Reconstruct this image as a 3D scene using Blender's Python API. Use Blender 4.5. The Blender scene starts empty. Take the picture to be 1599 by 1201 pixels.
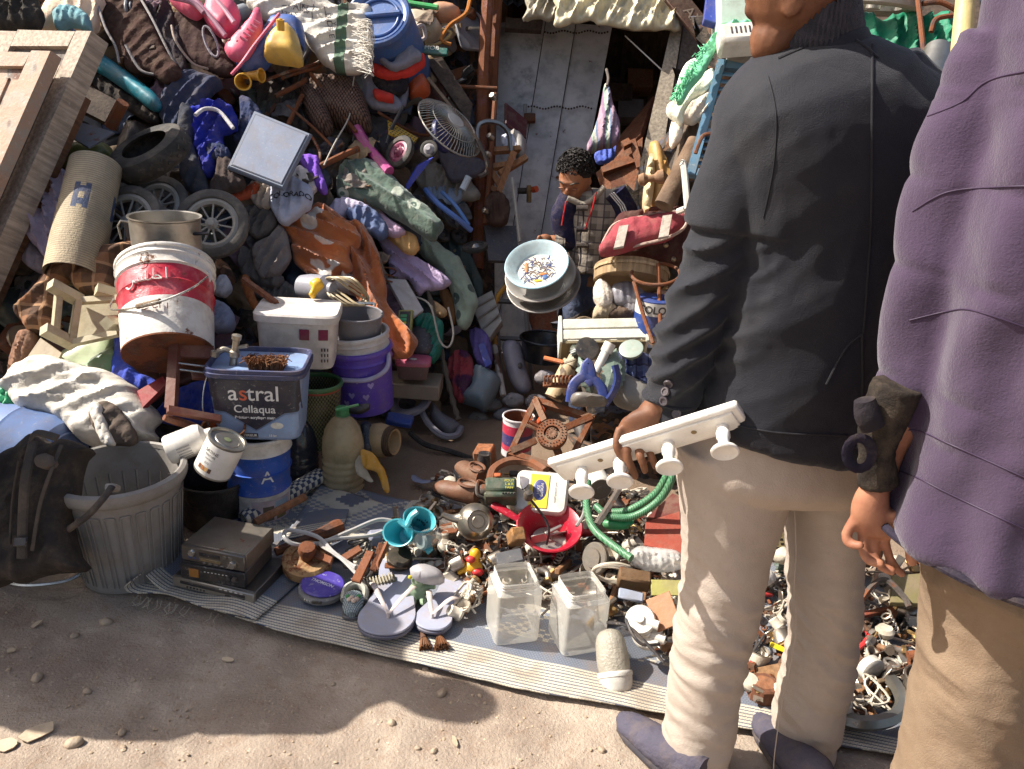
import bpy,math,random,re,numpy as np
from mathutils import Vector as V,Matrix,geometry
random.seed(7);np.random.seed(7)
sc=bpy.context.scene
COL=sc.collection
R=math.radians
# camera
PITCH,ROLL,CAMZ,F=R(21),R(4),1.6,1255.0
cr_=V((1,0,0));cu_=V((0,math.sin(PITCH),math.cos(PITCH)))
CR=cr_*math.cos(ROLL)+cu_*math.sin(ROLL)
CU=cu_*math.cos(ROLL)-cr_*math.sin(ROLL)
CF=V((0,math.cos(PITCH),-math.sin(PITCH)))
CAM=V((0,0,CAMZ))
cd=bpy.data.cameras.new('camera');co=bpy.data.objects.new('camera',cd);COL.objects.link(co)
cm=Matrix((CR,CU,-CF)).transposed().to_4x4();cm.translation=CAM
co.matrix_world=cm
cd.sensor_width=36;cd.lens=36*F/1599;cd.clip_end=300;cd.clip_start=.05
sc.camera=co
# sky and sun
SUN_EL=R(45)
SUN_TRAVEL=V((math.cos(SUN_EL)*.998,-math.cos(SUN_EL)*.06,-math.sin(SUN_EL)))
w=bpy.data.worlds.new('World');sc.world=w;w.use_nodes=True
nt=w.node_tree;bg=nt.nodes['Background']
sky=nt.nodes.new('ShaderNodeTexSky');sky.sky_type='NISHITA';sky.sun_disc=False
sky.sun_elevation=SUN_EL;sky.sun_rotation=R(-87);sky.dust_density=4;sky.ozone_density=.3
nt.links.new(sky.outputs[0],bg.inputs[0]);bg.inputs[1].default_value=.088
sl=bpy.data.lights.new('sun','SUN');sl.energy=5;sl.angle=R(.5);sl.color=(1,.945,.86)
so=bpy.data.objects.new('sun',sl);COL.objects.link(so)
so.rotation_euler=SUN_TRAVEL.to_track_quat('-Z','Y').to_euler();so.location=(-6,2,8)
vs=sc.view_settings;vs.view_transform='Standard';vs.look='None';vs.gamma=1;vs.exposure=.92
vs.use_curve_mapping=False
sc.cycles.max_bounces=6;sc.cycles.transparent_max_bounces=8
sc.cycles.caustics_reflective=False;sc.cycles.caustics_refractive=False
# places: a photo pixel plus a distance, a plane y or a height z
def ray(px,py):return CR*((px-799.5)/F)-CU*((py-600.5)/F)+CF
def W(px,py,d):return CAM+ray(px,py)*d
def WY(px,py,Y):
 r=ray(px,py);return CAM+r*(Y/r.y)
def G(px,py,z=0.):
 r=ray(px,py);return CAM+r*((z-CAMZ)/r.z)
def cv(x,y,z):return(CR*x+CU*y-CF*z).normalized()
def fr(loc,z,x=None):
 z=V(z).normalized();x=V(x)if x is not None else CR
 if abs(x.normalized().dot(z))>.98:x=CU
 y=z.cross(x).normalized();x=y.cross(z)
 m=Matrix((x,y,z)).transposed().to_4x4();m.translation=loc
 return m
def TR(x=0,y=0,z=0):return Matrix.Translation((x,y,z))
def RX(a):return Matrix.Rotation(R(a),4,'X')
def RY(a):return Matrix.Rotation(R(a),4,'Y')
def RZ(a):return Matrix.Rotation(R(a),4,'Z')
def up(loc,rz=0,rx=0,ry=0):return Matrix.Translation(loc)@RZ(rz)@RX(rx)@RY(ry)
U1=random.uniform
# numpy noise
_g=np.random.RandomState(3).randn(256,3);_g/=np.linalg.norm(_g,axis=1)[:,None]
_pm=np.random.RandomState(4).permutation(256);_pm=np.concatenate([_pm,_pm,_pm])
def pn(P,seed=0):
 P=np.asarray(P,float)+seed*17.31
 i=np.floor(P).astype(int);f=P-i;i&=255
 u=f*f*f*(f*(f*6-15)+10)
 def c(dx,dy,dz):
  h=_pm[_pm[_pm[(i[:,0]+dx)&255]+((i[:,1]+dy)&255)]+((i[:,2]+dz)&255)]
  return(_g[h]*(f-np.array([dx,dy,dz]))).sum(1)
 L=lambda a,b,t:a+(b-a)*t
 x0=L(L(c(0,0,0),c(1,0,0),u[:,0]),L(c(0,1,0),c(1,1,0),u[:,0]),u[:,1])
 x1=L(L(c(0,0,1),c(1,0,1),u[:,0]),L(c(0,1,1),c(1,1,1),u[:,0]),u[:,1])
 return L(x0,x1,u[:,2])
def fbm(P,o=3,seed=0):
 s=0;a=1;P=np.asarray(P,float)
 for k in range(o):s=s+a*pn(P*2**k,seed+k);a*=.5
 return s
def ridge(P,o=2,seed=0):
 s=0;a=1;P=np.asarray(P,float)
 for k in range(o):s=s+a*(1-2*np.abs(pn(P*2**k,seed+k))*1.6);a*=.5
 return s/1.5
# materials
def L_(h):
 h=h.lstrip('#');c=[int(h[i:i+2],16)/255 for i in(0,2,4)]
 return tuple((x/12.92 if x<=.04045 else((x+.055)/1.055)**2.4)for x in c)+(1,)
class NT:
 def __init__(s,nt):s.nt=nt
 def n(s,t,**k):
  o=s.nt.nodes.new(t)
  for a,b in k.items():
   if a[0]=='i' and a[1:].isdigit():s.set(o.inputs[int(a[1:])],b)
   else:setattr(o,a,b)
  return o
 def set(s,sock,b):
  if isinstance(b,bpy.types.NodeSocket):s.nt.links.new(b,sock)
  else:sock.default_value=b
 def math(s,op,a,b=0.,c=None):
  o=s.n('ShaderNodeMath',operation=op);s.set(o.inputs[0],a);s.set(o.inputs[1],b)
  if c is not None:s.set(o.inputs[2],c)
  return o.outputs[0]
 def mix(s,f,a,b,bt='MIX'):
  o=s.n('ShaderNodeMix',data_type='RGBA',blend_type=bt);s.set(o.inputs[0],f);s.set(o.inputs[6],a);s.set(o.inputs[7],b)
  return o.outputs[2]
 def noise(s,co,sca,det=4,rough=.55,col=False):
  o=s.n('ShaderNodeTexNoise');s.set(o.inputs['Vector'],co);o.inputs['Scale'].default_value=sca
  o.inputs['Detail'].default_value=det;o.inputs['Roughness'].default_value=rough
  return o.outputs[1 if col else 0]
 def step(s,v,a,b):
  o=s.n('ShaderNodeMapRange',interpolation_type='SMOOTHSTEP');s.set(o.inputs[0],v);o.inputs[1].default_value=a;o.inputs[2].default_value=b
  return o.outputs[0]
 def xyz(s,v):
  o=s.n('ShaderNodeSeparateXYZ');s.set(o.inputs[0],v);return o.outputs
MATS={}
def mat(col,rough=.6,metal=0.,var=.3,sc_=7.,bump=.25,bs=45.,dirt=.35,dc='#7d6d5c',rust=0.,pat=None,trans=0.,spec=.4,key='',sheen=0.,scr=0.,alpha=1.,wr=0.):
 k=(col,rough,metal,var,sc_,bump,bs,dirt,dc,rust,pat and pat.__name__+key,trans,spec,sheen,scr,alpha,wr)
 if k in MATS:return MATS[k]
 m=bpy.data.materials.new('m_'+col.strip('#'));m.use_nodes=True;t=NT(m.node_tree)
 b=m.node_tree.nodes['Principled BSDF']
 tc=t.n('ShaderNodeTexCoord').outputs['Object']
 oi=t.n('ShaderNodeObjectInfo')
 off=t.n('ShaderNodeVectorMath',operation='ADD',i0=tc);cx=t.n('ShaderNodeCombineXYZ')
 t.set(cx.inputs[0],t.math('MULTIPLY',oi.outputs['Random'],13.));t.set(cx.inputs[1],t.math('MULTIPLY',oi.outputs['Random'],7.));t.set(off.inputs[1],cx.outputs[0])
 co=off.outputs[0]
 base=L_(col)if pat is None else pat(t,tc)
 n1=t.noise(co,sc_,5,.6)
 v=t.math('MULTIPLY_ADD',t.math('SUBTRACT',n1,.5),2.2*var,1.)
 base=t.mix(1.,base,t.n('ShaderNodeCombineColor',i0=v,i1=v,i2=v).outputs[0],'MULTIPLY')
 if scr:
  n4=t.noise(co,sc_*9,3,.7);base=t.mix(t.math('MULTIPLY',t.step(n4,.60,.68),scr),base,L_('#b9b3a8'))
 if dirt:
  n2=t.noise(co,sc_*1.7+3,6,.65)
  base=t.mix(t.math('MULTIPLY',t.step(n2,.42,.68),dirt),base,L_(dc))
 rg=t.math('MULTIPLY_ADD',n1,.25,rough-.12)
 if rust:
  n3=t.noise(co,sc_*1.3+5,7,.7)
  rm=t.step(n3,.62-rust*.3,.70-rust*.3)
  rc=t.mix(n1,L_('#4a2716'),L_('#8a5230'))
  base=t.mix(rm,base,rc);rg=t.math('MAXIMUM',rg,t.math('MULTIPLY',rm,.85))
  if metal:t.set(b.inputs['Metallic'],t.math('MULTIPLY',t.math('SUBTRACT',1.,rm),metal))
 elif metal:b.inputs['Metallic'].default_value=metal
 t.set(b.inputs['Base Color'],base);t.set(b.inputs['Roughness'],rg)
 b.inputs['Specular IOR Level'].default_value=spec
 if alpha<1:b.inputs['Alpha'].default_value=alpha
 if sheen:b.inputs['Sheen Weight'].default_value=sheen
 if trans:b.inputs['Transmission Weight'].default_value=trans;b.inputs['IOR'].default_value=1.3
 if bump:
  bp=t.n('ShaderNodeBump');bp.inputs['Strength'].default_value=bump;bp.inputs['Distance'].default_value=.01
  hb=t.noise(co,bs,5,.65)
  if wr:hb=t.math('MULTIPLY_ADD',t.math('ABSOLUTE',t.math('SUBTRACT',t.noise(co,17,3,.5),.5)),5*wr,t.math('MULTIPLY',hb,.35));bp.inputs['Strength'].default_value=max(bump,.55)
  t.set(bp.inputs['Height'],hb);t.set(b.inputs['Normal'],bp.outputs[0])
 MATS[k]=m
 return m
def plast(c,**k):return mat(c,**{**dict(rough=.42,var=.14,dirt=.3,bump=.1,spec=.5,scr=.25),**k})
def cloth(c,**k):return mat(c,**{**dict(rough=.92,var=.28,dirt=.22,bump=.35,bs=140,spec=.15,sc_=9,wr=.5),**k})
def metl(c,**k):return mat(c,**{**dict(rough=.36,metal=.85,var=.2,dirt=.35,bump=.15),**k})
def wood(c,**k):return mat(c,**{**dict(rough=.8,pat=grain(c),key=c,dirt=.3,bump=.3,bs=70),**k})
def rusty(c='#6b4a38',**k):return mat(c,**{**dict(rough=.75,metal=.35,rust=.7,var=.35,bump=.4,bs=90,dirt=.3),**k})
def grain(c):
 def grain_(t,co):
  mp=t.n('ShaderNodeMapping',i0=co);mp.inputs['Scale'].default_value=(1,1,.08)
  n=t.noise(mp.outputs[0],60,5,.6)
  a=L_(c);return t.mix(t.step(n,.3,.7),tuple(x*.6 for x in a[:3])+(1,),tuple(min(1,x*1.15)for x in a[:3])+(1,))
 return grain_
def stripes(cols,ax=0,period=.05,wob=.0):
 """cols: list of (colour, end fraction)"""
 def stripes_(t,co):
  x=t.xyz(co)[ax]
  if wob:x=t.math('ADD',x,t.math('MULTIPLY',t.noise(co,6,2),wob))
  f=t.math('FRACT',t.math('DIVIDE',x,period))
  out=L_(cols[0][0])
  for i in range(1,len(cols)):out=t.mix(t.math('GREATER_THAN',f,cols[i-1][1]),out,L_(cols[i][0]))
  return out
 return stripes_
def plaid(b,c1,c2,p=.06,v=1):
 def plaid_(t,co):
  q=t.xyz(co);x,y=q[0],q[v]
  fx=t.math('FRACT',t.math('DIVIDE',x,p));fy=t.math('FRACT',t.math('DIVIDE',y,p))
  o=t.mix(t.math('MULTIPLY',t.math('GREATER_THAN',fx,.55),.6),L_(b),L_(c1))
  o=t.mix(t.math('MULTIPLY',t.math('GREATER_THAN',fy,.55),.6),o,L_(c1))
  o=t.mix(t.math('MULTIPLY',t.math('LESS_THAN',fx,.12),.8),o,L_(c2))
  return t.mix(t.math('MULTIPLY',t.math('LESS_THAN',fy,.12),.8),o,L_(c2))
 return plaid_
def blobs(b,c,sca=9,th=.6,soft=.02,seed=0.):
 def blobs_(t,co):
  ad=t.n('ShaderNodeVectorMath',operation='ADD',i0=co);ad.inputs[1].default_value=(seed,seed,seed)
  n=t.noise(ad.outputs[0],sca,1.5,.4)
  return t.mix(t.step(n,th-soft,th+soft),L_(b),L_(c))
 return blobs_
def rings(b,c,sca=9):
 def rings_(t,co):
  vo=t.n('ShaderNodeTexVoronoi');t.set(vo.inputs['Vector'],co);vo.inputs['Scale'].default_value=sca;vo.inputs['Randomness'].default_value=.7
  d=vo.outputs['Distance']
  r=t.math('MULTIPLY',t.step(d,.12,.15),t.math('SUBTRACT',1.,t.step(d,.26,.29)))
  r=t.math('MAXIMUM',r,t.math('SUBTRACT',1.,t.step(d,.05,.07)))
  return t.mix(r,L_(b),L_(c))
 return rings_
# mesh builder
class MB:
 def __init__(s):s.v=[];s.f=[];s.m=[]
 def add(s,vs,fs,M=None,mi=0):
  o=len(s.v)
  if M is not None:vs=[M@V(p)for p in vs]
  s.v+=[tuple(p)for p in vs];s.f+=[[i+o for i in f]for f in fs]
  s.m+=list(mi)if isinstance(mi,(list,tuple))else[mi]*len(fs)
  return s
 def box(s,x,y,z,M=None,b=.004,mi=0):
  b=min(b,.3*min(x,y,z));X,Y,Z=x/2,y/2,z/2;vs=[];ix={}
  for i in(-1,1):
   for j in(-1,1):
    for k in(-1,1):
     for a,p in enumerate(((i*X,j*(Y-b),k*(Z-b)),(i*(X-b),j*Y,k*(Z-b)),(i*(X-b),j*(Y-b),k*Z))):
      ix[i,j,k,a]=len(vs);vs.append(p)
  fs=[];q=lambda*t:fs.append([ix[u]for u in t])
  for g in(-1,1):
   q((g,-1,-1,0),(g,1,-1,0),(g,1,1,0),(g,-1,1,0));q((-1,g,-1,1),(1,g,-1,1),(1,g,1,1),(-1,g,1,1));q((-1,-1,g,2),(1,-1,g,2),(1,1,g,2),(-1,1,g,2))
   for h in(-1,1):
    q((g,h,-1,0),(g,h,1,0),(g,h,1,1),(g,h,-1,1));q((g,-1,h,0),(g,1,h,0),(g,1,h,2),(g,-1,h,2));q((-1,g,h,1),(1,g,h,1),(1,g,h,2),(-1,g,h,2))
    for k in(-1,1):q((g,h,k,0),(g,h,k,1),(g,h,k,2))
  for f in fs:
   a,b_,c=(V(vs[f[i]])for i in range(3));n=(b_-a).cross(c-a);ce=sum((V(vs[i])for i in f),V())/len(f)
   if n.dot(ce)<0:f.reverse()
  return s.add(vs,fs,M,mi)
 def lathe(s,prof,n=28,M=None,mi=0,a0=0.,a1=360.,el=1.,wob=None):
  vs=[];fs=[];ms=[];full=abs(a1-a0)>=359.9;cnt=n if full else n+1
  for j,(r,z)in enumerate(prof):
   for i in range(cnt):
    a=R(a0+(a1-a0)*i/n);rr=r*(1+(wob(a,z)if wob else 0));vs.append((rr*math.cos(a),rr*math.sin(a)*el,z))
  for j in range(len(prof)-1):
   for i in range(n):
    k=(i+1)%cnt;fs.append([j*cnt+i,j*cnt+k,(j+1)*cnt+k,(j+1)*cnt+i]);ms.append(mi[j]if isinstance(mi,(list,tuple))else mi)
  return s.add(vs,fs,M,ms)
 def tube(s,pts,r,n=8,closed=False,mi=0,M=None,flat=1.,hint=None):
  pts=[V(p)for p in pts];N=len(pts);rs=r if isinstance(r,(list,tuple))else[r]*N
  vs=[];fs=[];ref=V(hint)if hint is not None else None
  for i in range(N):
   a=pts[i-1]if(i or closed)else pts[0];b=pts[(i+1)%N]if(i<N-1 or closed)else pts[-1]
   t=(b-a).normalized()
   if ref is None:ref=V((0,0,1))if abs(t.z)<.9 else V((1,0,0))
   x=ref.cross(t)
   if x.length<1e-4:x=V((1,.3,.1)).cross(t)
   x.normalize();y=t.cross(x)
   if hint is None:ref=y
   for k in range(n):
    c=2*math.pi*k/n;vs.append(pts[i]+x*(math.cos(c)*rs[i])+y*(math.sin(c)*rs[i]*flat))
  for i in range(N if closed else N-1):
   for k in range(n):
    a=i*n+k;b=i*n+(k+1)%n;c=((i+1)%N)*n;fs.append([a,b,c+(k+1)%n,c+k])
  if not closed:fs+=[list(range(n))[::-1],[(N-1)*n+k for k in range(n)]]
  return s.add(vs,fs,M,mi)
 def prism(s,poly,z0,z1,M=None,mi=0,b=0.):
  n=len(poly);vs=[]
  c=(sum(p[0]for p in poly)/n,sum(p[1]for p in poly)/n)
  ins=[(p[0]+(c[0]-p[0])*b/max(1e-6,math.dist(p,c)),p[1]+(c[1]-p[1])*b/max(1e-6,math.dist(p,c)))for p in poly]
  L=[(ins,z0),(poly,z0+b),(poly,z1-b),(ins,z1)]if b else[(poly,z0),(poly,z1)]
  for q,z in L:vs+=[(p[0],p[1],z)for p in q]
  fs=[list(range(n))[::-1],[(len(L)-1)*n+i for i in range(n)]]
  for j in range(len(L)-1):fs+=[[j*n+i,j*n+(i+1)%n,(j+1)*n+(i+1)%n,(j+1)*n+i]for i in range(n)]
  return s.add(vs,fs,M,mi)
 def ell(s,rx,ry,rz,M=None,n=16,m=10,mi=0):
  p=[(max(1e-5,math.sin(math.pi*j/m)),-math.cos(math.pi*j/m))for j in range(m+1)]
  S=Matrix.Diagonal((rx,ry,rz,1));return s.lathe(p,n,(M@S)if M is not None else S,mi)
 def loft(s,secs,n=24,k=4,mi=0,sq=1.,cap=3):
  """secs: (centre, half-width vector, half-depth vector) rings joined by a smooth skin"""
  P=[[np.array(q,float)for q in sec]for sec in secs];out=[]
  for i in range(len(P)-1):
   p0,p1,p2,p3=P[max(0,i-1)],P[i],P[i+1],P[min(len(P)-1,i+2)]
   for j in range(k):
    t=j/k;out.append([.5*(2*b+(c-a)*t+(2*a-5*b+4*c-d)*t*t+(3*b-a-3*c+d)*t**3)for a,b,c,d in zip(p0,p1,p2,p3)])
  out.append(P[-1]);vs=[];fs=[]
  for c,A,B in out:
   for q in range(n):
    a=2*math.pi*q/n;ca,sa=math.cos(a),math.sin(a);e=1/sq
    vs.append(tuple(c+A*(math.copysign(abs(ca)**e,ca))+B*(math.copysign(abs(sa)**e,sa))))
  for i in range(len(out)-1):fs+=[[i*n+q,i*n+(q+1)%n,(i+1)*n+(q+1)%n,(i+1)*n+q]for q in range(n)]
  fs+=[list(range(n))[::-1]]*(cap&1)+[[(len(out)-1)*n+q for q in range(n)]]*(cap//2)
  return s.add(vs,fs,None,mi)
 def mesh(s,name):
  me=bpy.data.meshes.new(name);me.from_pydata([tuple(p)for p in s.v],[],s.f);return me
 def build(s,name,mats,parent=None,M=None,smooth=38):
  me=s.mesh(name);mats=mats if isinstance(mats,(list,tuple))else[mats]
  for m in mats:me.materials.append(m)
  if len(mats)>1:me.polygons.foreach_set('material_index',s.m)
  if smooth:me.shade_smooth();me.set_sharp_from_angle(angle=R(smooth))
  o=bpy.data.objects.new(name,me);COL.objects.link(o)
  if parent:o.parent=parent
  if M is not None:o.matrix_local=M
  return o
def cr(pts,k=6,closed=False):
 pts=[V(p)for p in pts];n=len(pts);out=[]
 for i in range(n if closed else n-1):
  g=(lambda j:pts[j%n])if closed else(lambda j:pts[min(max(j,0),n-1)])
  a,b,c,d=g(i-1),g(i),g(i+1),g(i+2)
  for j in range(k):
   t=j/k;out.append(.5*(2*b+(c-a)*t+(2*a-5*b+4*c-d)*t*t+(3*b-a-3*c+d)*t**3))
 if not closed:out.append(pts[-1])
 return out
def tag(o,label,cat,group=None,kind=None):
 if label:o['label']=label
 if cat:o['category']=cat
 if group:o['group']=group
 if kind:o['kind']=kind
 return o
def E(name,label,cat,M,group=None):
 o=bpy.data.objects.new(name,None);COL.objects.link(o);o.empty_display_size=.05
 o.matrix_world=M;return tag(o,label,cat,group)
def copy_tree(o,M=None,parent=None):
 c=o.copy();COL.objects.link(c);c.parent=parent
 if M is not None:c.matrix_world=M
 for ch in o.children:copy_tree(ch,None,c)
 return c
def one(mb,name,label,cat,m,M=None,group=None,smooth=38):return tag(mb.build(name,m,None,M,smooth),label,cat,group)
# remesh, smoothing, displacement
def arrays(me):
 v=np.empty(len(me.vertices)*3,'f');me.vertices.foreach_get('co',v);return v.reshape(-1,3).astype(float)
def normals(me):
 v=np.empty(len(me.vertices)*3,'f');me.vertex_normals.foreach_get('vector',v);return v.reshape(-1,3).astype(float)
def relax(me,it,lam=.5):
 v=arrays(me);e=np.empty(len(me.edges)*2,'i');me.edges.foreach_get('vertices',e);e=e.reshape(-1,2)
 cnt=np.bincount(e.ravel(),minlength=len(v))[:,None]
 for _ in range(it):
  s=np.zeros_like(v)
  for k in range(3):s[:,k]=np.bincount(e[:,0],v[e[:,1],k],len(v))+np.bincount(e[:,1],v[e[:,0],k],len(v))
  v+=lam*(s/np.maximum(cnt,1)-v)
 me.vertices.foreach_set('co',v.astype('f').ravel());me.update()
def displace(me,fn):
 v=arrays(me);n=normals(me);v+=n*fn(v,n)[:,None]
 me.vertices.foreach_set('co',v.astype('f').ravel());me.update()
def remesh(mb,voxel,it=3):
 o=bpy.data.objects.new('tmp',mb.mesh('tmp'));COL.objects.link(o)
 md=o.modifiers.new('r','REMESH');md.mode='VOXEL';md.voxel_size=voxel
 dg=bpy.context.evaluated_depsgraph_get();dg.update()
 me=bpy.data.meshes.new_from_object(o.evaluated_get(dg));old=o.data
 bpy.data.objects.remove(o);bpy.data.meshes.remove(old)
 if it:relax(me,it)
 return me
def place(me,name,m,parent=None,smooth=60):
 me.name=name;me.materials.clear()
 for x in(m if isinstance(m,(list,tuple))else[m]):me.materials.append(x)
 me.shade_smooth()
 if smooth:me.set_sharp_from_angle(angle=R(smooth))
 o=bpy.data.objects.new(name,me);COL.objects.link(o);o.parent=parent
 return o
# cloth-like lumps from an outline lying in a plane of its own
def lump(name,label,cat,m,px,d,n=(0,.35,1),bulge=.05,fold=.02,ff=9.,fa=90.,cr_amp=.007,res=.009,th=.03,seed=None,group=None,smooth=80,parent=None,edge=.05,jag=.004,tilt=0.,warp=.35):
 """px: outline in photo pixels, d: distance of its middle, n: facing (right, up, towards); fa: direction the folds run in"""
 if fold:ff*=1.9;res=min(res,.01)
 if seed is None:seed=len(bpy.data.objects)*1.37%97
 c=V((sum(p[0]for p in px)/len(px),sum(p[1]for p in px)/len(px)))
 o=W(c.x,c.y,d);M=fr(o,cv(*n));Mi=M.inverted();Z=M.col[2].to_3d()
 pl=[]
 for x,y in px:
  r=ray(x,y);k=(o-CAM).dot(Z)/r.dot(Z);p=Mi@(CAM+r*k);pl.append(V((p.x,p.y,0)))
 ol=[p.to_2d()for p in cr(pl,5,True)]
 P=[ol[0]]
 for p in ol[1:]:
  if(p-P[-1]).length>res*.55:P.append(p)
 if(P[0]-P[-1]).length<res*.4:P.pop()
 if jag:
  nn=pn(np.array([(p.x*40,p.y*40,seed)for p in P]),5);P=[p+(p.normalized()if p.length else p)*float(q)*jag*2 for p,q in zip(P,nn)]
 if jag and fold:n2=pn(np.array([(p.x*11,p.y*11,seed)for p in P]),6);P=[p*(1+.16*float(q))for p,q in zip(P,n2)]
 A=np.array([(p.x,p.y)for p in P]);lo,hi=A.min(0),A.max(0)
 if fold:q=max(ff,4.2/max(.05,float(min(hi-lo))));fold*=(ff/q)**.45;ff=q
 gx,gy=np.meshgrid(np.arange(lo[0],hi[0],res),np.arange(lo[1],hi[1],res*.87))
 gx[1::2]+=res/2;q=np.stack([gx.ravel(),gy.ravel()],1);q+=np.random.RandomState(1).uniform(-.18,.18,q.shape)*res
 a,b=A,np.roll(A,-1,0);ab=b-a;L2=(ab**2).sum(1)+1e-12
 def dist(q):
  out=np.full(len(q),9.);ins=np.zeros(len(q),bool)
  for i in range(len(a)):
   t=np.clip(((q-a[i])@ab[i])/L2[i],0,1);out=np.minimum(out,np.hypot(*(q-a[i]-t[:,None]*ab[i]).T))
   cnd=(a[i,1]>q[:,1])!=(b[i,1]>q[:,1])
   if ab[i,1]!=0:ins^=cnd&(q[:,0]<ab[i,0]*(q[:,1]-a[i,1])/ab[i,1]+a[i,0])
  return out,ins
 dq,ins=dist(q);q=q[ins&(dq>res*.45)]
 nb=len(P);pts=[V(p)for p in P]+[V(p)for p in q.tolist()]
 r=geometry.delaunay_2d_cdt(pts,[(i,(i+1)%nb)for i in range(nb)],[],1,1e-5)
 v2=np.array([(p.x,p.y)for p in r[0]]);tr=[list(f)for f in r[2]]
 d0,_=dist(v2);e=np.clip(d0/edge,0,1);dome=np.sqrt(1-(1-e)**2)
 ca,sa=math.cos(R(fa)),math.sin(R(fa));s=v2[:,0]*-sa+v2[:,1]*ca;u=v2[:,0]*ca+v2[:,1]*sa
 w3=np.stack([v2[:,0]*4,v2[:,1]*4,np.full(len(v2),seed)],1)
 us=lambda a,b:np.stack([u*a,s*b,np.full(len(v2),seed)],1)
 s2=s*ff+warp*1.7*fbm(us(2.4,2.4),2,1)+.2*u*ff*pn(us(1.2,1.2),9);s3=(s*.94+u*.34)*ff*2.2+warp*2*fbm(us(3,4),2,12)
 fo=1.9*(.42-np.abs(np.sin(math.pi*s2))**.62)*np.clip(.75+1.2*pn(us(2.6,6),3),.1,1.5)+.8*(.42-np.abs(np.sin(math.pi*s3))**.6)*np.clip(.5+1.6*pn(us(4,8),14),0,1.3)
 cm_=ridge(us(6,19),3,2)+.35*ridge(us(22,30),2,5)
 h=bulge*(dome if not fold else.5*dome)+(fold*fo+cr_amp*cm_*1.25)*(.4+.6*e)
 vs=[(x,y,z)for(x,y),z in zip(v2.tolist(),h.tolist())]
 ed={}
 for f in tr:
  for i in range(3):
   k=(f[i],f[(i+1)%3]);ed[k]=ed.get(k,0)+1
 bd={k[0]:k[1]for k in ed if(k[1],k[0])not in ed}
 mb=MB();mb.v=vs;mb.f=tr;mb.m=[0]*len(tr)
 if bd:
  s0=next(iter(bd));lp=[s0]
  while bd.get(lp[-1],s0)!=s0 and len(lp)<=len(bd):lp.append(bd[lp[-1]])
  o0=len(mb.v);mb.v+=[(vs[i][0]*.97,vs[i][1]*.97,vs[i][2]-th)for i in lp];n_=len(lp)
  mb.f+=[[lp[(i+1)%n_],lp[i],o0+i,o0+(i+1)%n_]for i in range(n_)]+[list(range(o0,o0+n_))[::-1]];mb.m+=[0]*(n_+1)
 ob=mb.build(name,m,parent,None,smooth)
 if parent:ob.matrix_local=parent.matrix_world.inverted()@M
 else:ob.matrix_world=M;tag(ob,label,cat,group)
 return ob
def crumple(name,label,cat,m,w=.26,h=.2,seed=0,amp=.05,n=26,group=None):
 r=np.random.RandomState(seed);a,b=np.meshgrid(np.linspace(-1,1,n),np.linspace(-1,1,n));a,b=a.ravel(),b.ravel();P=np.stack([a*.9,b*.9,np.full(a.size,seed*3.1)],1)
 z=.5*fbm(P,2,seed)
 for k in range(5):
  t=r.uniform(0,3.14);s=a*math.cos(t)+b*math.sin(t);z=z+(.42-np.abs(np.sin(s*r.uniform(1.6,4.5)+r.uniform(0,6)+1.2*pn(P*1.3,k)))**.6)*r.uniform(.3,.8)*np.clip(.6+1.3*pn(P*1.5,k+9),0,1.4)
 e=1+.22*pn(np.stack([np.arctan2(b,a)*1.4,a*0+seed,a*0],1),3);x=a*w/2*e*(1-.12*np.abs(b));y=b*h/2*e*(1-.12*np.abs(a));z=z*amp-.07*(a*a+b*b)*w
 mb=MB();mb.v=np.stack([x,y,z],1).tolist();mb.f=[[j*n+i,j*n+i+1,(j+1)*n+i+1,(j+1)*n+i]for j in range(n-1)for i in range(n-1)];mb.m=[0]*len(mb.f)
 o=one(mb,name,label,cat,m,None,group,0);o.data.shade_smooth();s_=o.modifiers.new('s','SOLIDIFY');s_.thickness=.003;return o
def quad(name,label,cat,m,px,th=.02,parent=None,group=None,b=.003):
 Q=[W(*p)for p in px];o=sum(Q,V())/4;z=(Q[1]-Q[0]).cross(Q[2]-Q[0]).normalized()
 if z.dot(CAM-o)<0:z=-z
 M=fr(o,z,Q[1]-Q[0]);Mi=M.inverted();P=[(Mi@p).to_2d()for p in Q]
 if sum(P[i].x*P[(i+1)%4].y-P[(i+1)%4].x*P[i].y for i in range(4))<0:P.reverse()
 mb=MB().prism([tuple(p)for p in P],-th,0,None,0,b)
 if parent:return mb.build(name,m,parent,parent.matrix_world.inverted()@M)
 return one(mb,name,label,cat,m,M,group)
def rod(name,label,cat,m,px,r,parent=None,group=None,n=8,k=5,flat=1.):
 Q=[W(*p)for p in px];o=Q[0].copy();Q=cr(Q,k)if len(Q)>2 else Q
 if parent:inv=parent.matrix_world.inverted();return MB().tube([inv@p for p in Q],r,n,flat=flat).build(name,m,parent)
 return one(MB().tube([p-o for p in Q],r,n,flat=flat),name,label,cat,m,TR(*o),group)
def text(s,size,fn,name,m,parent,align='CENTER',lift=.001,bold=0.):
 cu=bpy.data.curves.new('t','FONT');cu.body=s;cu.size=size;cu.align_x=align;cu.align_y='CENTER';cu.offset=bold
 o=bpy.data.objects.new('t',cu);COL.objects.link(o);dg=bpy.context.evaluated_depsgraph_get();dg.update()
 me=bpy.data.meshes.new_from_object(o.evaluated_get(dg));bpy.data.objects.remove(o);bpy.data.curves.remove(cu)
 for v in me.vertices:v.co=fn(v.co.x,v.co.y)
 me.name=name;me.materials.append(m);ob=bpy.data.objects.new(name,me);COL.objects.link(ob);ob.parent=parent
 return ob
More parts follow.
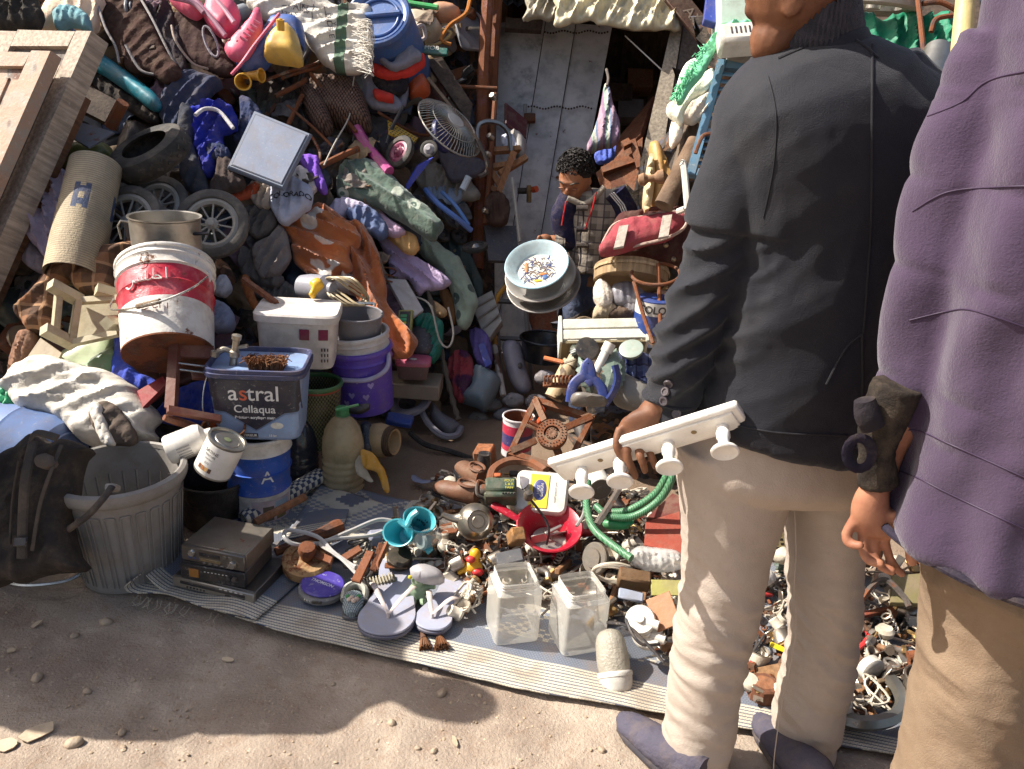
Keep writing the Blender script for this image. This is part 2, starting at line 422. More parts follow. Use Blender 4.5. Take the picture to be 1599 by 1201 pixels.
# GROUND
def dirt_(t,co):
 n=t.noise(co,3.2,6,.6);n2=t.noise(co,22,5,.65);n3=t.noise(co,140,3,.6)
 c=t.mix(t.step(n,.3,.7),L_('#8d7d6f'),L_('#ac9d8d'))
 c=t.mix(t.math('MULTIPLY',t.step(n2,.5,.7),.45),c,L_('#88705c'))
 c=t.mix(t.math('MULTIPLY',t.step(n2,.42,.28),.35),c,L_('#c6b6a2'))
 c=t.mix(t.math('MULTIPLY',t.step(n3,.66,.72),.6),c,L_('#e0d2bd'))
 c=t.mix(t.math('MULTIPLY',t.step(n3,.36,.30),.5),c,L_('#5d4a3b'))
 y=t.xyz(co)[1]
 e=t.step(t.math('ADD',y,t.math('MULTIPLY',n,.5)),2.55,3.2)
 return t.mix(t.math('MULTIPLY',e,.75),c,L_('#77624f'))
m_dirt=mat('#a58a6e',rough=.95,var=.12,dirt=0,bump=.7,bs=110,pat=dirt_,spec=.1)
def axis(lo,hi,fine,a,b,co):
 x=[lo]
 while x[-1]<hi:x.append(x[-1]+(fine if a<=x[-1]<=b else min(co,fine+.25*max(a-x[-1],x[-1]-b,0))))
 return np.array(x)
xs=np.concatenate([-np.geomspace(120,2.6,20),axis(-2.5,2.3,.016,-2.5,2.3,.1),np.geomspace(2.4,120,20)])
ys=np.concatenate([-np.geomspace(120,1,16),axis(-.5,3.2,.016,1.25,2.35,.1),np.geomspace(3.3,140,30)])
gx,gy=np.meshgrid(xs,ys);P=np.stack([gx.ravel(),gy.ravel(),np.zeros(gx.size)],1)
gz=.022*fbm(P*1.6,3,2)+.010*fbm(P*7,3,4)+.0045*np.abs(fbm(P*26,2,6))+.003*ridge(P*[9,30,1],2,8)-.012
for cx,cy,ca in((-.86,1.60,.5),(-.75,1.52,.4),(-.35,1.42,-.3),(.2,1.55,.2)):
 u=(P[:,0]-cx)*math.cos(ca)+(P[:,1]-cy)*math.sin(ca);v=-(P[:,0]-cx)*math.sin(ca)+(P[:,1]-cy)*math.cos(ca);gz=gz+np.exp(-(u/.10)**4-(v/.045)**4)*(-.006+.004*np.abs(np.sin(u*170+np.cos(v*60))))
near=np.clip((8-np.hypot(P[:,0],P[:,1]-2))/4,0,1);P[:,2]=gz*near
def gnd(x,y):
 p=np.array([[x,y,0.]]);return float(.022*fbm(p*1.6,3,2)[0]+.010*fbm(p*7,3,4)[0]-.010)
nx,ny=len(xs),len(ys);mb=MB();mb.v=P.tolist()
mb.f=[[j*nx+i,j*nx+i+1,(j+1)*nx+i+1,(j+1)*nx+i]for j in range(ny-1)for i in range(nx-1)];mb.m=[0]*len(mb.f)
tag(mb.build('ground',m_dirt,smooth=0),'dry sandy earth of the market yard',None,None,'structure').data.shade_smooth()
mb=MB();rs=random.Random(5)
for i in range(1500):
 x,y=rs.uniform(-1.9,1.6),rs.uniform(1.3,2.5);s=rs.uniform(.0018,.005)*(1.5 if rs.random()<.06 else 1)
 mb.ell(s*rs.uniform(.8,1.5),s,s*.7,TR(x,y,gnd(x,y)+s*.1)@RZ(rs.uniform(0,360)),5,3)
tag(mb.build('gravel',mat('#a8947c',var=.5,sc_=20,dirt=.3,bump=0)),'small loose grit scattered over the earth',None,None,'stuff')
# HEAP: depth of its surface along each line of sight
HC=np.array([(-300,900,2.85),(-300,500,3.0),(-300,0,3.3),(-300,-300,3.7),(0,880,2.8),(0,600,3.05),(0,300,3.25),(0,0,3.6),(0,-250,4.0),(200,820,3.0),(200,600,3.2),(200,350,3.5),(200,100,3.85),(200,-100,4.1),(200,-300,4.4),(400,770,3.25),(400,560,3.4),(400,350,3.7),(400,100,4.05),(400,-150,4.5),(560,690,3.75),(560,480,3.75),(560,300,4.0),(560,100,4.25),(560,-150,4.7),(700,640,4.2),(700,500,4.25),(700,300,4.4),(700,100,4.6),(700,-150,5.0),(780,600,4.6),(800,400,4.85),(800,200,5.0),(800,-150,5.3)],float)
def H(px,py,off=0.):
 d2=((HC[:,:2]-[px,py])**2).sum(1)+900;k=d2**-1.6;return float((HC[:,2]*k).sum()/k.sum())-off
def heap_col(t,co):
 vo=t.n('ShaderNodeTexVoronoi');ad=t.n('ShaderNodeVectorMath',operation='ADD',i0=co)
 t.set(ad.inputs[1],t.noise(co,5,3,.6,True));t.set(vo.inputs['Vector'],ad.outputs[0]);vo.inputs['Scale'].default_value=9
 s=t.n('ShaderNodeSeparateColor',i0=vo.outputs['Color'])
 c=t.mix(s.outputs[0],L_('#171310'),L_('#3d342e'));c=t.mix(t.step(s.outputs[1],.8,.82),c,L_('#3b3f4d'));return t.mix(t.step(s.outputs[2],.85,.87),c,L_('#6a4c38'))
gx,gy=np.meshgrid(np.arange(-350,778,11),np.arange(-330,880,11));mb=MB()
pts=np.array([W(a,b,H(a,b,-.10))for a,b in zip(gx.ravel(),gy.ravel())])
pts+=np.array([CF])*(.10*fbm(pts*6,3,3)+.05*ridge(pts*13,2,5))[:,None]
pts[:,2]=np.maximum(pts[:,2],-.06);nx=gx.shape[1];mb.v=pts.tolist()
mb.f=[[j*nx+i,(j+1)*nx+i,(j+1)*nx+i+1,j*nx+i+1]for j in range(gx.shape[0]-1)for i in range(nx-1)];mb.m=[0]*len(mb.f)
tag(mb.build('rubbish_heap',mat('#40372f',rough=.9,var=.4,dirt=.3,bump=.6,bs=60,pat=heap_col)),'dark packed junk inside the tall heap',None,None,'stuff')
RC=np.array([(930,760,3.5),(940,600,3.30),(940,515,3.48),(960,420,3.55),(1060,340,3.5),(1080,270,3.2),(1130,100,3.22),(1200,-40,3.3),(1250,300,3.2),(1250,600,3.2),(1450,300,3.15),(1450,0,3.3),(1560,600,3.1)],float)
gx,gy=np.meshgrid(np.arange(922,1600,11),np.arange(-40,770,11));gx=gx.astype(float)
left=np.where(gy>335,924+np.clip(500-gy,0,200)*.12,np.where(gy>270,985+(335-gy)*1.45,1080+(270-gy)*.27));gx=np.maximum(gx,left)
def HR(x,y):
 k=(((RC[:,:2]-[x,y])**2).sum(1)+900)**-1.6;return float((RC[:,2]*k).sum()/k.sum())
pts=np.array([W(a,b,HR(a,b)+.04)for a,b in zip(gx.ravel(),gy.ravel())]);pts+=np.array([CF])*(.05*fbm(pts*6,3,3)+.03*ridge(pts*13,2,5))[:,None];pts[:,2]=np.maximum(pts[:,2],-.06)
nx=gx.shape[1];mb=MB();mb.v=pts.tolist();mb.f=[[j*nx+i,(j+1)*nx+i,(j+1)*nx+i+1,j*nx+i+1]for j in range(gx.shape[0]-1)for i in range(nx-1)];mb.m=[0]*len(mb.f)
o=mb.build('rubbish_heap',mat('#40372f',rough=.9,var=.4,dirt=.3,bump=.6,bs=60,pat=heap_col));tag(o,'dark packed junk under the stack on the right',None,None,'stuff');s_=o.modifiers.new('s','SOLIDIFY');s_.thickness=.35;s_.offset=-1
# YARD WALLS AND THE SHED BEHIND
m_gry=mat('#77757a',rough=.75,metal=.2,var=.25,sc_=3,dirt=.45,dc='#4e4743',bump=.2,rust=.12)
m_old=wood('#7d6f60');m_brn=wood('#6d4a33');m_dk=wood('#4a3c32')
def fence(name,label,x0,y0,x1,y1,h,m,nb):
 L=math.hypot(x1-x0,y1-y0);e=E(name,label,'fence',Matrix.Translation((x0,y0,0))@RZ(math.degrees(math.atan2(y1-y0,x1-x0))))
 for i in range(nb):
  o=MB().box(L/nb-.008,.02,h+U1(-.12,.12),TR(L*(i+.5)/nb,U1(-.008,.008),h/2)).build('board',m,e)
 for z in(.5,h-.4):MB().box(L,.05,.08,TR(L/2,.04,z)).build('rail',m,e)
fence('board_fence','grey weathered board fence behind the heap',-3.6,4.75,-.2,5.75,2.9,m_old,17)
fence('board_fence','brown board fence along the far right of the yard',2.0,5.3,3.2,1.9,2.3,m_brn,16)
sh=E('shed','dark open shed of grey sheet metal behind the heap','shed',TR(.6,5.4,0))
def corr(w_,h_,n=22,a=.012):
 mb=MB();k=n*4
 vs=[(w_*i/k-w_/2,a*math.sin(i*math.pi/2),z)for z in(0,h_)for i in range(k+1)]+[(w_*i/k-w_/2,a*math.sin(i*math.pi/2)+.003,z)for z in(0,h_)for i in range(k+1)]
 o=2*(k+1);fs=[]
 for i in range(k):fs+=[[i,i+1,k+2+i,k+1+i],[o+i+1,o+i,o+k+1+i,o+k+2+i]]
 return mb.add(vs,fs)
corr(2.6,2.5).build('back_wall',m_dk,sh,TR(0,1.5,0));corr(1.9,2.45).build('side_wall',m_gry,sh,TR(-1.25,.6,0)@RZ(90));corr(1.9,2.45).build('side_wall',m_gry,sh,TR(1.28,.6,0)@RZ(90))
corr(2.7,2.1).build('roof',m_gry,sh,TR(0,-.35,2.28)@RX(-86))
for z in(.5,1.1,1.62):MB().box(2.4,.3,.03,TR(0,1.25,z)).build('shelf',m_dk,sh)
MB().box(2.6,.09,.12,TR(0,-.28,2.2)).build('lintel',m_dk,sh)
dr=E('metal_door','grey riveted sheet metal shed door standing ajar behind the boy','door',TR(*W(850,400,4.95)))
top=[(768,36),(853,30),(900,36),(957,41)];bot=[(690,560),(770,555),(815,552),(862,548)]
for i in range(3):
 dz=(.012,0,.006)[i]
 quad('panel',None,None,mat('#c4c1c0',rough=.6,metal=.25,var=.35,sc_=4,dirt=.35+.2*(i==0),dc='#45444a',bump=.15,rust=.05),[(*top[i],5.0+dz),(top[i+1][0]-1.2,top[i+1][1],4.98+dz),(bot[i+1][0]-1.2,bot[i+1][1],4.98+dz),(*bot[i],5.0+dz)],.012,dr)
inv=dr.matrix_world.inverted()
for k in range(46):
 i=k%23;q=i/22;y=50+(k//23)*118;x0=855-.215*(y-30);p=W(x0+q*98,y+2*math.sin(k*7),4.965)
 MB().ell(.007,.007,.005,inv@fr(p,cv(0,0,1)),6,4).build('rivet',m_dk,dr)
MB().tube([inv@W(x,y,4.93)for x,y in((820,163),(820,178),(831,178))],.012).build('latch',metl('#b5b2aa'),dr)
MB().box(.07,.05,.05,inv@fr(W(827,185,4.93),cv(0,0,1))).build('lock',rusty(),dr)
quad('door_post','pale weathered wooden door post leaning right of the dark opening','post',wood('#a39684'),[(1050,34,4.45),(1068,26,4.45),(1022,320,4.3),(985,320,4.3)],.05)
quad('wide_board','broad grey board beside the leaning door post','board',wood('#7b7166'),[(1069,38,4.46),(1112,78,4.5),(1052,300,4.4),(1024,300,4.4)],.03)
sb=E('painted_plank','dark brown plank with pale scrawled letters under the awning','plank',fr(W(1088,38,4.35),cv(.15,.1,1),cv(.62,-.75,0)))
MB().box(.42,.12,.03).build('board',wood('#5b4032'),sb)
text('AXNI',.085,lambda x,y:V((x,y,.017)),'lettering',mat('#8c7a68',bump=0),sb)
rod('rusty_pole','tall rusty red scaffold pole at the right end of the heap','pole',rusty('#7a4a40',metal=.2),[(772,-160,4.55),(757,80,4.5),(748,300,4.42),(745,420,4.4)],.034)
rod('rusty_pole','thinner rusty pole close behind the scaffold pole','pole',rusty('#6a3f36'),[(790,-160,4.62),(773,60,4.6),(764,300,4.55)],.028)
quad('lintel_beam','dark timber beam end above the metal door','beam',m_dk,[(790,27,4.8),(848,31,4.8),(845,47,4.8),(788,44,4.8)],.06)
cs=E('roof_sheet','corrugated grey roof sheet above the metal door','roof sheet',fr(W(812,4,4.85),cv(.1,.9,.5),cv(1,.02,0)))
corr(.42,.4,7).build('sheet',m_gry,cs,TR(0,-.2,0)@RX(-90))
lump('awning','cream plastic awning sagging over the shed opening','awning',mat('#cfc3a2',rough=.45,var=.2,dirt=.35,bump=.2,bs=20,spec=.5),[(862,-60),(870,12),(866,41),(905,34),(940,37),(990,46),(1030,47),(1060,45),(1064,10),(1080,-70),(960,-75)],4.4,(0,.25,1),.07,.04,5,75,.02,.018,.012)
lump('awning','greyish plastic sheet bunched at the awning corner','awning',mat('#a9a08c',rough=.5,dirt=.4),[(815,-40),(823,10),(818,27),(840,25),(866,27),(868,-5),(866,-45)],4.55,(0,.2,1),.05,.03,8,75)
# PEOPLE
def skin_col(c,d):
 def skin_(t,co):
  n=t.noise(co,14,5,.6);return t.mix(t.step(n,.35,.7),L_(c),L_(d))
 return skin_
def skin(c,d):return mat(c,rough=.55,var=.12,dirt=0,bump=.12,bs=160,pat=skin_col(c,d),key=c,spec=.35)
def secs(rows,Y,th,sk=0.):
 """rows: (left px, left py, right px, right py[, half depth[, shift in y]])"""
 out=[]
 for r in rows:
  dy=r[5]if len(r)>5 else 0;t=r[4]if len(r)>4 and r[4]else th
  a,b=WY(r[0],r[1],Y+dy),WY(r[2],r[3],Y+dy);h=sk*(b-a).x/2
  if sk:a,b=WY(r[0],r[1],Y+dy-h),WY(r[2],r[3],Y+dy+h)
  out.append(((a+b)/2,(b-a)/2,V((-sk*t,t,0))))
 return out
def limb(mb,path,Y,k=4,n=20,sq=1.):
 """path: (px, py, radius m, half depth m[, y shift]) centre line on the plane y = Y"""
 C=[WY(p[0],p[1],Y+(p[4]if len(p)>4 else 0))for p in path];S=[]
 for i,p in enumerate(path):
  t=(C[min(i+1,len(C)-1)]-C[max(i-1,0)]).normalized();a=t.cross(V((0,1,0))).normalized();b=a.cross(t).normalized()
  S.append((C[i],a*p[2],b*p[3]))
 return mb.loft(S,n,k,0,sq)
def chain(mb,pts,r0,r1,n=10):
 q=cr(pts,4);k=len(q);mb.tube(q,[r0+(r1-r0)*i/(k-1)for i in range(k)],n);mb.ell(r1,r1,r1,TR(*q[-1]),10,8)
def toarr(fn):return lambda v,n:fn(v,n)
# man in the black coat, seen from behind, Y 1.59
Y1=1.59
man=E('person','man in a black coat and beige trousers holding a white peg rack','person',TR(.62,Y1,0))
mI=man.matrix_world.inverted()
mb=MB()
hc=WY(1250,-52,Y1-.02)
mb.ell(.092,.082,.125,TR(*hc)@RY(8),22,16)
mb.ell(.044,.046,.066,TR(*WY(1226,8,Y1-.02))@RY(28),18,12)
mb.ell(.024,.018,.020,TR(*WY(1192,78,Y1-.02)),12,8)
mb.ell(.045,.045,.05,TR(*WY(1212,55,Y1-.02))@RY(20),14,10)
mb.ell(.021,.014,.020,TR(*WY(1180,14,Y1-.02))@RY(25),12,8)
mb.ell(.012,.018,.007,TR(*WY(1186,46,Y1-.02)),10,6);mb.ell(.014,.018,.008,TR(*WY(1189,62,Y1-.02)),10,6)
mb.ell(.018,.03,.012,TR(*WY(1184,-32,Y1-.02)),10,6)
ear=TR(*WY(1240,-2,Y1-.085))@RZ(-15)@RY(8)
mb.lathe([(.012,0),(.02,.006),(.026,.002),(.02,-.006),(.012,0)],18,ear@RX(90)@Matrix.Diagonal((.75,1.2,1,1)))
mb.ell(.016,.008,.026,ear,10,8)
limb(mb,[(1255,0,.062,.062),(1275,70,.066,.064),(1285,110,.09,.07)],Y1)
mb.loft(secs([(1225,130,1400,135,.06),(1190,200,1430,210,.08),(1190,350,1410,360,.08),(1150,500,1390,515,.10),(1125,640,1330,655,.10),(1150,690,1280,700,.06)],Y1,.1,.38),20,3)
limb(mb,[(1222,165,.045,.045),(1180,235,.036,.036),(1128,370,.034,.034),(1090,500,.032,.032),(1052,600,.03,.03),(1030,632,.030,.026),(1014,650,.030,.024)],Y1-.06)
limb(mb,[(1430,160,.06,.06),(1455,300,.05,.05),(1445,430,.045,.045),(1425,560,.036,.036),(1410,640,.03,.025)],Y1+.06)
mb.ell(.04,.02,.055,TR(*WY(1402,690,Y1+.06))@RY(8),14,10)
for k in range(4):chain(mb,[WY(1392+k*9,715,Y1+.06),WY(1388+k*9,745,Y1+.05),WY(1386+k*9,768-4*abs(k-1.4),Y1+.03)],.0095,.008)
chain(mb,[WY(1425,685,Y1+.04),WY(1432,715,Y1+.03),WY(1428,738,Y1+.02)],.011,.009)
for a in(0,1):
 px=(1140,1130,1116,1092,1086)if a==0 else(1283,1285,1283,1262,1245)
 limb(mb,[(px[0],720,.05,.05),(px[1],830,.045,.045),(px[2],980,.04,.04),(px[3],1110,.036,.036),(px[4],1205,.032,.036)],Y1+.07*a)
hp=lambda px,py,d=0.:WY(px,py,Y1-.07+d)
mb.loft([(hp(1024,642),(hp(1037,650)-hp(1011,634))*.5,V((0,.020,0))),(hp(1008,658),(hp(1029,674)-hp(987,645))*.5,V((0,.021,0))),(hp(996,676),(hp(1020,698)-hp(973,660))*.5,V((0,.017,0))),(hp(986,688),(hp(1012,708)-hp(965,672))*.42,V((0,.013,0)))],18,4)
chain(mb,[hp(969,668),hp(963,690,-.016),hp(966,706,-.022),hp(973,717,-.018)],.0102,.0080)
chain(mb,[hp(983,680),hp(978,706,-.024),hp(985,728,-.03),hp(992,744,-.026)],.0104,.0080)
chain(mb,[hp(998,690),hp(999,710,-.028),hp(1004,724,-.034),hp(1007,735,-.03)],.0100,.0078)
chain(mb,[hp(1012,698),hp(1017,712,-.024),hp(1021,722,-.028),hp(1023,729,-.024)],.0090,.0072)
chain(mb,[hp(1006,652,.02),hp(982,656,.035),hp(972,668,.038),hp(968,680,.032)],.012,.009)
me=remesh(mb,.0038,2);me.transform(mI)
place(me,'body',skin('#7a5138','#5e3c2a'),man,0)
mb=MB();hm=TR(*(mI@(hc+V((.012,0,.012)))))@RY(10)
mb.lathe([(math.sin(a)*1.,math.cos(a))for a in[i*.16 for i in range(0,11)]],24,hm@Matrix.Diagonal((.097,.088,.128,1)))
o=mb.build('hair',mat('#17120f',rough=.9,bump=1.,bs=220,var=.3,dirt=0),man);displace(o.data,lambda v,n:.004*fbm(v*60,2))
def wrinkle_tr(v,n):
 w1=v+.05*np.stack([pn(v*5,1),pn(v*5,2),pn(v*5,3)],1)
 r=ridge(w1*[5,5,13]+np.stack([w1[:,2]*0,w1[:,2]*0,w1[:,0]*6],1),2,4);kn=np.exp(-((v[:,2]-.42)/.20)**2)
 r2=ridge(w1*[9,9,30],2,8)
 low=np.exp(-((v[:,2]-.10)/.12)**2)
 return.009*r*(.15+1.0*kn+.9*low)+.0035*r2*(.1+1.2*kn+low)+.006*fbm(v*4,2,6)
LL=[(700,1064,1226),(760,1063,1222),(830,1066,1206),(900,1066,1190),(960,1060,1180),(1000,1055,1170),(1060,1046,1160),(1120,1040,1150),(1170,1035,1141),(1205,1034,1136),(1240,1042,1134)]
RL=[(700,1218,1337),(780,1229,1338),(860,1233,1338),(920,1230,1338),(980,1233,1337),(1050,1222,1331),(1100,1211,1319),(1150,1203,1307),(1200,1198,1296),(1238,1202,1290)]
mb=MB()
mb.loft(secs([(1118,600,1345,625,.125),(1094,680,1338,700,.13),(1076,725,1334,740,.13),(1076,755,1330,765,.10)],Y1,.14,.38),26,4,sq=1.2)
mb.loft(secs([(a+12*min(1,(y-690)/200),y,b-16*min(1,(y-690)/200),y+4,t*.88)for(y,a,b),t in zip(LL,(.12,.115,.105,.10,.09,.088,.085,.083,.082,.082,.08))],Y1-.02,.1,.4),26,5,sq=1.1)
mb.loft(secs([(a+18*min(1,(y-690)/200),y,b-18*min(1,(y-690)/200),y+4,t*.88,.02)for(y,a,b),t in zip(RL,(.12,.115,.105,.10,.09,.088,.085,.083,.082,.082))],Y1+.04,.1,.4),26,5,sq=1.1)
me=remesh(mb,.0062,2);displace(me,wrinkle_tr);relax(me,1,.4);me.transform(mI)
m_bei=cloth('#b0a397',var=.10,dirt=.12,dc='#8b7766',bs=300,bump=.25,wr=.12)
place(me,'trousers',m_bei,man)
for L in(RL,):
 pts=[mI@(WY(a+(14 if L is LL else 10),y,Y1-.075))for y,a,b in L]
 MB().tube(cr(pts,5),.0012,6).build('seam',m_bei,man)
m_sho=cloth('#6a6672',pat=stripes([('#77737f',.0),('#4e4b57',.6)],0,.009),key='sho',var=.2,bump=.5)
for toe,heel in(((966,1128),(1092,1240)),((1180,1128),(1262,1236))):
 a,b=G(*toe),G(*heel);dv=(b-a).normalized();sx=dv.cross(V((0,0,1)));L=.285
 sh_=E('shoe',None,None,man.matrix_world.inverted()@Matrix.Translation(a));sh_.parent=man
 S=[(V()+V((0,0,.022)),sx*.012,V((0,0,.014)))]
 for q,wd,h in((.03,.036,.026),(.08,.045,.034),(.15,.050,.044),(.205,.047,.056),(.25,.043,.062),(.28,.034,.058)):S.append((dv*q+V((0,0,h*.95)),sx*wd,V((0,0,h))))
 o=MB().loft(S,24,5).build('upper',m_sho,sh_);displace(o.data,lambda v,n:.0012*np.sin(v[:,0]*560+v[:,1]*220))
 pl=[(dv*q+sx*s*w_).to_2d()for s,rng in((1,1),(-1,-1))for q,w_ in[(0,.004),(.02,.03),(.06,.044),(.14,.05),(.21,.046),(.27,.036),(.287,.016)][::rng]]
 MB().prism([tuple(p)for p in pl],.002,.022,None,0,.004).build('sole',mat('#39363c',rough=.8),sh_)
def wrinkle_co(v,n):
 w1=v+.06*np.stack([pn(v*4,1),pn(v*4,2),pn(v*4,3)],1)
 arm=np.clip((.50-v[:,0]-(1.35-v[:,2])*.16)/.05,0,1)*(v[:,2]<1.36)
 d=w1@np.array([.75,.1,.65]);e=w1@np.array([-.6,.1,.75])
 rs_=1-np.abs(np.sin(e*math.pi*21+2.4*pn(v*5,7)))**.8*1.6
 rb=ridge(np.stack([d*1.7,e*6.5,v[:,1]*2],1),2,3)
 fine=ridge(w1*[16,10,20],2,9);vert=ridge(w1*[8,8,2.2],2,12)
 sh_=np.exp(-((v[:,2]-1.33)/.10)**2)
 return arm*(.009*rs_*np.clip(.7+1.5*pn(v*[9,9,7],21),0,1.5)+.006*fine)+(1-arm)*(.011*rb+.008*vert*sh_+.001*fine)+.005*fbm(v*4,2,5)
mb=MB()
mb.loft(secs([(1226,78,1338,60,.075),(1200,96,1392,88,.095),(1174,122,1438,122,.115),(1150,162,1466,162,.135),(1140,220,1474,222,.145),(1148,310,1462,312,.145),(1146,410,1434,414,.14),(1126,510,1404,520,.145),(1112,600,1370,615,.15),(1104,638,1352,660,.153),(1098,660,1336,688,.155)],Y1,.14,.42),34,4,sq=1.15)
limb(mb,[(1226,122,.036,.065),(1200,160,.052,.07),(1176,215,.062,.072),(1147,300,.068,.073),(1123,400,.066,.07),(1086,500,.062,.066),(1056,590,.056,.058),(1044,632,.052,.052),(1038,650,.052,.05)],Y1-.04,5,26)
limb(mb,[(1390,110,.05,.07),(1432,160,.058,.07),(1450,280,.06,.07),(1440,420,.058,.066),(1425,560,.05,.056),(1412,640,.044,.046)],Y1+.07,4,20)
me=remesh(mb,.0062,3);displace(me,wrinkle_co);relax(me,1,.35)
m_coat=mat('#13141e',rough=.72,var=.16,sc_=4,dirt=.08,dc='#4d4740',bump=.25,bs=420,spec=.3,sheen=.12,wr=.14)
me.transform(mI);place(me,'coat',m_coat,man)
coat_s=[(1188,92),(1158,118)]
def on_back(px,py):
 h,loc,nn,ix=coat_hit(px,py);return loc+nn*.001,nn
coat_o=[c for c in man.children if c.name.startswith('coat')][0]
from mathutils.bvhtree import BVHTree
def bvh(o,M):return BVHTree.FromPolygons([M@v.co for v in o.data.vertices],[tuple(p.vertices)for p in o.data.polygons])
_b=bvh(coat_o,Matrix.Translation((.62,Y1,0)))
def coat_hit(px,py):
 loc,nn,ix,ds=_b.ray_cast(CAM,ray(px,py).normalized())
 return(loc is not None),loc,nn,ix
def seam(pts,r=.0016,name='seam',m=None,hit=None,who=None):
 q=[(who or man).matrix_world.inverted()@(h[1]+h[2]*.0006)for h in(((hit or coat_hit)(*p))for p in pts)if h[0]]
 if len(q)>1:MB().tube(cr(q,3),r,6).build(name,m or m_coat,who or man)
def dens(pts,k=14):return[tuple(p.to_2d())for p in cr([V((x,y,0))for x,y in pts],k)]
m_sm=mat('#1b1a20',rough=.8,dirt=0)
seam(dens([(1362,70),(1361,200),(1360,340),(1352,470),(1346,540)]),.0022,m=m_sm)
seam(dens([(1346,522),(1346,620),(1338,700)]),.0035,'vent_edge',m_sm)
seam(dens([(1346,522),(1320,545),(1290,600)]),.0025,'vent_edge',m_sm)
seam(dens([(1200,120),(1212,180),(1208,260),(1192,340)]),.0012,m=m_sm)
seam(dens([(1104,650),(1150,664),(1220,676),(1324,680)]),.0022,'hem_stitch',m_sm)
seam(dens([(1215,92),(1270,70),(1330,62),(1370,90)]),.003,'collar_seam')
def band(rows,Y,name,m,th,ribs=0,N=120,k=6):
 S=secs(rows,Y,.08);mb=MB();mb.loft(S,N,k);me=mb.mesh(name)
 me.transform(mI);o=place(me,name,m,man)
 if ribs:displace(o.data,lambda v,n:.0034*np.sin(np.arctan2(v[:,1],v[:,0]-float(mI@S[0][0]and(mI@S[0][0]).x))*ribs))
 return o
band([(1206,100,1348,64,.085),(1202,76,1344,40,.086),(1208,46,1340,14,.084),(1222,22,1337,-4,.078),(1236,26,1328,4,.066)],Y1,'ribbed_collar',mat('#302f37',rough=.9,dirt=.1,bump=.4,bs=200,sheen=.2),.01,64)
band([(1196,104,1366,84,.098),(1206,90,1358,62,.092),(1220,74,1350,44,.085),(1226,70,1345,42,.078)],Y1,'collar_flap',m_coat,.01)
def button(px,py,r=.0095):
 hit,loc,nn,ix=coat_hit(px,py)
 if hit:
  mb=MB().lathe([(0.0001,.002),(.55*r,.002),(.62*r,.0045),(.92*r,.0045),(r,.002),(r,0)],18,mI@fr(loc+nn*.001,nn))
  mb.build('button',mat('#4a4348',rough=.35,spec=.6,dirt=.1),man)
for p in((1044,598),(1040,612),(1037,626),(1056,646)):button(*p)
sq_=[(1012,622),(1035,632),(1060,640),(1078,638)];seam(dens(sq_),.0035,'cuff_strap')
button(1296,35,.012)
rk=E('peg_rack','white wooden coat rack with four round pegs held by the man','coat rack',fr(WY(1006,692,Y1-.085),cv(-.08,-.76,.64),cv(.84,.33,.46)))
m_wh=plast('#e6e2da',rough=.35,dirt=.15)
MB().box(.425,.076,.018,None,.004).build('board',m_wh,rk)
MB().box(.395,.052,.005,TR(0,0,.0105),.002).build('raised_panel',m_wh,rk)
for x in(-.15,-.06,.05,.165):
 pg=MB().lathe([(.0001,0),(.0125,0),(.0115,.012),(.0135,.016),(.0135,.028),(.011,.032),(.0105,.050),(.024,.055),(.027,.059),(.027,.063),(.024,.065),(.022,.0635),(.0001,.0635)],26)
 pg.build('peg',m_wh,rk,TR(x,-.006,.011))
for x in(-.10,.11):MB().lathe([(.0001,.001),(.005,.001),(.006,.0)],12).build('screw',metl('#8a7a5a'),rk,TR(x,.004,.0135))
# person in the purple quilted coat, close on the right
Y2=1.27
pw=E('person','person in a purple quilted coat and tan trousers at the right edge','person',TR(1.0,Y2,0));pI=pw.matrix_world.inverted()
T2=[(1600,-240,1800,-240,0.1),(1590,-120,1850,-100,0.13),(1562,0,1880,20,0.155),(1528,160,1895,180,0.18),(1494,300,1890,330,0.195),(1466,420,1870,450,0.2),(1446,560,1845,600,0.2),(1428,650,1825,700,0.205),(1406,740,1810,800,0.212),(1382,792,1800,866,0.22),(1376,812,1796,886,0.222)]
mb=MB()
mb.loft(secs([(a+40,b,c-40,d,t*.72)for a,b,c,d,t in T2],Y2,.2),24,3)
h2=WY(1690,-400,Y2);mb.ell(.082,.098,.122,TR(*h2),20,14);mb.ell(.05,.06,.06,TR(*(h2+V((-.01,.045,-.085)))),14,10);mb.ell(.014,.02,.02,TR(*(h2+V((-.01,.10,-.02)))),8,6)
limb(mb,[(1690,-330,.06,.06),(1690,-230,.07,.08)],Y2)
limb(mb,[(1540,190,.04,.04),(1480,420,.038,.038),(1436,600,.034,.034),(1385,700,.03,.03),(1372,760,.027,.022)],Y2+.02)
limb(mb,[(1860,190,.05,.05),(1900,420,.045,.045),(1895,600,.038,.038),(1880,760,.028,.024),(1875,850,.04,.02)],Y2)
for k in range(4):chain(mb,[WY(1862+k*12,870,Y2),WY(1860+k*12,910,Y2-.01),WY(1860+k*12,935,Y2-.03)],.0095,.008)
limb(mb,[(1565,800,.10,.11),(1560,980,.08,.09),(1540,1120,.055,.06),(1520,1300,.045,.05)],Y2);limb(mb,[(1700,800,.10,.11),(1705,980,.08,.09),(1700,1120,.055,.06),(1690,1300,.045,.05)],Y2)
q2=lambda px,py,d=0.:WY(px,py,Y2+.0+d)
mb.loft([(q2(1371,752),(q2(1388,756)-q2(1354,748))*.5,V((0,.020,0))),(q2(1362,782),(q2(1390,790)-q2(1336,776))*.5,V((0,.024,0))),(q2(1362,808),(q2(1395,818)-q2(1328,806))*.5,V((0,.024,0))),(q2(1368,834),(q2(1400,842)-q2(1332,834))*.46,V((0,.018,0)))],20,5)
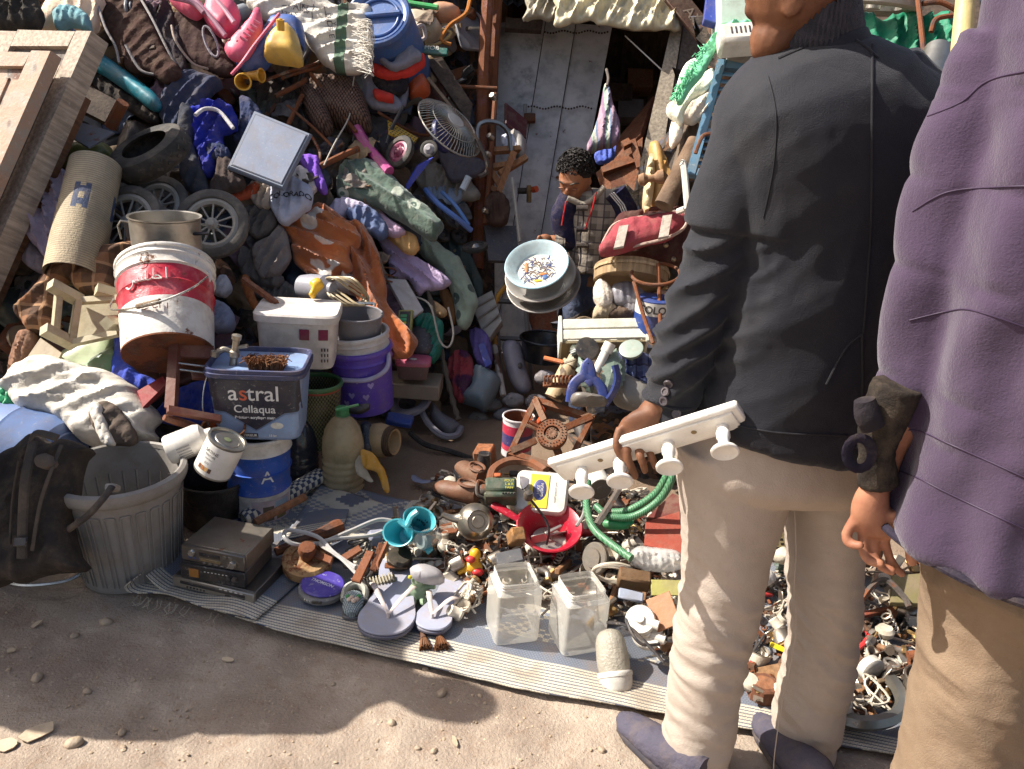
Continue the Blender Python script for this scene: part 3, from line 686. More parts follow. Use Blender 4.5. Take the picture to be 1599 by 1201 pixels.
chain(mb,[q2(1334,812),q2(1322,834,-.004),q2(1326,848,-.012),q2(1342,852,-.024)],.0100,.0088)
chain(mb,[q2(1348,832),q2(1348,858,-.008),q2(1356,874,-.018),q2(1374,880,-.028)],.0102,.0088)
chain(mb,[q2(1364,838),q2(1366,866,-.006),q2(1376,884,-.014),q2(1392,892,-.022)],.0098,.0084)
chain(mb,[q2(1380,838),q2(1388,868,-.002),q2(1398,886,-.006),q2(1408,896,-.010)],.0090,.0078)
chain(mb,[q2(1392,800,-.01),q2(1412,826,-.022),q2(1422,850,-.026),q2(1424,876,-.024)],.0140,.0108)
me=remesh(mb,.0042,2);me.transform(pI);place(me,'body',skin('#a8755a','#8c5a45'),pw,0)
mb=MB().lathe([(math.sin(a),math.cos(a))for a in[i*.17 for i in range(0,11)]],22,pI@TR(*(h2+V((0,-.012,.012))))@Matrix.Diagonal((.088,.104,.128,1)))
mb.build('hair',mat('#17120f',rough=.9,bump=1.,bs=220,var=.3,dirt=0),pw)
zs=sorted([WY(1480,165,1.10).z,WY(1462,310,1.10).z,WY(1520,486,1.06).z,WY(1500,690,1.05).z,WY(1480,768,1.05).z,WY(1540,60,1.12).z,1.62,.70])
def wrinkle_pu(v,n):
 wv=v+.03*np.stack([pn(v*4,1),pn(v*4,2),pn(v*4,3)],1)
 z=v[:,2]+.012*pn(v*[5,5,1],3)+(.03*(v[:,0]-.9));d=np.min(np.abs(z[:,None]-np.array(zs)[None]),1)
 a=np.arctan2(v[:,1]-Y2,(v[:,0]-1.0)*1.1)
 puff=.0035*(1-np.exp(-d/.010))
 ver=np.sin(a*17+2.2*pn(v*[2,2,5],5)+1.2*fbm(v*6,2,8));soft=fbm(wv*[9,9,3],2,4)
 return puff+.009*ver*(1-np.exp(-d/.03))+.012*soft+.0028*ridge(wv*[10,10,26],2,7)*np.exp(-d/.02)
mb=MB();mb.loft(secs(T2,Y2,.2),34,4,sq=1.1)
limb(mb,[(1860,100,.08,.09),(1900,300,.075,.08),(1905,560,.065,.07),(1890,740,.058,.06)],Y2,4,20)
limb(mb,[(1560,60,.05,.06),(1500,250,.062,.07),(1462,420,.060,.065),(1432,590,.055,.058),(1416,660,.05,.05)],Y2+.035,4,20)
me=remesh(mb,.0068,3);displace(me,wrinkle_pu)
m_pur=cloth('#43354a',var=.2,dirt=.18,dc='#4c3c50',sc_=3,bs=260,bump=.25,sheen=.25,wr=.16)
me.transform(pI);place(me,'quilted_coat',m_pur,pw,75)
_q=bvh([c for c in pw.children if c.name.startswith('quilted')][0],pw.matrix_world.copy())
def q_hit(px,py):
 loc,nn,ix,ds=_q.ray_cast(CAM,ray(px,py).normalized());return(loc is not None),loc,nn,ix
for l in([(1440,185),(1500,160),(1540,128),(1599,112),(1680,100)],[(1425,330),(1480,300),(1560,292),(1640,290)],[(1420,500),(1480,486),(1520,485),(1599,510),(1680,540)],[(1375,676),(1430,672),(1480,692),(1599,745),(1680,780)],[(1365,722),(1430,745),(1480,770),(1599,826),(1680,860)]):seam(dens(l,10),.0011,'stitched_seam',mat('#382840',bump=0,dirt=0),q_hit,pw)
(c0,A0,B0),=secs([(1374,813,1797,887,.224)],Y2,.237)
pts=[c0+A0*math.cos(2*math.pi*i/72)+B0*math.sin(2*math.pi*i/72)for i in range(72)]
MB().tube([pI@p for p in pts],.008,8,True).build('hem_piping',cloth('#2b2733'),pw)
mb=MB();limb(mb,[(1402,600,.040,.04),(1378,660,.037,.036),(1369,705,.030,.030),(1371,757,.034,.030)],Y2,5,26)
me=remesh(mb,.004,2);displace(me,lambda v,n:.002*fbm(v*26,2)+.0022*ridge(v*[20,20,40],1));me.transform(pI)
place(me,'knitted_cuff',cloth('#2a2522',bs=330,bump=.7),pw)
mb=MB().tube([pI@WY(1342+20*math.cos(a),708+24*math.sin(a),Y2-.03)for a in[i*.35 for i in range(18)]],.003,8,True,flat=3.);mb.build('strap_loop',cloth('#231f2b'),pw)
o=MB().loft([(pI@WY(1350,624,Y2-.03),V((.016,0,.006)),V((0,.012,0))),(pI@WY(1355,648,Y2-.035),V((.020,0,.008)),V((0,.014,0))),(pI@WY(1364,668,Y2-.035),V((.017,0,.01)),V((0,.012,0)))],20,5).build('striped_tab',cloth('#8a8688',pat=stripes([('#a5a1a0',0),('#2b272b',.5)],2,.0085),key='tab'),pw)
mb=MB()
mb.loft(secs([(1480,780,1760,800,.15),(1474,880,1745,890,.155),(1468,930,1730,940,.15),(1466,985,1600,985,.11)],Y2,.15),26,4)
mb.loft(secs([(1474,880,1640,890,.13),(1464,980,1632,985,.12),(1456,1050,1622,1055,.11),(1436,1120,1606,1122,.10),(1420,1180,1590,1180,.095),(1410,1260,1570,1262,.09),(1408,1330,1560,1330,.085)],Y2,.1),26,5)
mb.loft(secs([(1615,880,1770,890,.13),(1620,980,1765,985,.12),(1622,1120,1760,1122,.10),(1625,1330,1745,1330,.085)],Y2,.1),26,5)
me=remesh(mb,.0066,2)
def wr2(v,n):
 w1=v+.05*np.stack([pn(v*5,1),pn(v*5,2),pn(v*5,3)],1);e=w1@np.array([.45,.2,.85]);d=w1@np.array([.85,.1,-.45])
 return.022*(1-2.2*np.abs(pn(np.stack([d*3.4,e*9,v[:,1]*3],1),3)))+.0035*ridge(w1*[14,14,22],2,6)
displace(me,wr2);relax(me,1,.4);me.transform(pI);place(me,'trousers',cloth('#84715e',var=.14,dirt=.2,dc='#6d5440',bs=300,wr=.15),pw)
for x in(1520,1690):
 a=V((WY(x,1330,Y2).x,Y2,0));sh_=E('shoe',None,None,pI@Matrix.Translation(a));sh_.parent=pw
 S=[(V((0,.20-q,h)),V((w_,0,0)),V((0,0,h)))for q,w_,h in((0,.02,.02),(.04,.04,.03),(.10,.05,.04),(.18,.046,.055),(.24,.042,.06),(.28,.02,.05))]
 MB().loft(S,18,4).build('upper',mat('#2b2522',rough=.5),sh_)
# the boy by the door
Y3=3.62
boy=E('person','dark haired boy in a checked jacket lifting an enamel basin','person',TR(.40,Y3,0));bI=boy.matrix_world.inverted()
mb=MB()
hb=WY(897,276,Y3);hm=TR(*hb)@RZ(-24)@RX(24)@Matrix.Scale(.9,4)
mb.ell(.074,.088,.105,hm,22,16);mb.ell(.048,.05,.05,hm@TR(0,-.045,-.07),14,10);mb.ell(.013,.02,.018,hm@TR(0,-.092,-.025),10,8)
mb.ell(.05,.02,.012,hm@TR(0,-.075,.012),12,8);mb.ell(.024,.014,.007,hm@TR(0,-.083,-.062),10,6);mb.ell(.02,.014,.014,hm@TR(0,-.07,-.10),10,6)
for s in(-1,1):mb.ell(.008,.016,.026,hm@TR(s*.075,.01,-.02),10,8);mb.ell(.018,.012,.014,hm@TR(s*.035,-.065,-.035),10,6)
limb(mb,[(905,296,.048,.05),(918,325,.055,.06)],Y3+.04)
mb.loft(secs([(888,312,968,306,.08),(886,350,965,350,.10),(892,400,948,400,.10),(893,440,948,440,.11)],Y3+.05,.1),18,3)
limb(mb,[(890,318,.04,.04),(882,352,.034,.034),(888,378,.032,.032),(868,377,.028,.028),(852,377,.026,.02)],Y3-.02)
bp=lambda px,py,d=0.:WY(px,py,Y3-.06+d)
mb.ell(.034,.020,.038,TR(*bp(850,377))@RY(60),14,10)
for k,(ex,ey)in enumerate(((840,382),(838,379),(839,375),(842,372))):chain(mb,[bp(846,376+k*1.5-2),bp(841,ey-4,-.02),bp(ex,ey+3,-.012)],.0085,.0075,8)
chain(mb,[bp(852,381),bp(847,388,-.02),bp(843,389,-.025)],.0095,.008,8)
limb(mb,[(962,310,.05,.05),(980,360,.045,.045),(965,400,.04,.04),(930,405,.03,.03)],Y3)
mb.ell(.036,.022,.04,TR(*WY(922,404,Y3-.05)),12,8)
for x in(908,932):limb(mb,[(x,430,.075,.085),(x-4,500,.06,.065),(x-2,590,.05,.05),(x,690,.04,.04)],Y3+.04)
me=remesh(mb,.0055,3);me.transform(bI);place(me,'body',skin('#9a6a4c','#7e5039'),boy,0)
mb=MB();mb.lathe([(math.sin(a),math.cos(a))for a in[i*.165 for i in range(0,12)]],30,bI@hm@TR(0,.016,.022)@RX(-24)@Matrix.Diagonal((.080,.092,.098,1)))
o=mb.build('hair',mat('#1c1613',rough=.75,bump=1.,bs=120,var=.3,dirt=0),boy)
mb=MB();rr=random.Random(3)
for i in range(900):
 a,z=rr.uniform(0,6.28),rr.uniform(-.1,1);r_=math.sqrt(1-min(1,z*z));p=V((math.cos(a)*r_*.080,math.sin(a)*r_*.092,z*.098))
 mb.tube([p,p*1.07+V((rr.uniform(-.008,.008),0,.006)),p*1.10+V((rr.uniform(-.01,.01),rr.uniform(-.01,.01),0))],[.0042,.0038,.0026],4,M=bI@hm@TR(0,.016,.022)@RX(-24))
mb.build('curls',mat('#1c1613',rough=.7,bump=.3,dirt=0),boy)
for s in(-1,1):
 MB().ell(.016,.006,.0045,bI@hm@TR(s*.034,-.0855,-.018)@RX(-20),10,6).build('eyelid',skin('#8a5c42','#6e4632'),boy)
 MB().tube([bI@hm@V((s*.055,-.076,.012)),bI@hm@V((s*.036,-.090,.017)),bI@hm@V((s*.016,-.093,.010))],[.002,.004,.003],6).build('eyebrow',mat('#1c1613'),boy)
m_chk=cloth('#8d8379',pat=plaid('#6f675f','#a89d90','#4a4548',.055,2),key='boy')
mb=MB();mb.loft(secs([(893,300,958,296,.07),(884,316,972,310,.10),(882,350,970,348,.125),(889,390,952,388,.125),(889,420,950,418,.13)],Y3+.04,.1),28,4)
me=remesh(mb,.009,2);displace(me,lambda v,n:.008*ridge(v*[6,6,11],2,3));me.transform(bI);place(me,'jacket',m_chk,boy)
m_nav=cloth('#23233c')
for pth in([(893,306,.055,.065),(880,335,.062,.06),(884,362,.058,.056),(893,380,.05,.05),(877,378,.043,.042)],[(958,300,.055,.065),(974,330,.062,.06),(985,365,.055,.055),(966,402,.045,.045)]):
 mb=MB();limb(mb,pth,Y3-.01,5,22);me=mb.mesh('sleeve');displace(me,lambda v,n:.006*ridge(v*12,2,5));me.transform(bI);place(me,'sleeve',m_nav,boy)
mb=MB();limb(mb,[(882,377,.046,.045),(873,377,.043,.04),(866,376,.036,.034)],Y3-.02,4,20);me=mb.mesh('cuff');me.transform(bI);place(me,'cuff',m_chk,boy)
for k in range(3):MB().tube([bI@WY(x+k*3.2,y-k*1.2,Y3-.075)for x,y in((952,303),(968,322),(977,345))],.0032,6).build('stripe',cloth('#d8d5d0'),boy)
hd=MB().tube(cr([bI@WY(x,y,Y3-.075)for x,y in((886,310),(895,313),(911,319),(928,309),(944,292))],6),.013,10);hd.build('hood',cloth('#8f877b'),boy)
for pts in([(884,314),(880,335),(877,352)],[(931,300),(925,325),(918,345),(914,358)]):MB().tube(cr([bI@WY(x,y,Y3-.115)for x,y in pts],4),.0036,6).build('cord',cloth('#b0262b'),boy)
for i,y in enumerate((325,358,383)):MB().tube([bI@WY(x,y,Y3-.105)for x in(900,918)],.012,8).build('toggle',mat('#1d1b22'),boy)
MB().tube(cr([bI@WY(x,y,Y3-.1)for x,y in((909,318),(911,345),(906,370),(907,400),(905,415))],4),.004,6).build('zip',mat('#26242a'),boy)
mb=MB()
for x in(910,934):limb(mb,[(x,410,.085,.10),(x-5,470,.075,.085),(x-6,540,.066,.07),(x-3,620,.06,.06),(x,690,.055,.055)],Y3+.04,5,22)
me=remesh(mb,.01,2);displace(me,lambda v,n:.008*ridge(v*[6,6,14],2,3));me.transform(bI);place(me,'jeans',cloth('#3a4358',pat=blobs('#2c3448','#54607a',5,.5,.2),key='jean'),boy)
for x in(905,930):
 a=V((WY(x,690,Y3).x,Y3+.02,0));MB().loft([(bI@(a+V((0,.05-q,h))),V((w_,0,0)),V((0,0,h)))for q,w_,h in((0,.03,.04),(.08,.04,.05),(.16,.042,.04),(.22,.02,.02))],16,4).build('shoe',mat('#2b2b30'),boy)
# bystanders just outside the frame whose shadows fall across the yard
def bystander(label,head,coatc,tr,s=1.,rz=75,lean=10):
 k=1.70*s;f=V((*head,0))-V((SUN_TRAVEL.x,SUN_TRAVEL.y,0))*(k/-SUN_TRAVEL.z);f.z=0
 f.y+=math.sin(R(lean))*k;e=E('person',label,'person',Matrix.Translation(f)@RX(lean)@RZ(rz));S=lambda z,a,b:(V((0,0,z*s)),V((a,.08*a,0)),V((-.08*b,b,0)))
 mb=MB();mb.ell(.078*s,.095*s,.12*s,TR(0,0,1.62*s),18,12);mb.ell(.045,.05,.05,TR(.03,.03,1.54*s));mb.ell(.014,.02,.02,TR(.02,.095,1.6*s),8,6)
 mb.loft([S(1.42,.06,.06),S(1.52,.055,.058)],14,2);mb.loft([S(.82,.15,.1),S(1.0,.15,.1),S(1.25,.19,.1),S(1.4,.15,.08),S(1.45,.06,.06)],18,3)
 for q in(-1,1):
  mb.loft([S(.85,.08,.09)[0:1]+(V((.085,0,0)),V((0,.09,0)))]+[(V((q*.09,0,z*s)),V((r_,0,0)),V((0,r_,0)))for z,r_ in((.75,.08),(.45,.058),(.08,.042))],14,3)
  mb.loft([(V((q*x,y,z*s)),V((r_,0,0)),V((0,r_,0)))for x,y,z,r_ in((.17,0,1.4,.055),(.24,0,1.12,.043),(.25,.05,.88,.033),(.25,.08,.80,.036),(.25,.09,.72,.02))],12,3)
 me=remesh(mb,.012,2);place(me,'body',skin('#8a5f46','#6e4632'),e,0)
 mb=MB();mb.loft([S(.80,.2,.15),S(1.0,.2,.15),S(1.25,.225,.145),S(1.38,.19,.12),S(1.46,.08,.08)],24,4)
 for q in(-1,1):mb.loft([(V((q*x,y,z*s)),V((r_,0,0)),V((0,r_,0)))for x,y,z,r_ in((.15,0,1.42,.07),(.245,0,1.12,.062),(.255,.05,.86,.05))],16,3)
 me=remesh(mb,.014,2);displace(me,lambda v,n:.008*ridge(v*8,2));place(me,'coat',cloth(coatc),e)
 mb=MB()
 for q in(-1,1):mb.loft([(V((q*.095,0,z*s)),V((r_,0,0)),V((0,r_*1.1,0)))for z,r_ in((.9,.1),(.6,.085),(.3,.07),(.05,.065))],16,3);mb.loft([(V((q*.1,y,h)),V((w_,0,0)),V((0,0,h)))for y,w_,h in((.19,.03,.02),(.1,.045,.035),(-.05,.04,.05),(-.09,.02,.03))],12,2)
 me=remesh(mb,.014,2);place(me,'trousers',cloth(tr),e)
 MB().lathe([(math.sin(a),math.cos(a))for a in[i*.17 for i in range(0,11)]],18,TR(0,-.008,1.63*s)@Matrix.Diagonal((.086,.103,.125,1))).build('hair',mat('#17120f'),e)
bystander('bystander in a long grey coat casting the longer shadow',(-.05,1.735),'#57555a','#3b3a40')
bystander('bystander in a brown jacket nearest the yard corner',(-.45,1.69),'#5f4a3a','#4a4540',.98)
bystander('bystander in a dark blue jacket behind the others',(-.72,1.80),'#2d3550','#3a3632',1.02,20,6)
bystander('bystander in a black jacket behind the piled bags',(-.80,1.90),'#2b2b2f','#6a5a48',1.0,10,0)
# BUILDERS FOR THE JUNK
def p2m(px,d):return px*d/F
def LP(name,label,cat,m,px,off=.12,d=None,**k):
 if isinstance(m,str):m=cloth('#'+''.join('%02x'%min(235,int(int(m[i:i+2],16)*1.2+6))for i in(1,3,5)))
 if d is None:d=H(sum(p[0]for p in px)/len(px),sum(p[1]for p in px)/len(px))-off
 return lump(name,label,cat,m,px,d,**k)
def HARD(**k):return{**dict(fold=0,cr_amp=.003,jag=0,res=.02),**k}
def rrect(w,h,r,n=5):
 out=[]
 for cx,cy,a0 in((w/2-r,h/2-r,0),(-w/2+r,h/2-r,90),(-w/2+r,-h/2+r,180),(w/2-r,-h/2+r,270)):
  out+=[(cx+r*math.cos(R(a0+90*i/n)),cy+r*math.sin(R(a0+90*i/n)))for i in range(n+1)]
 return out
def bucket(name,label,cat,base,ax,r0,r1,h,m,bands=None,rim=.007,bottom=None,n=40,ribs=(),handle=None,group=None,inner=None,x=None,dent=0.,part='body'):
 e=E(name,label,cat,fr(base,ax,x),group);rr=lambda z:r0+(r1-r0)*z/h
 w=.004;zs=sorted({0.,h}|{b[0]*h for b in(bands or[])}|{q*h+s for q in ribs for s in(-.008,0,.008)}|{h*i/8 for i in range(9)})
 ms=[m]+[b[1]for b in(bands or[])];prof=[];mi=[]
 for z in zs:
  prof.append((rr(z)+(.006 if any(abs(z-q*h)<1e-6 for q in ribs)else 0),z))
 for a,b in zip(zs,zs[1:]):
  k=0
  for j,bb in enumerate(bands or[]):
   if(a+b)/2>bb[0]*h:k=j+1
  mi.append(k)
 wb=(lambda a,z:dent*float(pn(np.array([[math.cos(a)*2,math.sin(a)*2,z*7]]),int(h*1000)%9)[0]))if dent else None
 MB().lathe(prof,n,None,mi,wob=wb).build(part,ms,e)
 MB().lathe([(.0001,.004),(r0-.012,.004),(r0-.006,0),(r0+.001,-.003),(r0+.001,.003)],n,wob=wb).build('base',bottom or m,e)
 MB().lathe([(r1-w,h),(rr(h*.5)-w,h*.5),(r0-w,.012),(.0001,.012)],n,wob=wb).build('lining',inner or m,e)
 if rim:MB().tube([(r1*math.cos(2*math.pi*i/n),r1*math.sin(2*math.pi*i/n),h)for i in range(n)],rim,8,True,flat=1.3).build('rim',m if not bands else ms[-1],e)
 return e
def wheel(name,label,loc,ax,r,t,mt,mr,spokes=10,group=None,solid=False,cat='wheel'):
 e=E(name,label,cat,fr(loc,ax)@RZ(U1(0,60)),group);N=40
 MB().lathe([(r-2*t,-.4*t),(r-1.7*t,-t*.9),(r-.8*t,-t),(r-.15*t,-.65*t),(r,0),(r-.15*t,.65*t),(r-.8*t,t),(r-1.7*t,.9*t),(r-2*t,.4*t)],N).build('tyre',mt,e)
 q=r-2*t;MB().lathe([(q+.002,-.5*t),(q+.002,.55*t),(q-.01,.75*t),(q-.022,.4*t),(q-.022,-.5*t),(q+.002,-.5*t)],N).build('rim',mr,e)
 MB().lathe([(.0001,.022),(.012,.022),(.02,.012),(.026,.008),(.026,-.02),(.0001,-.02)],18).build('hub',mr,e)
 if solid:MB().lathe([(.02,.004),(q-.018,.002),(q-.018,-.004),(.02,-.004)],N).build('disc',mr,e)
 for i in range(spokes):
  a=2*math.pi*i/spokes;MB().tube([(.02*math.cos(a),.02*math.sin(a),.004),((q-.016)*math.cos(a),(q-.016)*math.sin(a),.004)],.0042,6).build('spoke',mr,e)
 return e
def boxat(name,label,cat,m,loc,size,z=(0,1,.4),x=(1,0,0),group=None,b=.006):
 return one(MB().box(*size,None,b),name,label,cat,m,fr(loc,cv(*z),cv(*x)),group)
def onto(ob,lift=.002):
 b=BVHTree.FromPolygons([v.co for v in ob.data.vertices],[tuple(p.vertices)for p in ob.data.polygons])
 def f(x,y):
  h=b.ray_cast(V((x,y,1)),V((0,0,-1)))
  return V((x,y,(h[0].z if h[0]else 0)+lift))
 return f
def cone(rfun,a0=0.):return lambda x,y:V((rfun(y)*math.sin(x/rfun(y)+a0),-rfun(y)*math.cos(x/rfun(y)+a0),y))
def ringpts(r,n=24,el=1.,z=0):return[(r*math.cos(2*math.pi*i/n),r*el*math.sin(2*math.pi*i/n),z)for i in range(n)]
def loose_wire(name,label,cat,m,pts,r,group=None,k=7):return rod(name,label,cat,m,pts,r,None,group,6,k)
def strokes(lines,r,name,m,parent,fn):
 mb=MB()
 for l in lines:mb.tube([fn(x,y)for x,y in[tuple(p.to_2d())for p in cr([V((a,b,0))for a,b in l],4)]],r,6,flat=.5)
 return mb.build(name,m,parent)
def weave(c1,c2,sx=.012,sz=.008,ax=(0,1)):
 def weave_(t,co):
  q=t.xyz(co);a=t.math('FLOOR',t.math('DIVIDE',q[ax[1]],sz));f=t.math('FRACT',t.math('ADD',t.math('DIVIDE',q[ax[0]],sx),t.math('MULTIPLY',a,.5)))
  g=t.math('FRACT',t.math('DIVIDE',q[ax[1]],sz))
  o=t.mix(t.math('GREATER_THAN',f,.55),L_(c1),L_(c2));return t.mix(t.math('MULTIPLY',t.math('LESS_THAN',g,.2),.6),o,L_(c2))
 return weave_
m_rub=mat('#2c2a28',rough=.75,var=.2,dirt=.45,dc='#6a6056',bump=.3);m_rust=rusty();m_iron=rusty('#57504b',rust=.35,metal=.5)
m_alu=metl('#b8b2a8',rough=.42,dirt=.3,scr=.2);m_stl=metl('#c4c0b8',rough=.25);m_blk=plast('#232226');m_chr=metl('#9d9a94',rough=.3)
m_brs=metl('#a5875a',rough=.4);m_wht=plast('#cfcac0');m_cop=metl('#a06a45',rough=.35)
# LEANING DOORS ON THE LEFT
def dA(x,y,o=0):return 3.12-(x-(141-.43*(y-50)))*.0013-(y-50)*.0003+o
def dq(pts,o=0):return[(x,y,dA(x,y,o))for x,y in pts]
m_pale=wood('#b3a392',scr=.5,dirt=.3);m_pink=mat('#a58672',rough=.75,var=.2,dirt=.35,dc='#7fa0a0',scr=.5,pat=blobs('#a98c78','#6d4632',6,.62,.02),key='pinkdoor',bump=.6,bs=30)
A=E('old_door','pale weathered panel door leaning on the heap, behind the peeling one','door',TR(*W(60,300,3.1)))
ln=lambda x,y:x-.44*(y-48)
def strip(x0,x1,y0,y1,o,nm,m,e,th):quad(nm,None,None,m,dq([(ln(x0,y0),y0),(ln(x1,y0),y0+(x1-x0)*.03),(ln(x1,min(y1,500)),min(y1,500)),(ln(x0,min(y1,500)),min(y1,500))],o),th,e)
strip(118,142,47,700,0,'stile',m_pale,A,.085);strip(26,117,46,72,.002,'rail',m_pale,A,.06);strip(-40,25,46,700,0,'stile',m_pale,A,.06)
strip(25,118,72,700,.035,'panel',wood('#6d655f'),A,.02);strip(96,117.5,100,125,.001,'hinge_block',m_pale,A,.04);strip(26,117.5,330,370,.002,'rail',m_pale,A,.05)
B=E('old_door','pinkish brown panel door with peeling paint leaning in front','door',TR(*W(20,250,2.95)))
strip(62,92,78,700,-.16,'stile',m_pink,B,.05);strip(-60,61.5,78,103,-.158,'rail',m_pink,B,.05);strip(-120,-60.5,78,700,-.16,'stile',m_pink,B,.05)
strip(-60,62,103.5,640,-.13,'panel',m_pink,B,.02);strip(-40,44,118,620,-.142,'raised_panel',m_pink,B,.014)
for i,(x,m_,o)in enumerate(((150,m_dk,.10),(166,m_brn,.16))):
 quad('plank',('dark plank tucked behind the edge of the pale leaning door','brown plank standing furthest right behind the leaning doors')[i],'plank',m_,dq([(ln(x,150),150),(ln(x+12,150),151),(ln(x+12,560),560),(ln(x,560),560)],o),.03)
# TOP OF THE HEAP
LP('bag','black crumpled bag at the top left above the leaning doors','bag','#2c2926',[(-10,-20),(45,-15),(64,12),(58,40),(20,46),(-30,44)],bulge=.1)
LP('cloth','beige bundled cloth around the teal towel','cloth','#b29c88',[(60,30),(92,-12),(155,-20),(152,30),(138,50),(115,40),(90,35),(70,48)],.1,bulge=.07)
LP('towel','teal blue towel folded at the top of the heap','towel','#5f8288',[(83,20),(105,8),(128,14),(137,30),(134,42),(110,36),(88,46)],.2,bulge=.05)
st=E('pushchair_cover','dark brown pushchair cover with grey piping','pushchair cover',TR(*W(210,60,3.7)))
LP('fabric',0,0,cloth('#43302a',bs=60),[(150,-5),(215,-14),(236,30),(262,80),(284,114),(262,128),(235,114),(200,108),(182,72),(160,40)],.12,bulge=.06,fold=.008,fa=60,cr_amp=.003,parent=st)
for q in([(216,-8),(238,30),(264,82),(284,114)],[(152,4),(164,42),(180,72),(186,98)],[(196,70),(218,108),(240,116)]):rod('piping',0,0,cloth('#8f8a88'),[(x,y,H(x,y)-.2)for x,y in q],.006,st)
hd=E('pushchair_hood','dark pushchair hood with an oval grey ringed window','pushchair hood',TR(*W(310,70,3.7)))
LP('fabric',0,0,cloth('#3b2a29',bs=60),[(262,28),(285,20),(330,34),(352,72),(368,112),(330,112),(298,98),(272,64)],.17,bulge=.07,fold=.006,cr_amp=.003,parent=hd)
c=W(329,65,H(329,65)-.27);MB().tube([hd.matrix_world.inverted()@(c+CR*(9*math.cos(a)*.003+.0011*22*math.sin(a))-CU*(.003*24*math.sin(a)))for a in[i*.3 for i in range(21)]],.006,6,True).build('window_ring',cloth('#97929a'),hd)
rod('piping',0,0,cloth('#a8988c'),[(x,y,H(x,y)-.24)for x,y in((268,40),(275,65),(300,98),(325,108))],.006,hd)
LP('bag','black nylon bag squeezed under the pushchair hood','bag','#2a2528',[(225,8),(262,4),(275,40),(290,100),(280,118),(262,82),(240,40)],.1,bulge=.05)
LP('cloth','torn tan lining hanging from the dark hood','cloth','#a58a74',[(298,92),(322,100),(352,108),(340,118),(318,116),(300,108)],.2,bulge=.02)
tp=E('toy_pushchair','pink plastic toy pushchair on top of the heap','toy',TR(*W(350,50,3.75)));m_pk=plast('#d75c78')
LP('seat',0,0,m_pk,[(318,22),(332,-6),(362,0),(374,20),(364,46),(346,56),(326,40)],.26,parent=tp,**HARD(bulge=.06))
LP('footrest',0,0,m_pk,[(352,70),(385,34),(402,10),(408,40),(386,86),(360,90)],.30,parent=tp,**HARD(bulge=.03))
for i in range(7):rod('slat',0,0,plast('#e88a9c'),[(364+i*5.4,70-i*6.4,H(380,50)-.355),(376+i*5.0,78-i*6.8,H(380,50)-.345)],.006,tp)
for q in([(296,-10),(330,28),(352,56)],[(326,-14),(350,14),(366,36)],[(268,-4),(300,4),(318,20)]):rod('tube',0,0,plast('#a8788a'),[(x,y,H(x,y)-.34)for x,y in q],.012,tp)
LP('seat_side',0,0,m_pk,[(262,-6),(300,-8),(318,12),(304,26),(280,14)],.24,parent=tp,**HARD(bulge=.05))
rod('handle',0,0,m_pk,[(362,116,3.6),(378,98,3.58),(398,70,3.6),(436,22,3.65)],.008,tp)
LP('toy','blue plastic toy seat with moulded holes below the white sack','toy',plast('#3d5c9d'),[(368,98),(400,78),(416,42),(432,30),(470,34),(474,74),(452,60),(430,84),(408,108),(384,112)],.2,**HARD(bulge=.06))
ty=E('toy','yellow plastic toy block with a round peg','toy',TR(*W(445,75,3.7)))
LP('body',0,0,plast('#d4ab52'),[(412,88),(420,64),(440,46),(458,46),(468,66),(472,98),(450,98),(425,94)],.3,parent=ty,**HARD(bulge=.07))
MB().lathe([(.0001,.03),(.008,.03),(.01,.025),(.018,.025),(.018,-.02)],18,ty.matrix_world.inverted()@fr(W(438,40,3.62),cv(.1,.8,.5))).build('peg',plast('#d9a235'),ty)
for i,(x,y,ax,r)in enumerate(((382,128,(.1,-.35,.9),.036),(398,118,(.9,-.1,.3),.03))):
 e=E('plastic_horn',('yellow plastic toy horn facing the viewer','yellow toy horn lying behind the other one')[i],'toy',fr(W(x,y,H(x,y)-.25),cv(*ax)))
 MB().lathe([(r*.45,-.09),(r*.55,-.04),(r*.85,.02),(r,.035),(r*.97,.037),(r*.75,.015),(r*.4,-.06)],24).build('bell',plast('#d39a2c'),e);MB().tube(ringpts(r,24,1,.036),.004,6,True).build('rim',plast('#dca93c'),e)
def sack_pat(t,co):
 x,y,z=t.xyz(co);c=t.mix(t.math('MULTIPLY',t.math('GREATER_THAN',x,.062),t.math('LESS_THAN',x,.115)),L_('#cfc7ba'),L_('#48654f'))
 return t.mix(t.math('MULTIPLY',t.math('LESS_THAN',t.math('FRACT',t.math('DIVIDE',x,.008)),.25),.2),c,L_('#8d857a'))
ws=E('woven_sack','white woven plastic sack with printed words and a green stripe','sack',TR(*W(500,55,3.8)))
o=LP('body',0,0,mat('#cfc7ba',rough=.6,pat=sack_pat,dirt=.25,bump=.3,bs=200),[(385,4),(440,-6),(520,8),(576,14),(580,32),(574,50),(578,90),(564,108),(530,112),(502,96),(484,74),(462,44),(415,26)],.26,bulge=.10,fold=.02,fa=15,ff=7,parent=ws)
f=onto(o);mp=mat('#4b4a50',bump=0,dirt=.2)
for s,x,y,z_,a in(('DE DEBLE',.03,-.0,.035,-78),('MAIN',-.14,.115,.045,-8),('ATINS',-.18,.075,.032,-8),('DES',-.10,.075,.03,-8),('y bl',.058,-.0,.03,-78)):
 ca,sa=math.cos(R(a)),math.sin(R(a));text(s,z_,lambda u,v:f(x+u*ca-v*sa,y+u*sa+v*ca),'print',mp,o)
for x0,y0,x1,y1 in((-.22,.135,.17,.10),(-.06,.13,-.06,.03),(.0,.12,.005,.05)):strokes([[(x0,y0),((x0+x1)/2,(y0+y1)/2),(x1,y1)]],.0018,'print_line',mp,o,f)
mb=MB();inv=ws.matrix_world.inverted()
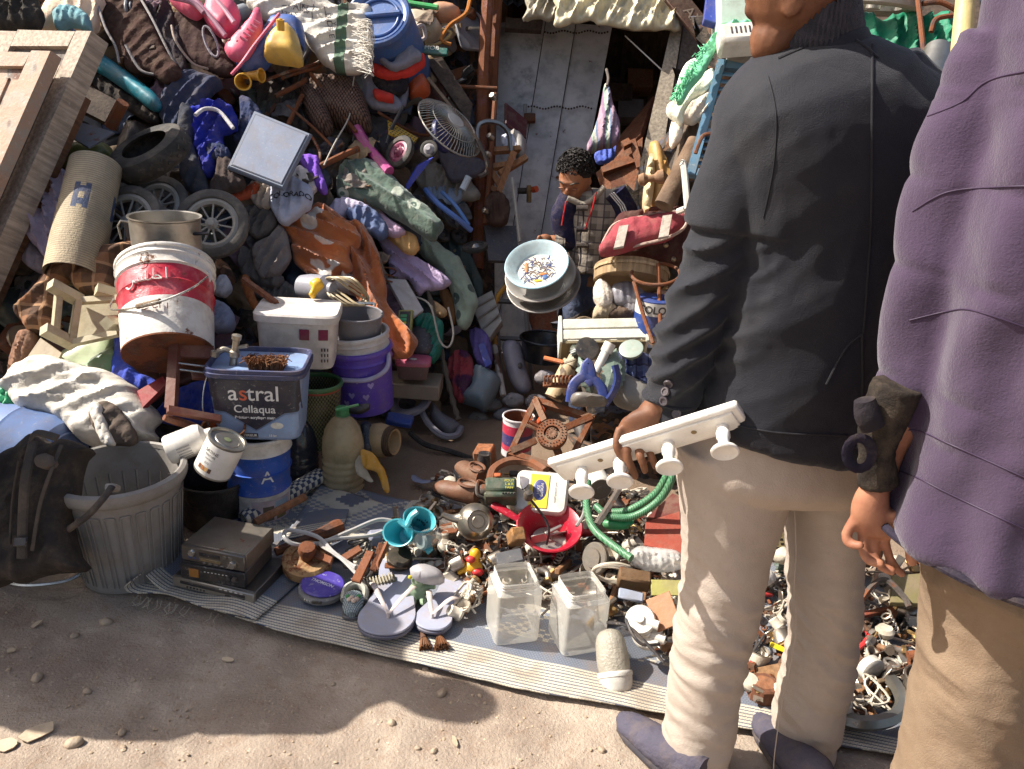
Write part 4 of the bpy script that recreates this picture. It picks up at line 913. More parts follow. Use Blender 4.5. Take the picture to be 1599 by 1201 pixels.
for i in range(120):
 y=U1(28,106);x=575-abs(y-60)*.05;d=3.66+U1(-.02,.05);q=[W(x+U1(-26,0),y+U1(-8,8),d),W(x+U1(-6,8),y+U1(-6,12),d-.02),W(x+U1(-8,12),y+U1(0,22),d)]
 mb.tube([inv@p for p in cr(q,3)],.0016,4)
mb.build('frayed_edge',cloth('#ded8cc'),ws)
dm=E('plastic_drum','blue plastic drum on its side showing its ribbed lid','drum',fr(W(590,26,3.98),cv(-.12,.22,.95)));r=.168;m_bl=plast('#41629a')
MB().lathe([(r*.9,-.5),(r,-.45),(r,-.06),(r*.97,-.03),(r,-.02),(r,0),(r*.96,.014),(r*.9,.016),(r*.86,.004),(r*.78,.0),(r*.74,-.012),(.0001,-.012)],48).build('body',m_bl,dm)
MB().tube(ringpts(r*.62,40,1,-.006),.007,8,True).build('ridge',m_bl,dm);MB().box(.20,.026,.028,TR(.02,.012,0),.008).build('handle',m_bl,dm)
MB().lathe([(.022,.012),(.028,.012),(.03,-.01),(.02,-.01),(.02,.008)],20,TR(-.10,.0,0)).build('bung',plast('#2e4670'),dm);MB().tube([(r*.8*math.cos(a),r*.8*math.sin(a),.002)for a in[3.6+i*.2 for i in range(13)]],.008,6).build('grip',m_bl,dm)
LP('plastic_jug','cream plastic jug lying beside the blue drum','jug',plast('#b6a890'),[(634,28),(655,22),(684,34),(690,52),(668,64),(645,60)],.1,**HARD(bulge=.07))
LP('plastic_bowl','peach coloured plastic bowl above the cream jug','bowl',plast('#b98a6c'),[(668,18),(690,8),(718,16),(712,28),(685,30)],.14,**HARD(bulge=.06))
rod('plastic_bar','bright green plastic handle across the heap top','handle',plast('#3ba65a'),[(632,4,4.1),(684,12,4.08)],.014)
tl=E('signboard','dark teal board with broken white lettering','board',fr(W(674,80,4.22),cv(0,.3,.95),cv(1,-.1,0)));MB().box(.17,.045,.02).build('board',plast('#2c6057'),tl);text('MOB',.036,lambda x,y:V((x,y+.012,.0115)),'lettering',m_wht,tl)
LP('cloth','dark red cloth behind the blue drum','cloth','#5e2028',[(628,46),(645,44),(650,70),(640,84),(622,74)],.1)
for q,c_,r_,lb in(([(735,-10),(728,20),(702,40),(690,62),(704,70)],'#a5662f',.012,'frayed orange rope hanging by the rusty pole'),([(670,50),(664,62),(668,72),(690,66),(704,52),(690,46)],'#9c8258',.009,'beige rope loop under the cream jug'),([(646,46),(660,40),(664,58),(655,64)],'#b9a9a2',.012,'pale hose end next to the drum')):loose_wire('rope',lb,'rope',cloth(c_),[(x,y,H(x,y)-.22)for x,y in q],r_)
cs_=E('child_seat','grey and red child car seat wedged in the heap','child seat',TR(*W(615,115,4.0)))
m_sg=cloth('#85828c')
for nm,m_,q,of,k in(('shell',m_sg,[(562,140),(566,118),(580,100),(600,130),(628,160),(622,172),(590,168),(568,156)],.16,{}),('lining',cloth('#29262a'),[(583,118),(610,122),(636,116),(634,140),(606,146),(588,138)],.21,{}),('brim',cloth('#cf4038',dirt=.1),[(576,92),(596,102),(610,106),(640,92),(660,84),(664,98),(644,112),(610,120),(580,112)],.27,{}),('cover',m_sg,[(578,78),(590,72),(612,98),(630,62),(658,84),(642,96),(612,106),(592,92)],.29,{}),('patch',cloth('#cf4038'),[(586,139),(613,147),(612,156),(586,150)],.25,{}),('side',m_sg,[(620,132),(636,124),(634,158),(622,166)],.24,{})):
 LP(nm,0,0,m_,q,of,parent=cs_,bulge=.03,fold=.006,cr_amp=.006,**k)
for q in([(630,166),(612,200),(604,225)],[(566,165),(556,200),(552,222)]):rod('leg',0,0,m_blk,[(x,y,4.02)for x,y in q],.010,cs_)
LP('plastic_tub','orange plastic tub tipped beside the red seat','tub',plast('#cf5a2b'),[(636,118),(660,118),(672,138),(662,150),(640,156)],.2,**HARD(bulge=.07))
LP('cushion','grey foam cushion under the white sack','cushion','#585a58',[(486,104),(520,106),(560,114),(564,142),(530,140),(492,124)],.1,bulge=.06,fold=.008)
wk=mat('#6a4c3e',rough=.8,pat=weave('#75584a','#2e211c',.016,.013),key='wk',bump=.5,bs=60)
LP('wicker_basket','brown wicker basket pressed flat under metal frames','basket',wk,[(474,150),(500,134),(545,136),(566,146),(582,200),(560,210),(520,196),(490,185)],.1,bulge=.12,fold=.0,cr_amp=.015)
LP('wicker_basket','second wicker basket crushed left of the brown one','basket',wk,[(470,140),(500,150),(520,196),(500,210),(478,180)],.14,bulge=.08,fold=.0,cr_amp=.015)
quad('board','dark broad board slanting past the fan','board',m_dk,[(664,94,4.38),(690,90,4.4),(738,164,4.36),(734,190,4.3)],.03)
rod('batten','thin pale batten edging the slanted board','batten',wood('#8a745f'),[(668,122,4.2),(748,222,4.15)],.011,n=4)
fn_=E('fan_cage','white wire fan cage tilted on the heap','fan',fr(W(702,200,4.12),cv(.62,.52,.58),cv(-.6,.72,0)));m_wi=metl('#b8b4aa',rough=.45,dirt=.4)
rf=.19;mb=MB()
for i in range(56):
 a=2*math.pi*i/56;mb.tube([(q*math.cos(a+.2*(1-q/rf)),q*math.sin(a+.2*(1-q/rf)),z)for q,z in((.05,.055),(.10,.05),(.155,.03),(rf,0))],.0017,4)
mb.build('wires',m_wi,fn_);MB().tube(ringpts(rf,40),.005,6,True).build('rim',m_wi,fn_);MB().tube(ringpts(.13,40,1,.041),.0025,5,True).build('ring',m_wi,fn_)
MB().lathe([(.0001,.062),(.045,.060),(.052,.052),(.052,.046)],28).build('badge',plast('#bdb9b2'),fn_)
LP('pushchair_pad','grey padded pushchair seat below the fan cage','pushchair seat',cloth('#5a5660'),[(684,226),(705,240),(742,246),(758,258),(738,276),(706,280),(692,262)],.2,bulge=.03,fold=.008)
loose_wire('metal_tube','black curved tube right of the fan cage','tube',m_iron,[(746,220,4.12),(758,246,4.1),(760,268,4.1),(748,276,4.1)],.012)
wheel('small_wheel','small grey spoked wheel left of the fan cage',W(670,233,3.98),cv(-.2,.1,1),.046,.009,m_rub,plast('#9a979c'),8)
wheel('small_wheel','dark blue plastic wheel seen nearly edge on',W(690,212,4.05),cv(.92,.1,.4),.088,.016,plast('#2c3060'),plast('#3d4480'),0,solid=True)
quad('plastic_sheet','bright blue plastic strip over the green blanket','plastic strip',plast('#3647b0'),[(632,290,3.95),(650,258,3.95),(674,245,3.98),(642,302,3.9)],.015)
rod('plastic_pipe','pink plastic tube of a child tricycle','tube',plast('#a8437e'),[(556,200,4.0),(576,232,3.95),(608,268,3.85)],.026)
wheel('tricycle_wheel','tricycle wheel with a magenta centre and grey tyre',W(624,238,3.95),cv(-.55,.25,.8),.088,.017,m_rub,plast('#7e3050'),5,solid=True)
def holes(c1,c2,s):
 def holes_(t,co):
  x,y,z=t.xyz(co);a=t.math('SUBTRACT',t.math('FRACT',t.math('DIVIDE',x,s)),.5);b=t.math('SUBTRACT',t.math('FRACT',t.math('DIVIDE',y,s)),.5)
  return t.mix(t.math('LESS_THAN',t.math('MAXIMUM',t.math('ABSOLUTE',a),t.math('ABSOLUTE',b)),.3),L_(c1),L_(c2))
 return holes_
quad('plastic_basket','yellow perforated plastic basket side behind the tricycle','basket',plast('#c39a22',pat=holes('#c39a22','#4a3a10',.017),key='yb'),[(606,186,4.05),(654,214,4.05),(646,224,4.0),(606,212,4.0)],.012)
for i,(q,r_,c_)in enumerate((([(404,130),(450,112),(492,100),(506,88)],.008,'#8a7f72'),([(472,148),(452,190),(434,238)],.011,'#5b463a'),([(484,114),(520,160),(556,206)],.010,'#6b5040'),([(448,164),(490,200),(522,232)],.007,'#7a6a5c'),([(505,90),(498,104),(470,112),(440,122)],.009,'#4d4038'),([(430,150),(470,130),(476,124)],.012,'#5b3d30'),([(500,260),(530,245),(560,232)],.016,'#3d3a3c'),([(488,215),(500,240),(496,258)],.007,'#7c6656'),([(590,175),(640,205),(668,212)],.008,'#8a5a3a'),([(662,135),(668,170),(668,212)],.010,'#8a4e2c'))):
 rod('metal_rod',('bent thin rod curving below the yellow toy','rusty rod crossing in front of the wicker basket','long brown rod over the wicker baskets','thin rusty rod beside the grey lid','dark bent rod under the grey cushion','short thick rusty rod near the brown basket','dark square rod under the wicker basket','short rusty wire stub above the purple cloth','rusty rod running under the child seat','orange rusted rod left of the fan cage')[i],'rod',rusty(c_),[(x,y,H(x,y)-.2)for x,y in q],r_)
loose_wire('wire','long pale wire dangling over the wicker basket','wire',plast('#b9b2a6'),[(x,y,H(x,y)-.26)for x,y in((556,100),(550,140),(546,180),(522,225),(506,258))],.0035)
LP('cloth','dark tangle of rag behind the grey lid','cloth','#3a3532',[(400,130),(450,128),(470,160),(480,200),(440,190),(405,172)],.06,bulge=.06,fold=.03)
# MIDDLE OF THE HEAP
gl=E('box_cover','large grey plastic storage box lid lying on the heap','lid',TR(*W(420,235,3.5)));m_gl=plast('#6f7889',rough=.5)
quad('lid',0,0,m_gl,[(396,170,3.62),(487,207,3.58),(442,294,3.44),(354,262,3.48)],.03,gl,b=.012)
for k,(ins,c_)in enumerate(((.10,'#565d6d'),(.13,'#788092'))):q=[(396,170,3.62),(487,207,3.58),(442,294,3.44),(354,262,3.48)];ce=[sum(p[i]for p in q)/4 for i in range(3)];quad('raised_centre',0,0,plast(c_),[tuple(p[i]+(ce[i]-p[i])*ins-(.004+.003*k)*(i==2)for i in range(3))for p in q],.01,gl)
m_st=cloth('#8a8b98',pat=stripes([('#9a9ba8',0),('#3a3f52',.5)],0,.014,.02),key='sb');m_st2=cloth('#8a8b98',pat=stripes([('#a9abb8',0),('#333b58',.55)],0,.012,.02),key='sb2')
LP('cloth','grey striped cloth bundle drooping over the tyre','cloth',m_st,[(258,134),(280,116),(300,108),(330,120),(346,128),(330,142),(318,172),(290,196),(268,206),(250,182),(250,156)],.22,bulge=.08,fold=.02,fa=60)
LP('cloth','blue striped sleeve lying on the grey lid','cloth',m_st2,[(376,150),(395,158),(415,188),(424,214),(416,232),(402,237),(385,222),(362,216),(374,188)],.30,bulge=.05,fold=.018,fa=100)
LP('trousers','dark grey trouser leg hanging left of the blue jacket','trousers','#2d2f36',[(284,168),(302,178),(300,222),(318,268),(324,302),(296,300),(280,262),(274,220)],.24,bulge=.06,fold=.02,fa=75)
bj=E('jacket','royal blue jacket with a white stripe','jacket',TR(*W(335,210,3.45)))
o=LP('fabric',0,0,cloth('#2a3390'),[(298,172),(325,156),(352,160),(368,178),(367,198),(345,206),(350,226),(356,238),(340,248),(334,268),(320,276),(308,244),(300,208)],.30,bulge=.08,fold=.035,ff=8,fa=70,parent=bj)
rod('stripe',0,0,cloth('#c9c4c4'),[(x,y,H(x,y)-.395)for x,y in((305,180),(320,170),(342,174),(364,200))],.009,bj)
LP('bag','dark brown crumpled bag under the blue jacket','bag','#362d2c',[(345,240),(374,262),(380,288),(352,300),(328,304),(334,270)],.24,bulge=.06)
LP('cloth','striped rag scrap below the blue jacket','cloth',m_st2,[(322,226),(346,224),(358,236),(352,248),(328,246)],.30,bulge=.03)
tr_=E('tyre','worn black scooter tyre on the left of the heap','tyre',fr(W(234,240,3.34),cv(-.28,.66,.70)))
MB().lathe([(.112,-.03),(.098,-.046),(.128,-.052),(.158,-.042),(.172,-.014),(.173,.014),(.158,.042),(.128,.052),(.098,.046),(.112,.03)],56,wob=lambda a,z:.02*math.sin(3*a)).build('casing',m_rub,tr_)
mb=MB()
for i in range(44):a=2*math.pi*i/44;mb.box(.012,.022,.006,RZ(math.degrees(a))@TR(.171,0,.012*(-1)**i)@RY(90)@RZ(30*(-1)**i),.001)
mb.build('tread',m_rub,tr_)
LP('cloth','pale blue cloth stuffed inside the tyre','cloth','#8891a8',[(214,226),(240,224),(264,234),(282,252),(252,258),(226,246)],.16,bulge=.05)
LP('body_board','turquoise foam board behind the tyre','board',plast('#1d7787',var=.25),[(134,86),(150,80),(180,98),(215,124),(244,148),(252,166),(238,170),(200,142),(160,114),(136,100)],.16,**HARD(bulge=.035))
LP('cushion','black foam slab beneath the turquoise board','cushion','#2a2623',[(136,102),(198,144),(246,174),(238,190),(190,164),(140,130)],.12,bulge=.05)
quad('metal_sheet','triangular grey sheet of metal left of the tyre','metal sheet',m_gry,[(90,180,3.35),(178,206,3.3),(138,230,3.25),(94,204,3.3)],.012)
quad('box','dark open box side above the metal sheet','box',m_dk,[(118,122,3.5),(190,160,3.5),(182,200,3.45),(118,168,3.45)],.03)
rod('iron_pipe','short rusty pipe pointing out above the tyre','pipe',m_rust,[(192,160,3.35),(172,198,3.4)],.026)
LP('basin','olive green plastic basin behind the rolled mat','basin',plast('#77783f'),[(80,256),(98,238),(130,228),(166,225),(178,246),(150,264),(110,262)],.1,**HARD(bulge=.07))
def roll_pat(t,co):
 x,y,z=t.xyz(co);a=t.math('ARCTAN2',y,x);ai=t.math('FLOOR',t.math('MULTIPLY',a,5.));zi=t.math('FLOOR',t.math('DIVIDE',z,.028))
 l=t.math('LESS_THAN',t.math('FRACT',t.math('DIVIDE',z,.0095)),.2);c=t.mix(t.math('MULTIPLY',l,.7),L_('#b2a184'),L_('#4a4034'))
 k=t.math('MULTIPLY',t.math('LESS_THAN',t.math('FLOORED_MODULO',ai,8.),3.),t.math('SUBTRACT',1.,t.math('MULTIPLY',t.math('COMPARE',t.math('FLOORED_MODULO',ai,8.),1.,.2),t.math('LESS_THAN',t.math('FLOORED_MODULO',zi,2.),.5))))
 return t.mix(t.math('MULTIPLY',k,t.math('MULTIPLY',t.math('GREATER_THAN',z,.24),t.math('LESS_THAN',z,.35))),c,L_('#3d4864'))
a,b=W(112,430,3.02),W(150,258,3.2);rm=E('rolled_mat','rolled beige woven mat with blue squares standing on the left','rolled mat',fr(a,b-a));L=(b-a).length
mr=mat('#b2a184',rough=.7,pat=roll_pat,bump=.4,bs=120);MB().lathe([(.098,0),(.101,.15),(.099,.3),(.097,L-.004),(.094,L),(.09,L-.004),(.088,L-.02)],40).build('roll',mr,rm)
sp=[(r_*math.cos(q),r_*math.sin(q))for q,r_ in[(i*.25,.088-.0026*i*.55)for i in range(60)]];mb=MB()
mb.add([(x,y,L-.03)for x,y in sp]+[(x,y,L+.002)for x,y in sp],[[i,i+1,61+i,60+i]for i in range(59)]);o=mb.build('inner_turns',mr,rm);s_=o.modifiers.new('s','SOLIDIFY');s_.thickness=.004
LP('cloth','lavender grey cloth hanging between doors and rolled mat','cloth','#93858f',[(36,322),(66,290),(100,262),(112,300),(98,352),(92,404),(62,396),(28,350)],.18,bulge=.07,fold=.03,fa=110)
LP('cloth','dusty grey cloth below the lavender one','cloth','#85787a',[(24,350),(58,388),(88,412),(62,424),(22,392)],.16,bulge=.05)
m_rim=plast('#8d8a84');m_tyr=mat('#4c4845',rough=.8,dirt=.4,dc='#8a8074')
wheel('pram_wheel','pram wheel at the left behind the cooking pot',W(197,347,3.22),cv(-.12,.22,1),.156,.020,m_tyr,m_rim,11)
wheel('pram_wheel','pram wheel half hidden between the two in front',W(246,322,3.34),cv(-.1,.22,1),.135,.018,m_tyr,m_rim,11)
wheel('pram_wheel','pram wheel at the right of the cooking pot',W(331,350,3.30),cv(.12,.18,1),.150,.022,m_tyr,m_rim,11)
quad('metal_bracket','bent grey metal bracket left of the pot','bracket',m_iron,[(192,344,3.12),(212,348,3.12),(212,384,3.1),(198,378,3.1)],.01)
pc=W(263,404,3.10);pt=E('cooking_pot','dented aluminium cooking pot above the white paint bucket','pot',up(pc))
MB().lathe([(.0001,.0),(.112,0),(.122,.01),(.124,.05),(.126,.155),(.132,.160),(.132,.165),(.123,.162),(.119,.02),(.0001,.012)],44,wob=lambda a,z:.012*math.sin(2*a+z*9)).build('body',m_alu,pt)
MB().tube([(.118,-.03,.11),(.16,-.035,.115),(.175,-.03,.115)],.011,8,flat=.6).build('handle',m_blk,pt);MB().tube([(-.125,-.02,.135),(-.155,-.03,.14),(-.168,-.03,.12),(-.160,-.03,.07)],.004,6).build('wire_handle',m_alu,pt)
m_bw=mat('#d9d4cb',rough=.4,dirt=.35,dc='#8a6a50',scr=.1,rust=.12,spec=.5,sc_=6);m_br=mat('#b81f35',rough=.4,dirt=.25,dc='#d8b0b0',spec=.5,rust=.05)
axb=cv(-.19,.90,-.38);bc=W(263,552,2.80)
ab=bucket('paint_bucket','tilted white and red paint bucket with arabic lettering and a rusty bottom','bucket',bc,axb,.150,.166,.345,m_bw,[(.42,m_br),(.78,m_bw)],ribs=(.60,.80,.92),bottom=rusty('#5a3420',rust=.6,metal=.2),rim=.006,x=CR,inner=m_iron,dent=.02)
rb_=lambda y:.150+.016*y/.345+.0075;fn0=cone(rb_);fn=lambda x,y:fn0(x,y*.9);wl=mat('#e6e2dc',bump=0,dirt=.15)
strokes([[(.062,.272),(.062,.225)],[(.046,.226),(.034,.238),(.02,.236),(.018,.226),(.046,.224)],[(.02,.226),(.022,.27)],[(.012,.225),(-.004,.225),(-.004,.262)],[(-.004,.226),(-.016,.226),(-.018,.24)],[(-.018,.226),(-.03,.226),(-.032,.24)],[(-.032,.226),(-.044,.224),(-.05,.236),(-.054,.214),(-.068,.205),(-.080,.216)]],.0042,'lettering',wl,ab,fn)
strokes([[(.0,.35),(.012,.335),(.006,.315),(-.01,.312),(-.018,.325),(-.012,.34),(0,.35)],[(.006,.315),(.02,.298),(.032,.296)],[(-.006,.313),(-.014,.296),(-.03,.292)],[(-.022,.322),(-.03,.33),(-.026,.342)],[(-.004,.33),(.004,.322),(-.004,.316)]],.0013,'emblem',wl,ab,fn)
strokes([[(.036,.13),(.036,.10)],[(.03,.105),(.016,.102),(.014,.114)],[(.0,.105),(-.016,.102)],[(.06,.12),(.06,.098)]],.0028,'small_lettering',mat('#7a1f2a',bump=0),ab,fn)
text('ATLAS',.012,lambda x,y:fn(x-.02,y+.335-.0),'small_print',wl,ab);text('PEINTURE',.012,lambda x,y:fn(x-.04,y+.145),'small_print',mat('#55585f',bump=0),ab)
rod('wire_handle',0,0,m_stl,[(178,466,2.90),(172,482,2.83),(196,483,2.71),(232,475,2.665),(262,467,2.655),(300,450,2.69),(324,432,2.84)],.0035,ab);rod('grip',0,0,wood('#7d6a55'),[(214,479,2.685),(250,470,2.66)],.009,ab)
rod('ear',0,0,m_bw,[(310,406,2.95),(327,428,2.9),(322,446,2.9),(312,450,2.92)],.007,ab)
m_pl=cloth('#7d5a42',pat=plaid('#8a6248','#3f332e','#b08a6a',.085),key='bl')
LP('blanket','brown checked blanket arching left of the paint bucket','blanket',m_pl,[(28,502),(27,482),(58,440),(98,404),(150,384),(208,381),(220,394),(186,410),(178,444),(180,460),(150,460),(118,450),(106,432),(92,456),(86,492),(90,508),(60,522),(40,518)],.36,bulge=.10,fold=.014,ff=4,cr_amp=.004,fa=45)
LP('cloth','brown rag hanging under the checked blanket','cloth','#6f5343',[(22,528),(46,514),(52,542),(32,578),(12,584)],.14)
m_cr=mat('#b3a98c',rough=.6,dirt=.4,dc='#6f6248',bump=.15)
sl_=E('stool','upturned cream stool with its legs out, under the checked blanket','stool',TR(*W(140,490,2.9)))
for q in([(78,444,2.84),(126,470,2.93)],[(68,514,2.80),(116,538,2.90)],[(166,505,2.74),(205,505,2.9)],[(150,452,2.92),(186,462,2.97)]):rod('leg',0,0,m_cr,q,.026,sl_,n=4)
for q in([(122,468,2.91),(112,535,2.88)],[(124,470,2.92),(190,466,2.95)],[(112,536,2.88),(184,520,2.9)],[(92,456,2.88),(86,520,2.85)]):rod('apron',0,0,m_cr,q,.016,sl_,n=4)
quad('seat',0,0,m_cr,[(126,474,2.95),(192,470,2.98),(188,522,2.94),(116,540,2.92)],.02,sl_)
LP('plastic_sheet','pale green moulded plastic panel above the white sack','plastic panel',plast('#aab690'),[(84,566),(130,530),(186,514),(184,545),(178,596),(130,600)],.22,**HARD(bulge=.03))
LP('plastic_sheet','darker green side of a plastic panel','plastic panel',plast('#63805a'),[(118,580),(178,542),(178,594),(132,600)],.28,**HARD(bulge=.02))
LP('cloth','dark blue cloth under the tilted paint bucket','cloth','#2a3a86',[(180,518),(194,536),(206,574),(240,592),(250,612),(212,606),(178,596)],.28,bulge=.06)
quad('board','beige hardboard sheet left of the pale green panel','board',mat('#94866f'),[(20,592,2.86),(64,528,2.95),(98,552,2.92),(54,624,2.8)],.012)
sk=E('sack','dirty white woven sack sagging open beside the grey bin','sack',TR(*W(130,630,2.65)))
LP('body',0,0,mat('#d6cfc2',rough=.6,dirt=.25,bump=.3,bs=160,var=.15),[(14,618),(34,580),(66,564),(106,562),(132,574),(166,580),(202,596),(236,630),(250,654),(240,672),(250,688),(200,696),(150,696),(118,678),(90,658),(40,652)],.36,bulge=.20,fold=.018,ff=4,fa=20,cr_amp=.009,parent=sk)
LP('open_mouth',0,0,cloth('#5d524a',wr=.2),[(140,645),(156,630),(178,632),(200,658),(210,690),(170,694),(150,676)],.50,bulge=.03,fold=.007,ff=4,fa=60,cr_amp=.02,parent=sk)
LP('torn_flap',0,0,mat('#d3cbbf',rough=.6),[(138,634),(152,628),(160,650),(174,688),(160,692),(148,668)],.54,bulge=.02,fold=.02,fa=80,parent=sk)
LP('bag','bright green plastic bag at the left edge','bag',mat('#2c9463',rough=.4),[(-14,602),(14,600),(28,606),(22,640),(-14,650)],.26,bulge=.06)
bd=E('water_barrel','pale blue plastic barrel lying behind the black backpack','barrel',fr(W(-14,700,2.80),cv(.86,-.20,.10),CU));mbb=plast('#6a80ac')
MB().lathe([(.0001,.29),(.10,.285),(.155,.26),(.172,.22),(.174,.12),(.179,.11),(.174,.10),(.174,-.10),(.179,-.11),(.174,-.12),(.174,-.3)],44).build('body',mbb,bd);MB().tube(ringpts(.12,30,1,.278),.006,6,True).build('ridge',mbb,bd)
bp_=E('backpack','black canvas backpack slumped against the grey bin','backpack',TR(*W(60,800,2.5)));m_bp=cloth('#3a3532',bs=200,wr=.3)
LP('body',0,0,m_bp,[(-30,742),(0,722),(48,682),(82,688),(104,690),(146,700),(130,722),(122,770),(112,822),(124,868),(134,892),(62,906),(20,910),(-30,908)],d=2.40,n=(.1,.3,1),bulge=.16,fold=.022,ff=4,fa=80,parent=bp_)
for nm,q,r_ in(('strap',[(52,690),(40,745),(36,800),(34,872)],.014),('piping',[(96,695),(78,740),(62,790),(50,860)],.006),('strap',[(30,720),(20,780),(16,850)],.006),('top_handle',[(48,688),(58,676),(90,684)],.012)):rod(nm,0,0,cloth('#4b4540'),[(x,y,2.265+(.0 if y>700 else.05))for x,y in q],r_,bp_,flat=.5)
MB().box(.036,.026,.008,bp_.matrix_world.inverted()@fr(W(32,846,2.25),cv(0,.3,1))).build('buckle',m_blk,bp_)
LP('patch',0,0,cloth('#5a524c'),[(58,712),(74,708),(84,722),(70,730),(56,724)],d=2.27,bulge=.008,fold=.002,parent=bp_)
loose_wire('wire_hoop','pale wire hoop lying at the foot of the backpack','hoop',m_stl,[(-6,905,2.55),(40,914,2.52),(100,908,2.53),(130,894,2.56)],.006)
g0=G(208,884);m_bin=mat('#8a8681',rough=.55,var=.15,dirt=.35,dc='#6a5a4c',bump=.12,spec=.4)
bn=bucket('waste_bin','grey plastic dustbin with moulded ribs and a black carrying handle','bin',g0,V((-.03,0,1)),.150,.188,.355,m_bin,rim=0,ribs=())
mb=MB()
for i in range(26):
 a=2*math.pi*(i+.5)/26
 for s in(-.33,.33):
  aa=a+s*2*math.pi/26;mb.tube([((.1525+.038*z/.355)*math.cos(aa),(.1525+.038*z/.355)*math.sin(aa),z)for z in(.02,.14,.265,.28)],.0022,5)
 mb.tube([((.1525+.038*.30/.385)*math.cos(a+s*2*math.pi/26),(.1525+.038*.30/.385)*math.sin(a+s*2*math.pi/26),.282+.004*(1-abs(s)*3))for s in(-.33,-.15,.15,.33)],.0034,5)
for i in range(26):
 a=2*math.pi*(i+.2)/26;mb.tube([((.1455+.038*z/.355)*math.cos(a),(.1455+.038*z/.355)*math.sin(a),z)for z in(.06,.16,.27)],.0035,5)
mb.build('ribs',m_bin,bn)
MB().lathe([(.186,.315),(.196,.32),(.203,.332),(.206,.348),(.203,.362),(.192,.368),(.184,.364),(.182,.35)],56).build('rim',m_bin,bn)
hi_=bn.matrix_world.inverted();q=[hi_@W(x,y,d)for x,y,d in((175,760,2.27),(160,780,2.24),(136,806,2.24),(108,826,2.28))];MB().tube(cr(q,5),.011,8,flat=.7).build('handle',mat('#2a2524',rough=.7),bn)
MB().box(.03,.02,.04,hi_@fr(W(176,762,2.30),cv(0,.3,1))).build('handle_boss',m_bin,bn)
g1=G(336,806);tb=bucket('tar_bucket','black tar covered bucket behind the grey bin','bucket',g1,V((.02,0,1)),.115,.125,.165,mat('#282422',rough=.35,var=.5,dirt=.4,dc='#55483e',bump=.9,bs=25),rim=.007,dent=.04)
pc_=E('paint_can','small white paint can with its lid facing up, in the tarry bucket','paint can',fr(W(332,734,2.62),cv(.5,.82,.30)));m_tin=metl('#a9a59c')
m_lab=mat('#d9d6d0',rough=.45,dirt=.2,bump=0)
MB().lathe([(.0001,0),(.062,0),(.062,.006)],32).build('base',m_tin,pc_);MB().lathe([(.0615,.006),(.0615,.118)],32).build('label_wrap',m_lab,pc_);MB().lathe([(.0615,.118),(.064,.122),(.064,.128),(.056,.128),(.054,.122),(.040,.122),(.038,.124),(.0001,.124)],36).build('lid',m_tin,pc_)
MB().lathe([(.0001,.1262),(.012,.1255)],16).build('paint_dot',mat('#6f7a5a',bump=0),pc_)
fc=cone(lambda y:.0622);dkp=mat('#3a3436',bump=0)
for s,z_,y in(('SATINE',.016,.092),('PEINTURE',.009,.078),('interieur',.008,.066),('0.75',.010,.05)):text(s,z_,lambda u,v:fc(u-.02,v+y),'lettering',dkp,pc_)
for i in range(4):mb=MB();mb.add([fc(-.045+.013*i,.02),fc(-.035+.013*i,.02),fc(-.035+.013*i,.036),fc(-.045+.013*i,.036)],[[0,1,2,3]]);mb.build('swatch',mat(('#7a4a26','#a86a34','#c99a5c','#5a3a28')[i],bump=0),pc_)
bt=E('bottle','white spray bottle with black print lying in the tarry bucket','bottle',fr(W(262,704,2.64),cv(.86,.36,-.2)));MB().lathe([(.0001,0),(.046,0),(.05,.008),(.05,.10),(.044,.118),(.022,.130),(.020,.150),(.0001,.152)],28).build('body',plast('#d9d3c9'),bt)
fb=lambda y:(lambda u,v:V((.0508*math.sin(u/.0508+.9),-.0508*math.cos(u/.0508+.9),v+y)))
for i in range(6):text('IIIIIIIIIIII',.018,lambda u,v:V((.0508*math.sin((i-2.5)*.20+1.2+v*8),-.0508*math.cos((i-2.5)*.20+1.2+v*8),.055+u*.8)),'print',dkp,bt)
sp_=E('saucepan','copper coloured saucepan with a wooden handle behind the paint can','saucepan',fr(W(349,690,2.78),cv(.15,.85,.45)));MB().lathe([(.0001,0),(.055,0),(.066,.012),(.072,.06),(.075,.062),(.069,.06),(.062,.014),(.0001,.006)],34).build('body',m_cop,sp_)
rod('handle',0,0,wood('#7c4a34'),[(318,672,2.76),(290,662,2.72),(256,652,2.66)],[.010,.012,.012,.013,.014,.014,.015,.015,.014,.013,.010],sp_,k=5)
m_ch=mat('#6a3d32',rough=.6,dirt=.35,dc='#8a7564',bump=.2)
chb=E('broken_chair','reddish brown wooden chair back lying below the tilted bucket','chair',TR(*W(290,590,2.8)))
quad('stile',0,0,m_ch,[(264,536,2.76),(278,534,2.76),(272,642,2.66),(255,636,2.66)],.03,chb);quad('top_rail',0,0,m_ch,[(268,534,2.765),(334,540,2.82),(334,560,2.81),(278,556,2.755)],.022,chb);quad('rail',0,0,m_ch,[(262,632,2.655),(346,648,2.74),(346,658,2.73),(262,642,2.645)],.025,chb)
for y in(566,576):rod('wire',0,0,m_stl,[(272,y,2.74),(334,y+8,2.8)],.004,chb)
quad('cross_piece',0,0,m_ch,[(300,578,2.78),(334,582,2.82),(334,592,2.81),(302,590,2.77)],.02,chb)
quad('board','dark red painted board under the tilted bucket','board',mat('#86282b',dirt=.3),[(214,612,2.8),(256,588,2.84),(262,600,2.82),(220,632,2.74)],.02)
LP('cloth','dark blue tarpaulin under the chair back','cloth','#27367e',[(245,640),(260,660),(330,664),(350,650),(330,600),(290,600)],.16,bulge=.05)
g2=G(408,800);wt=plast('#d5d1ca',dirt=.45)
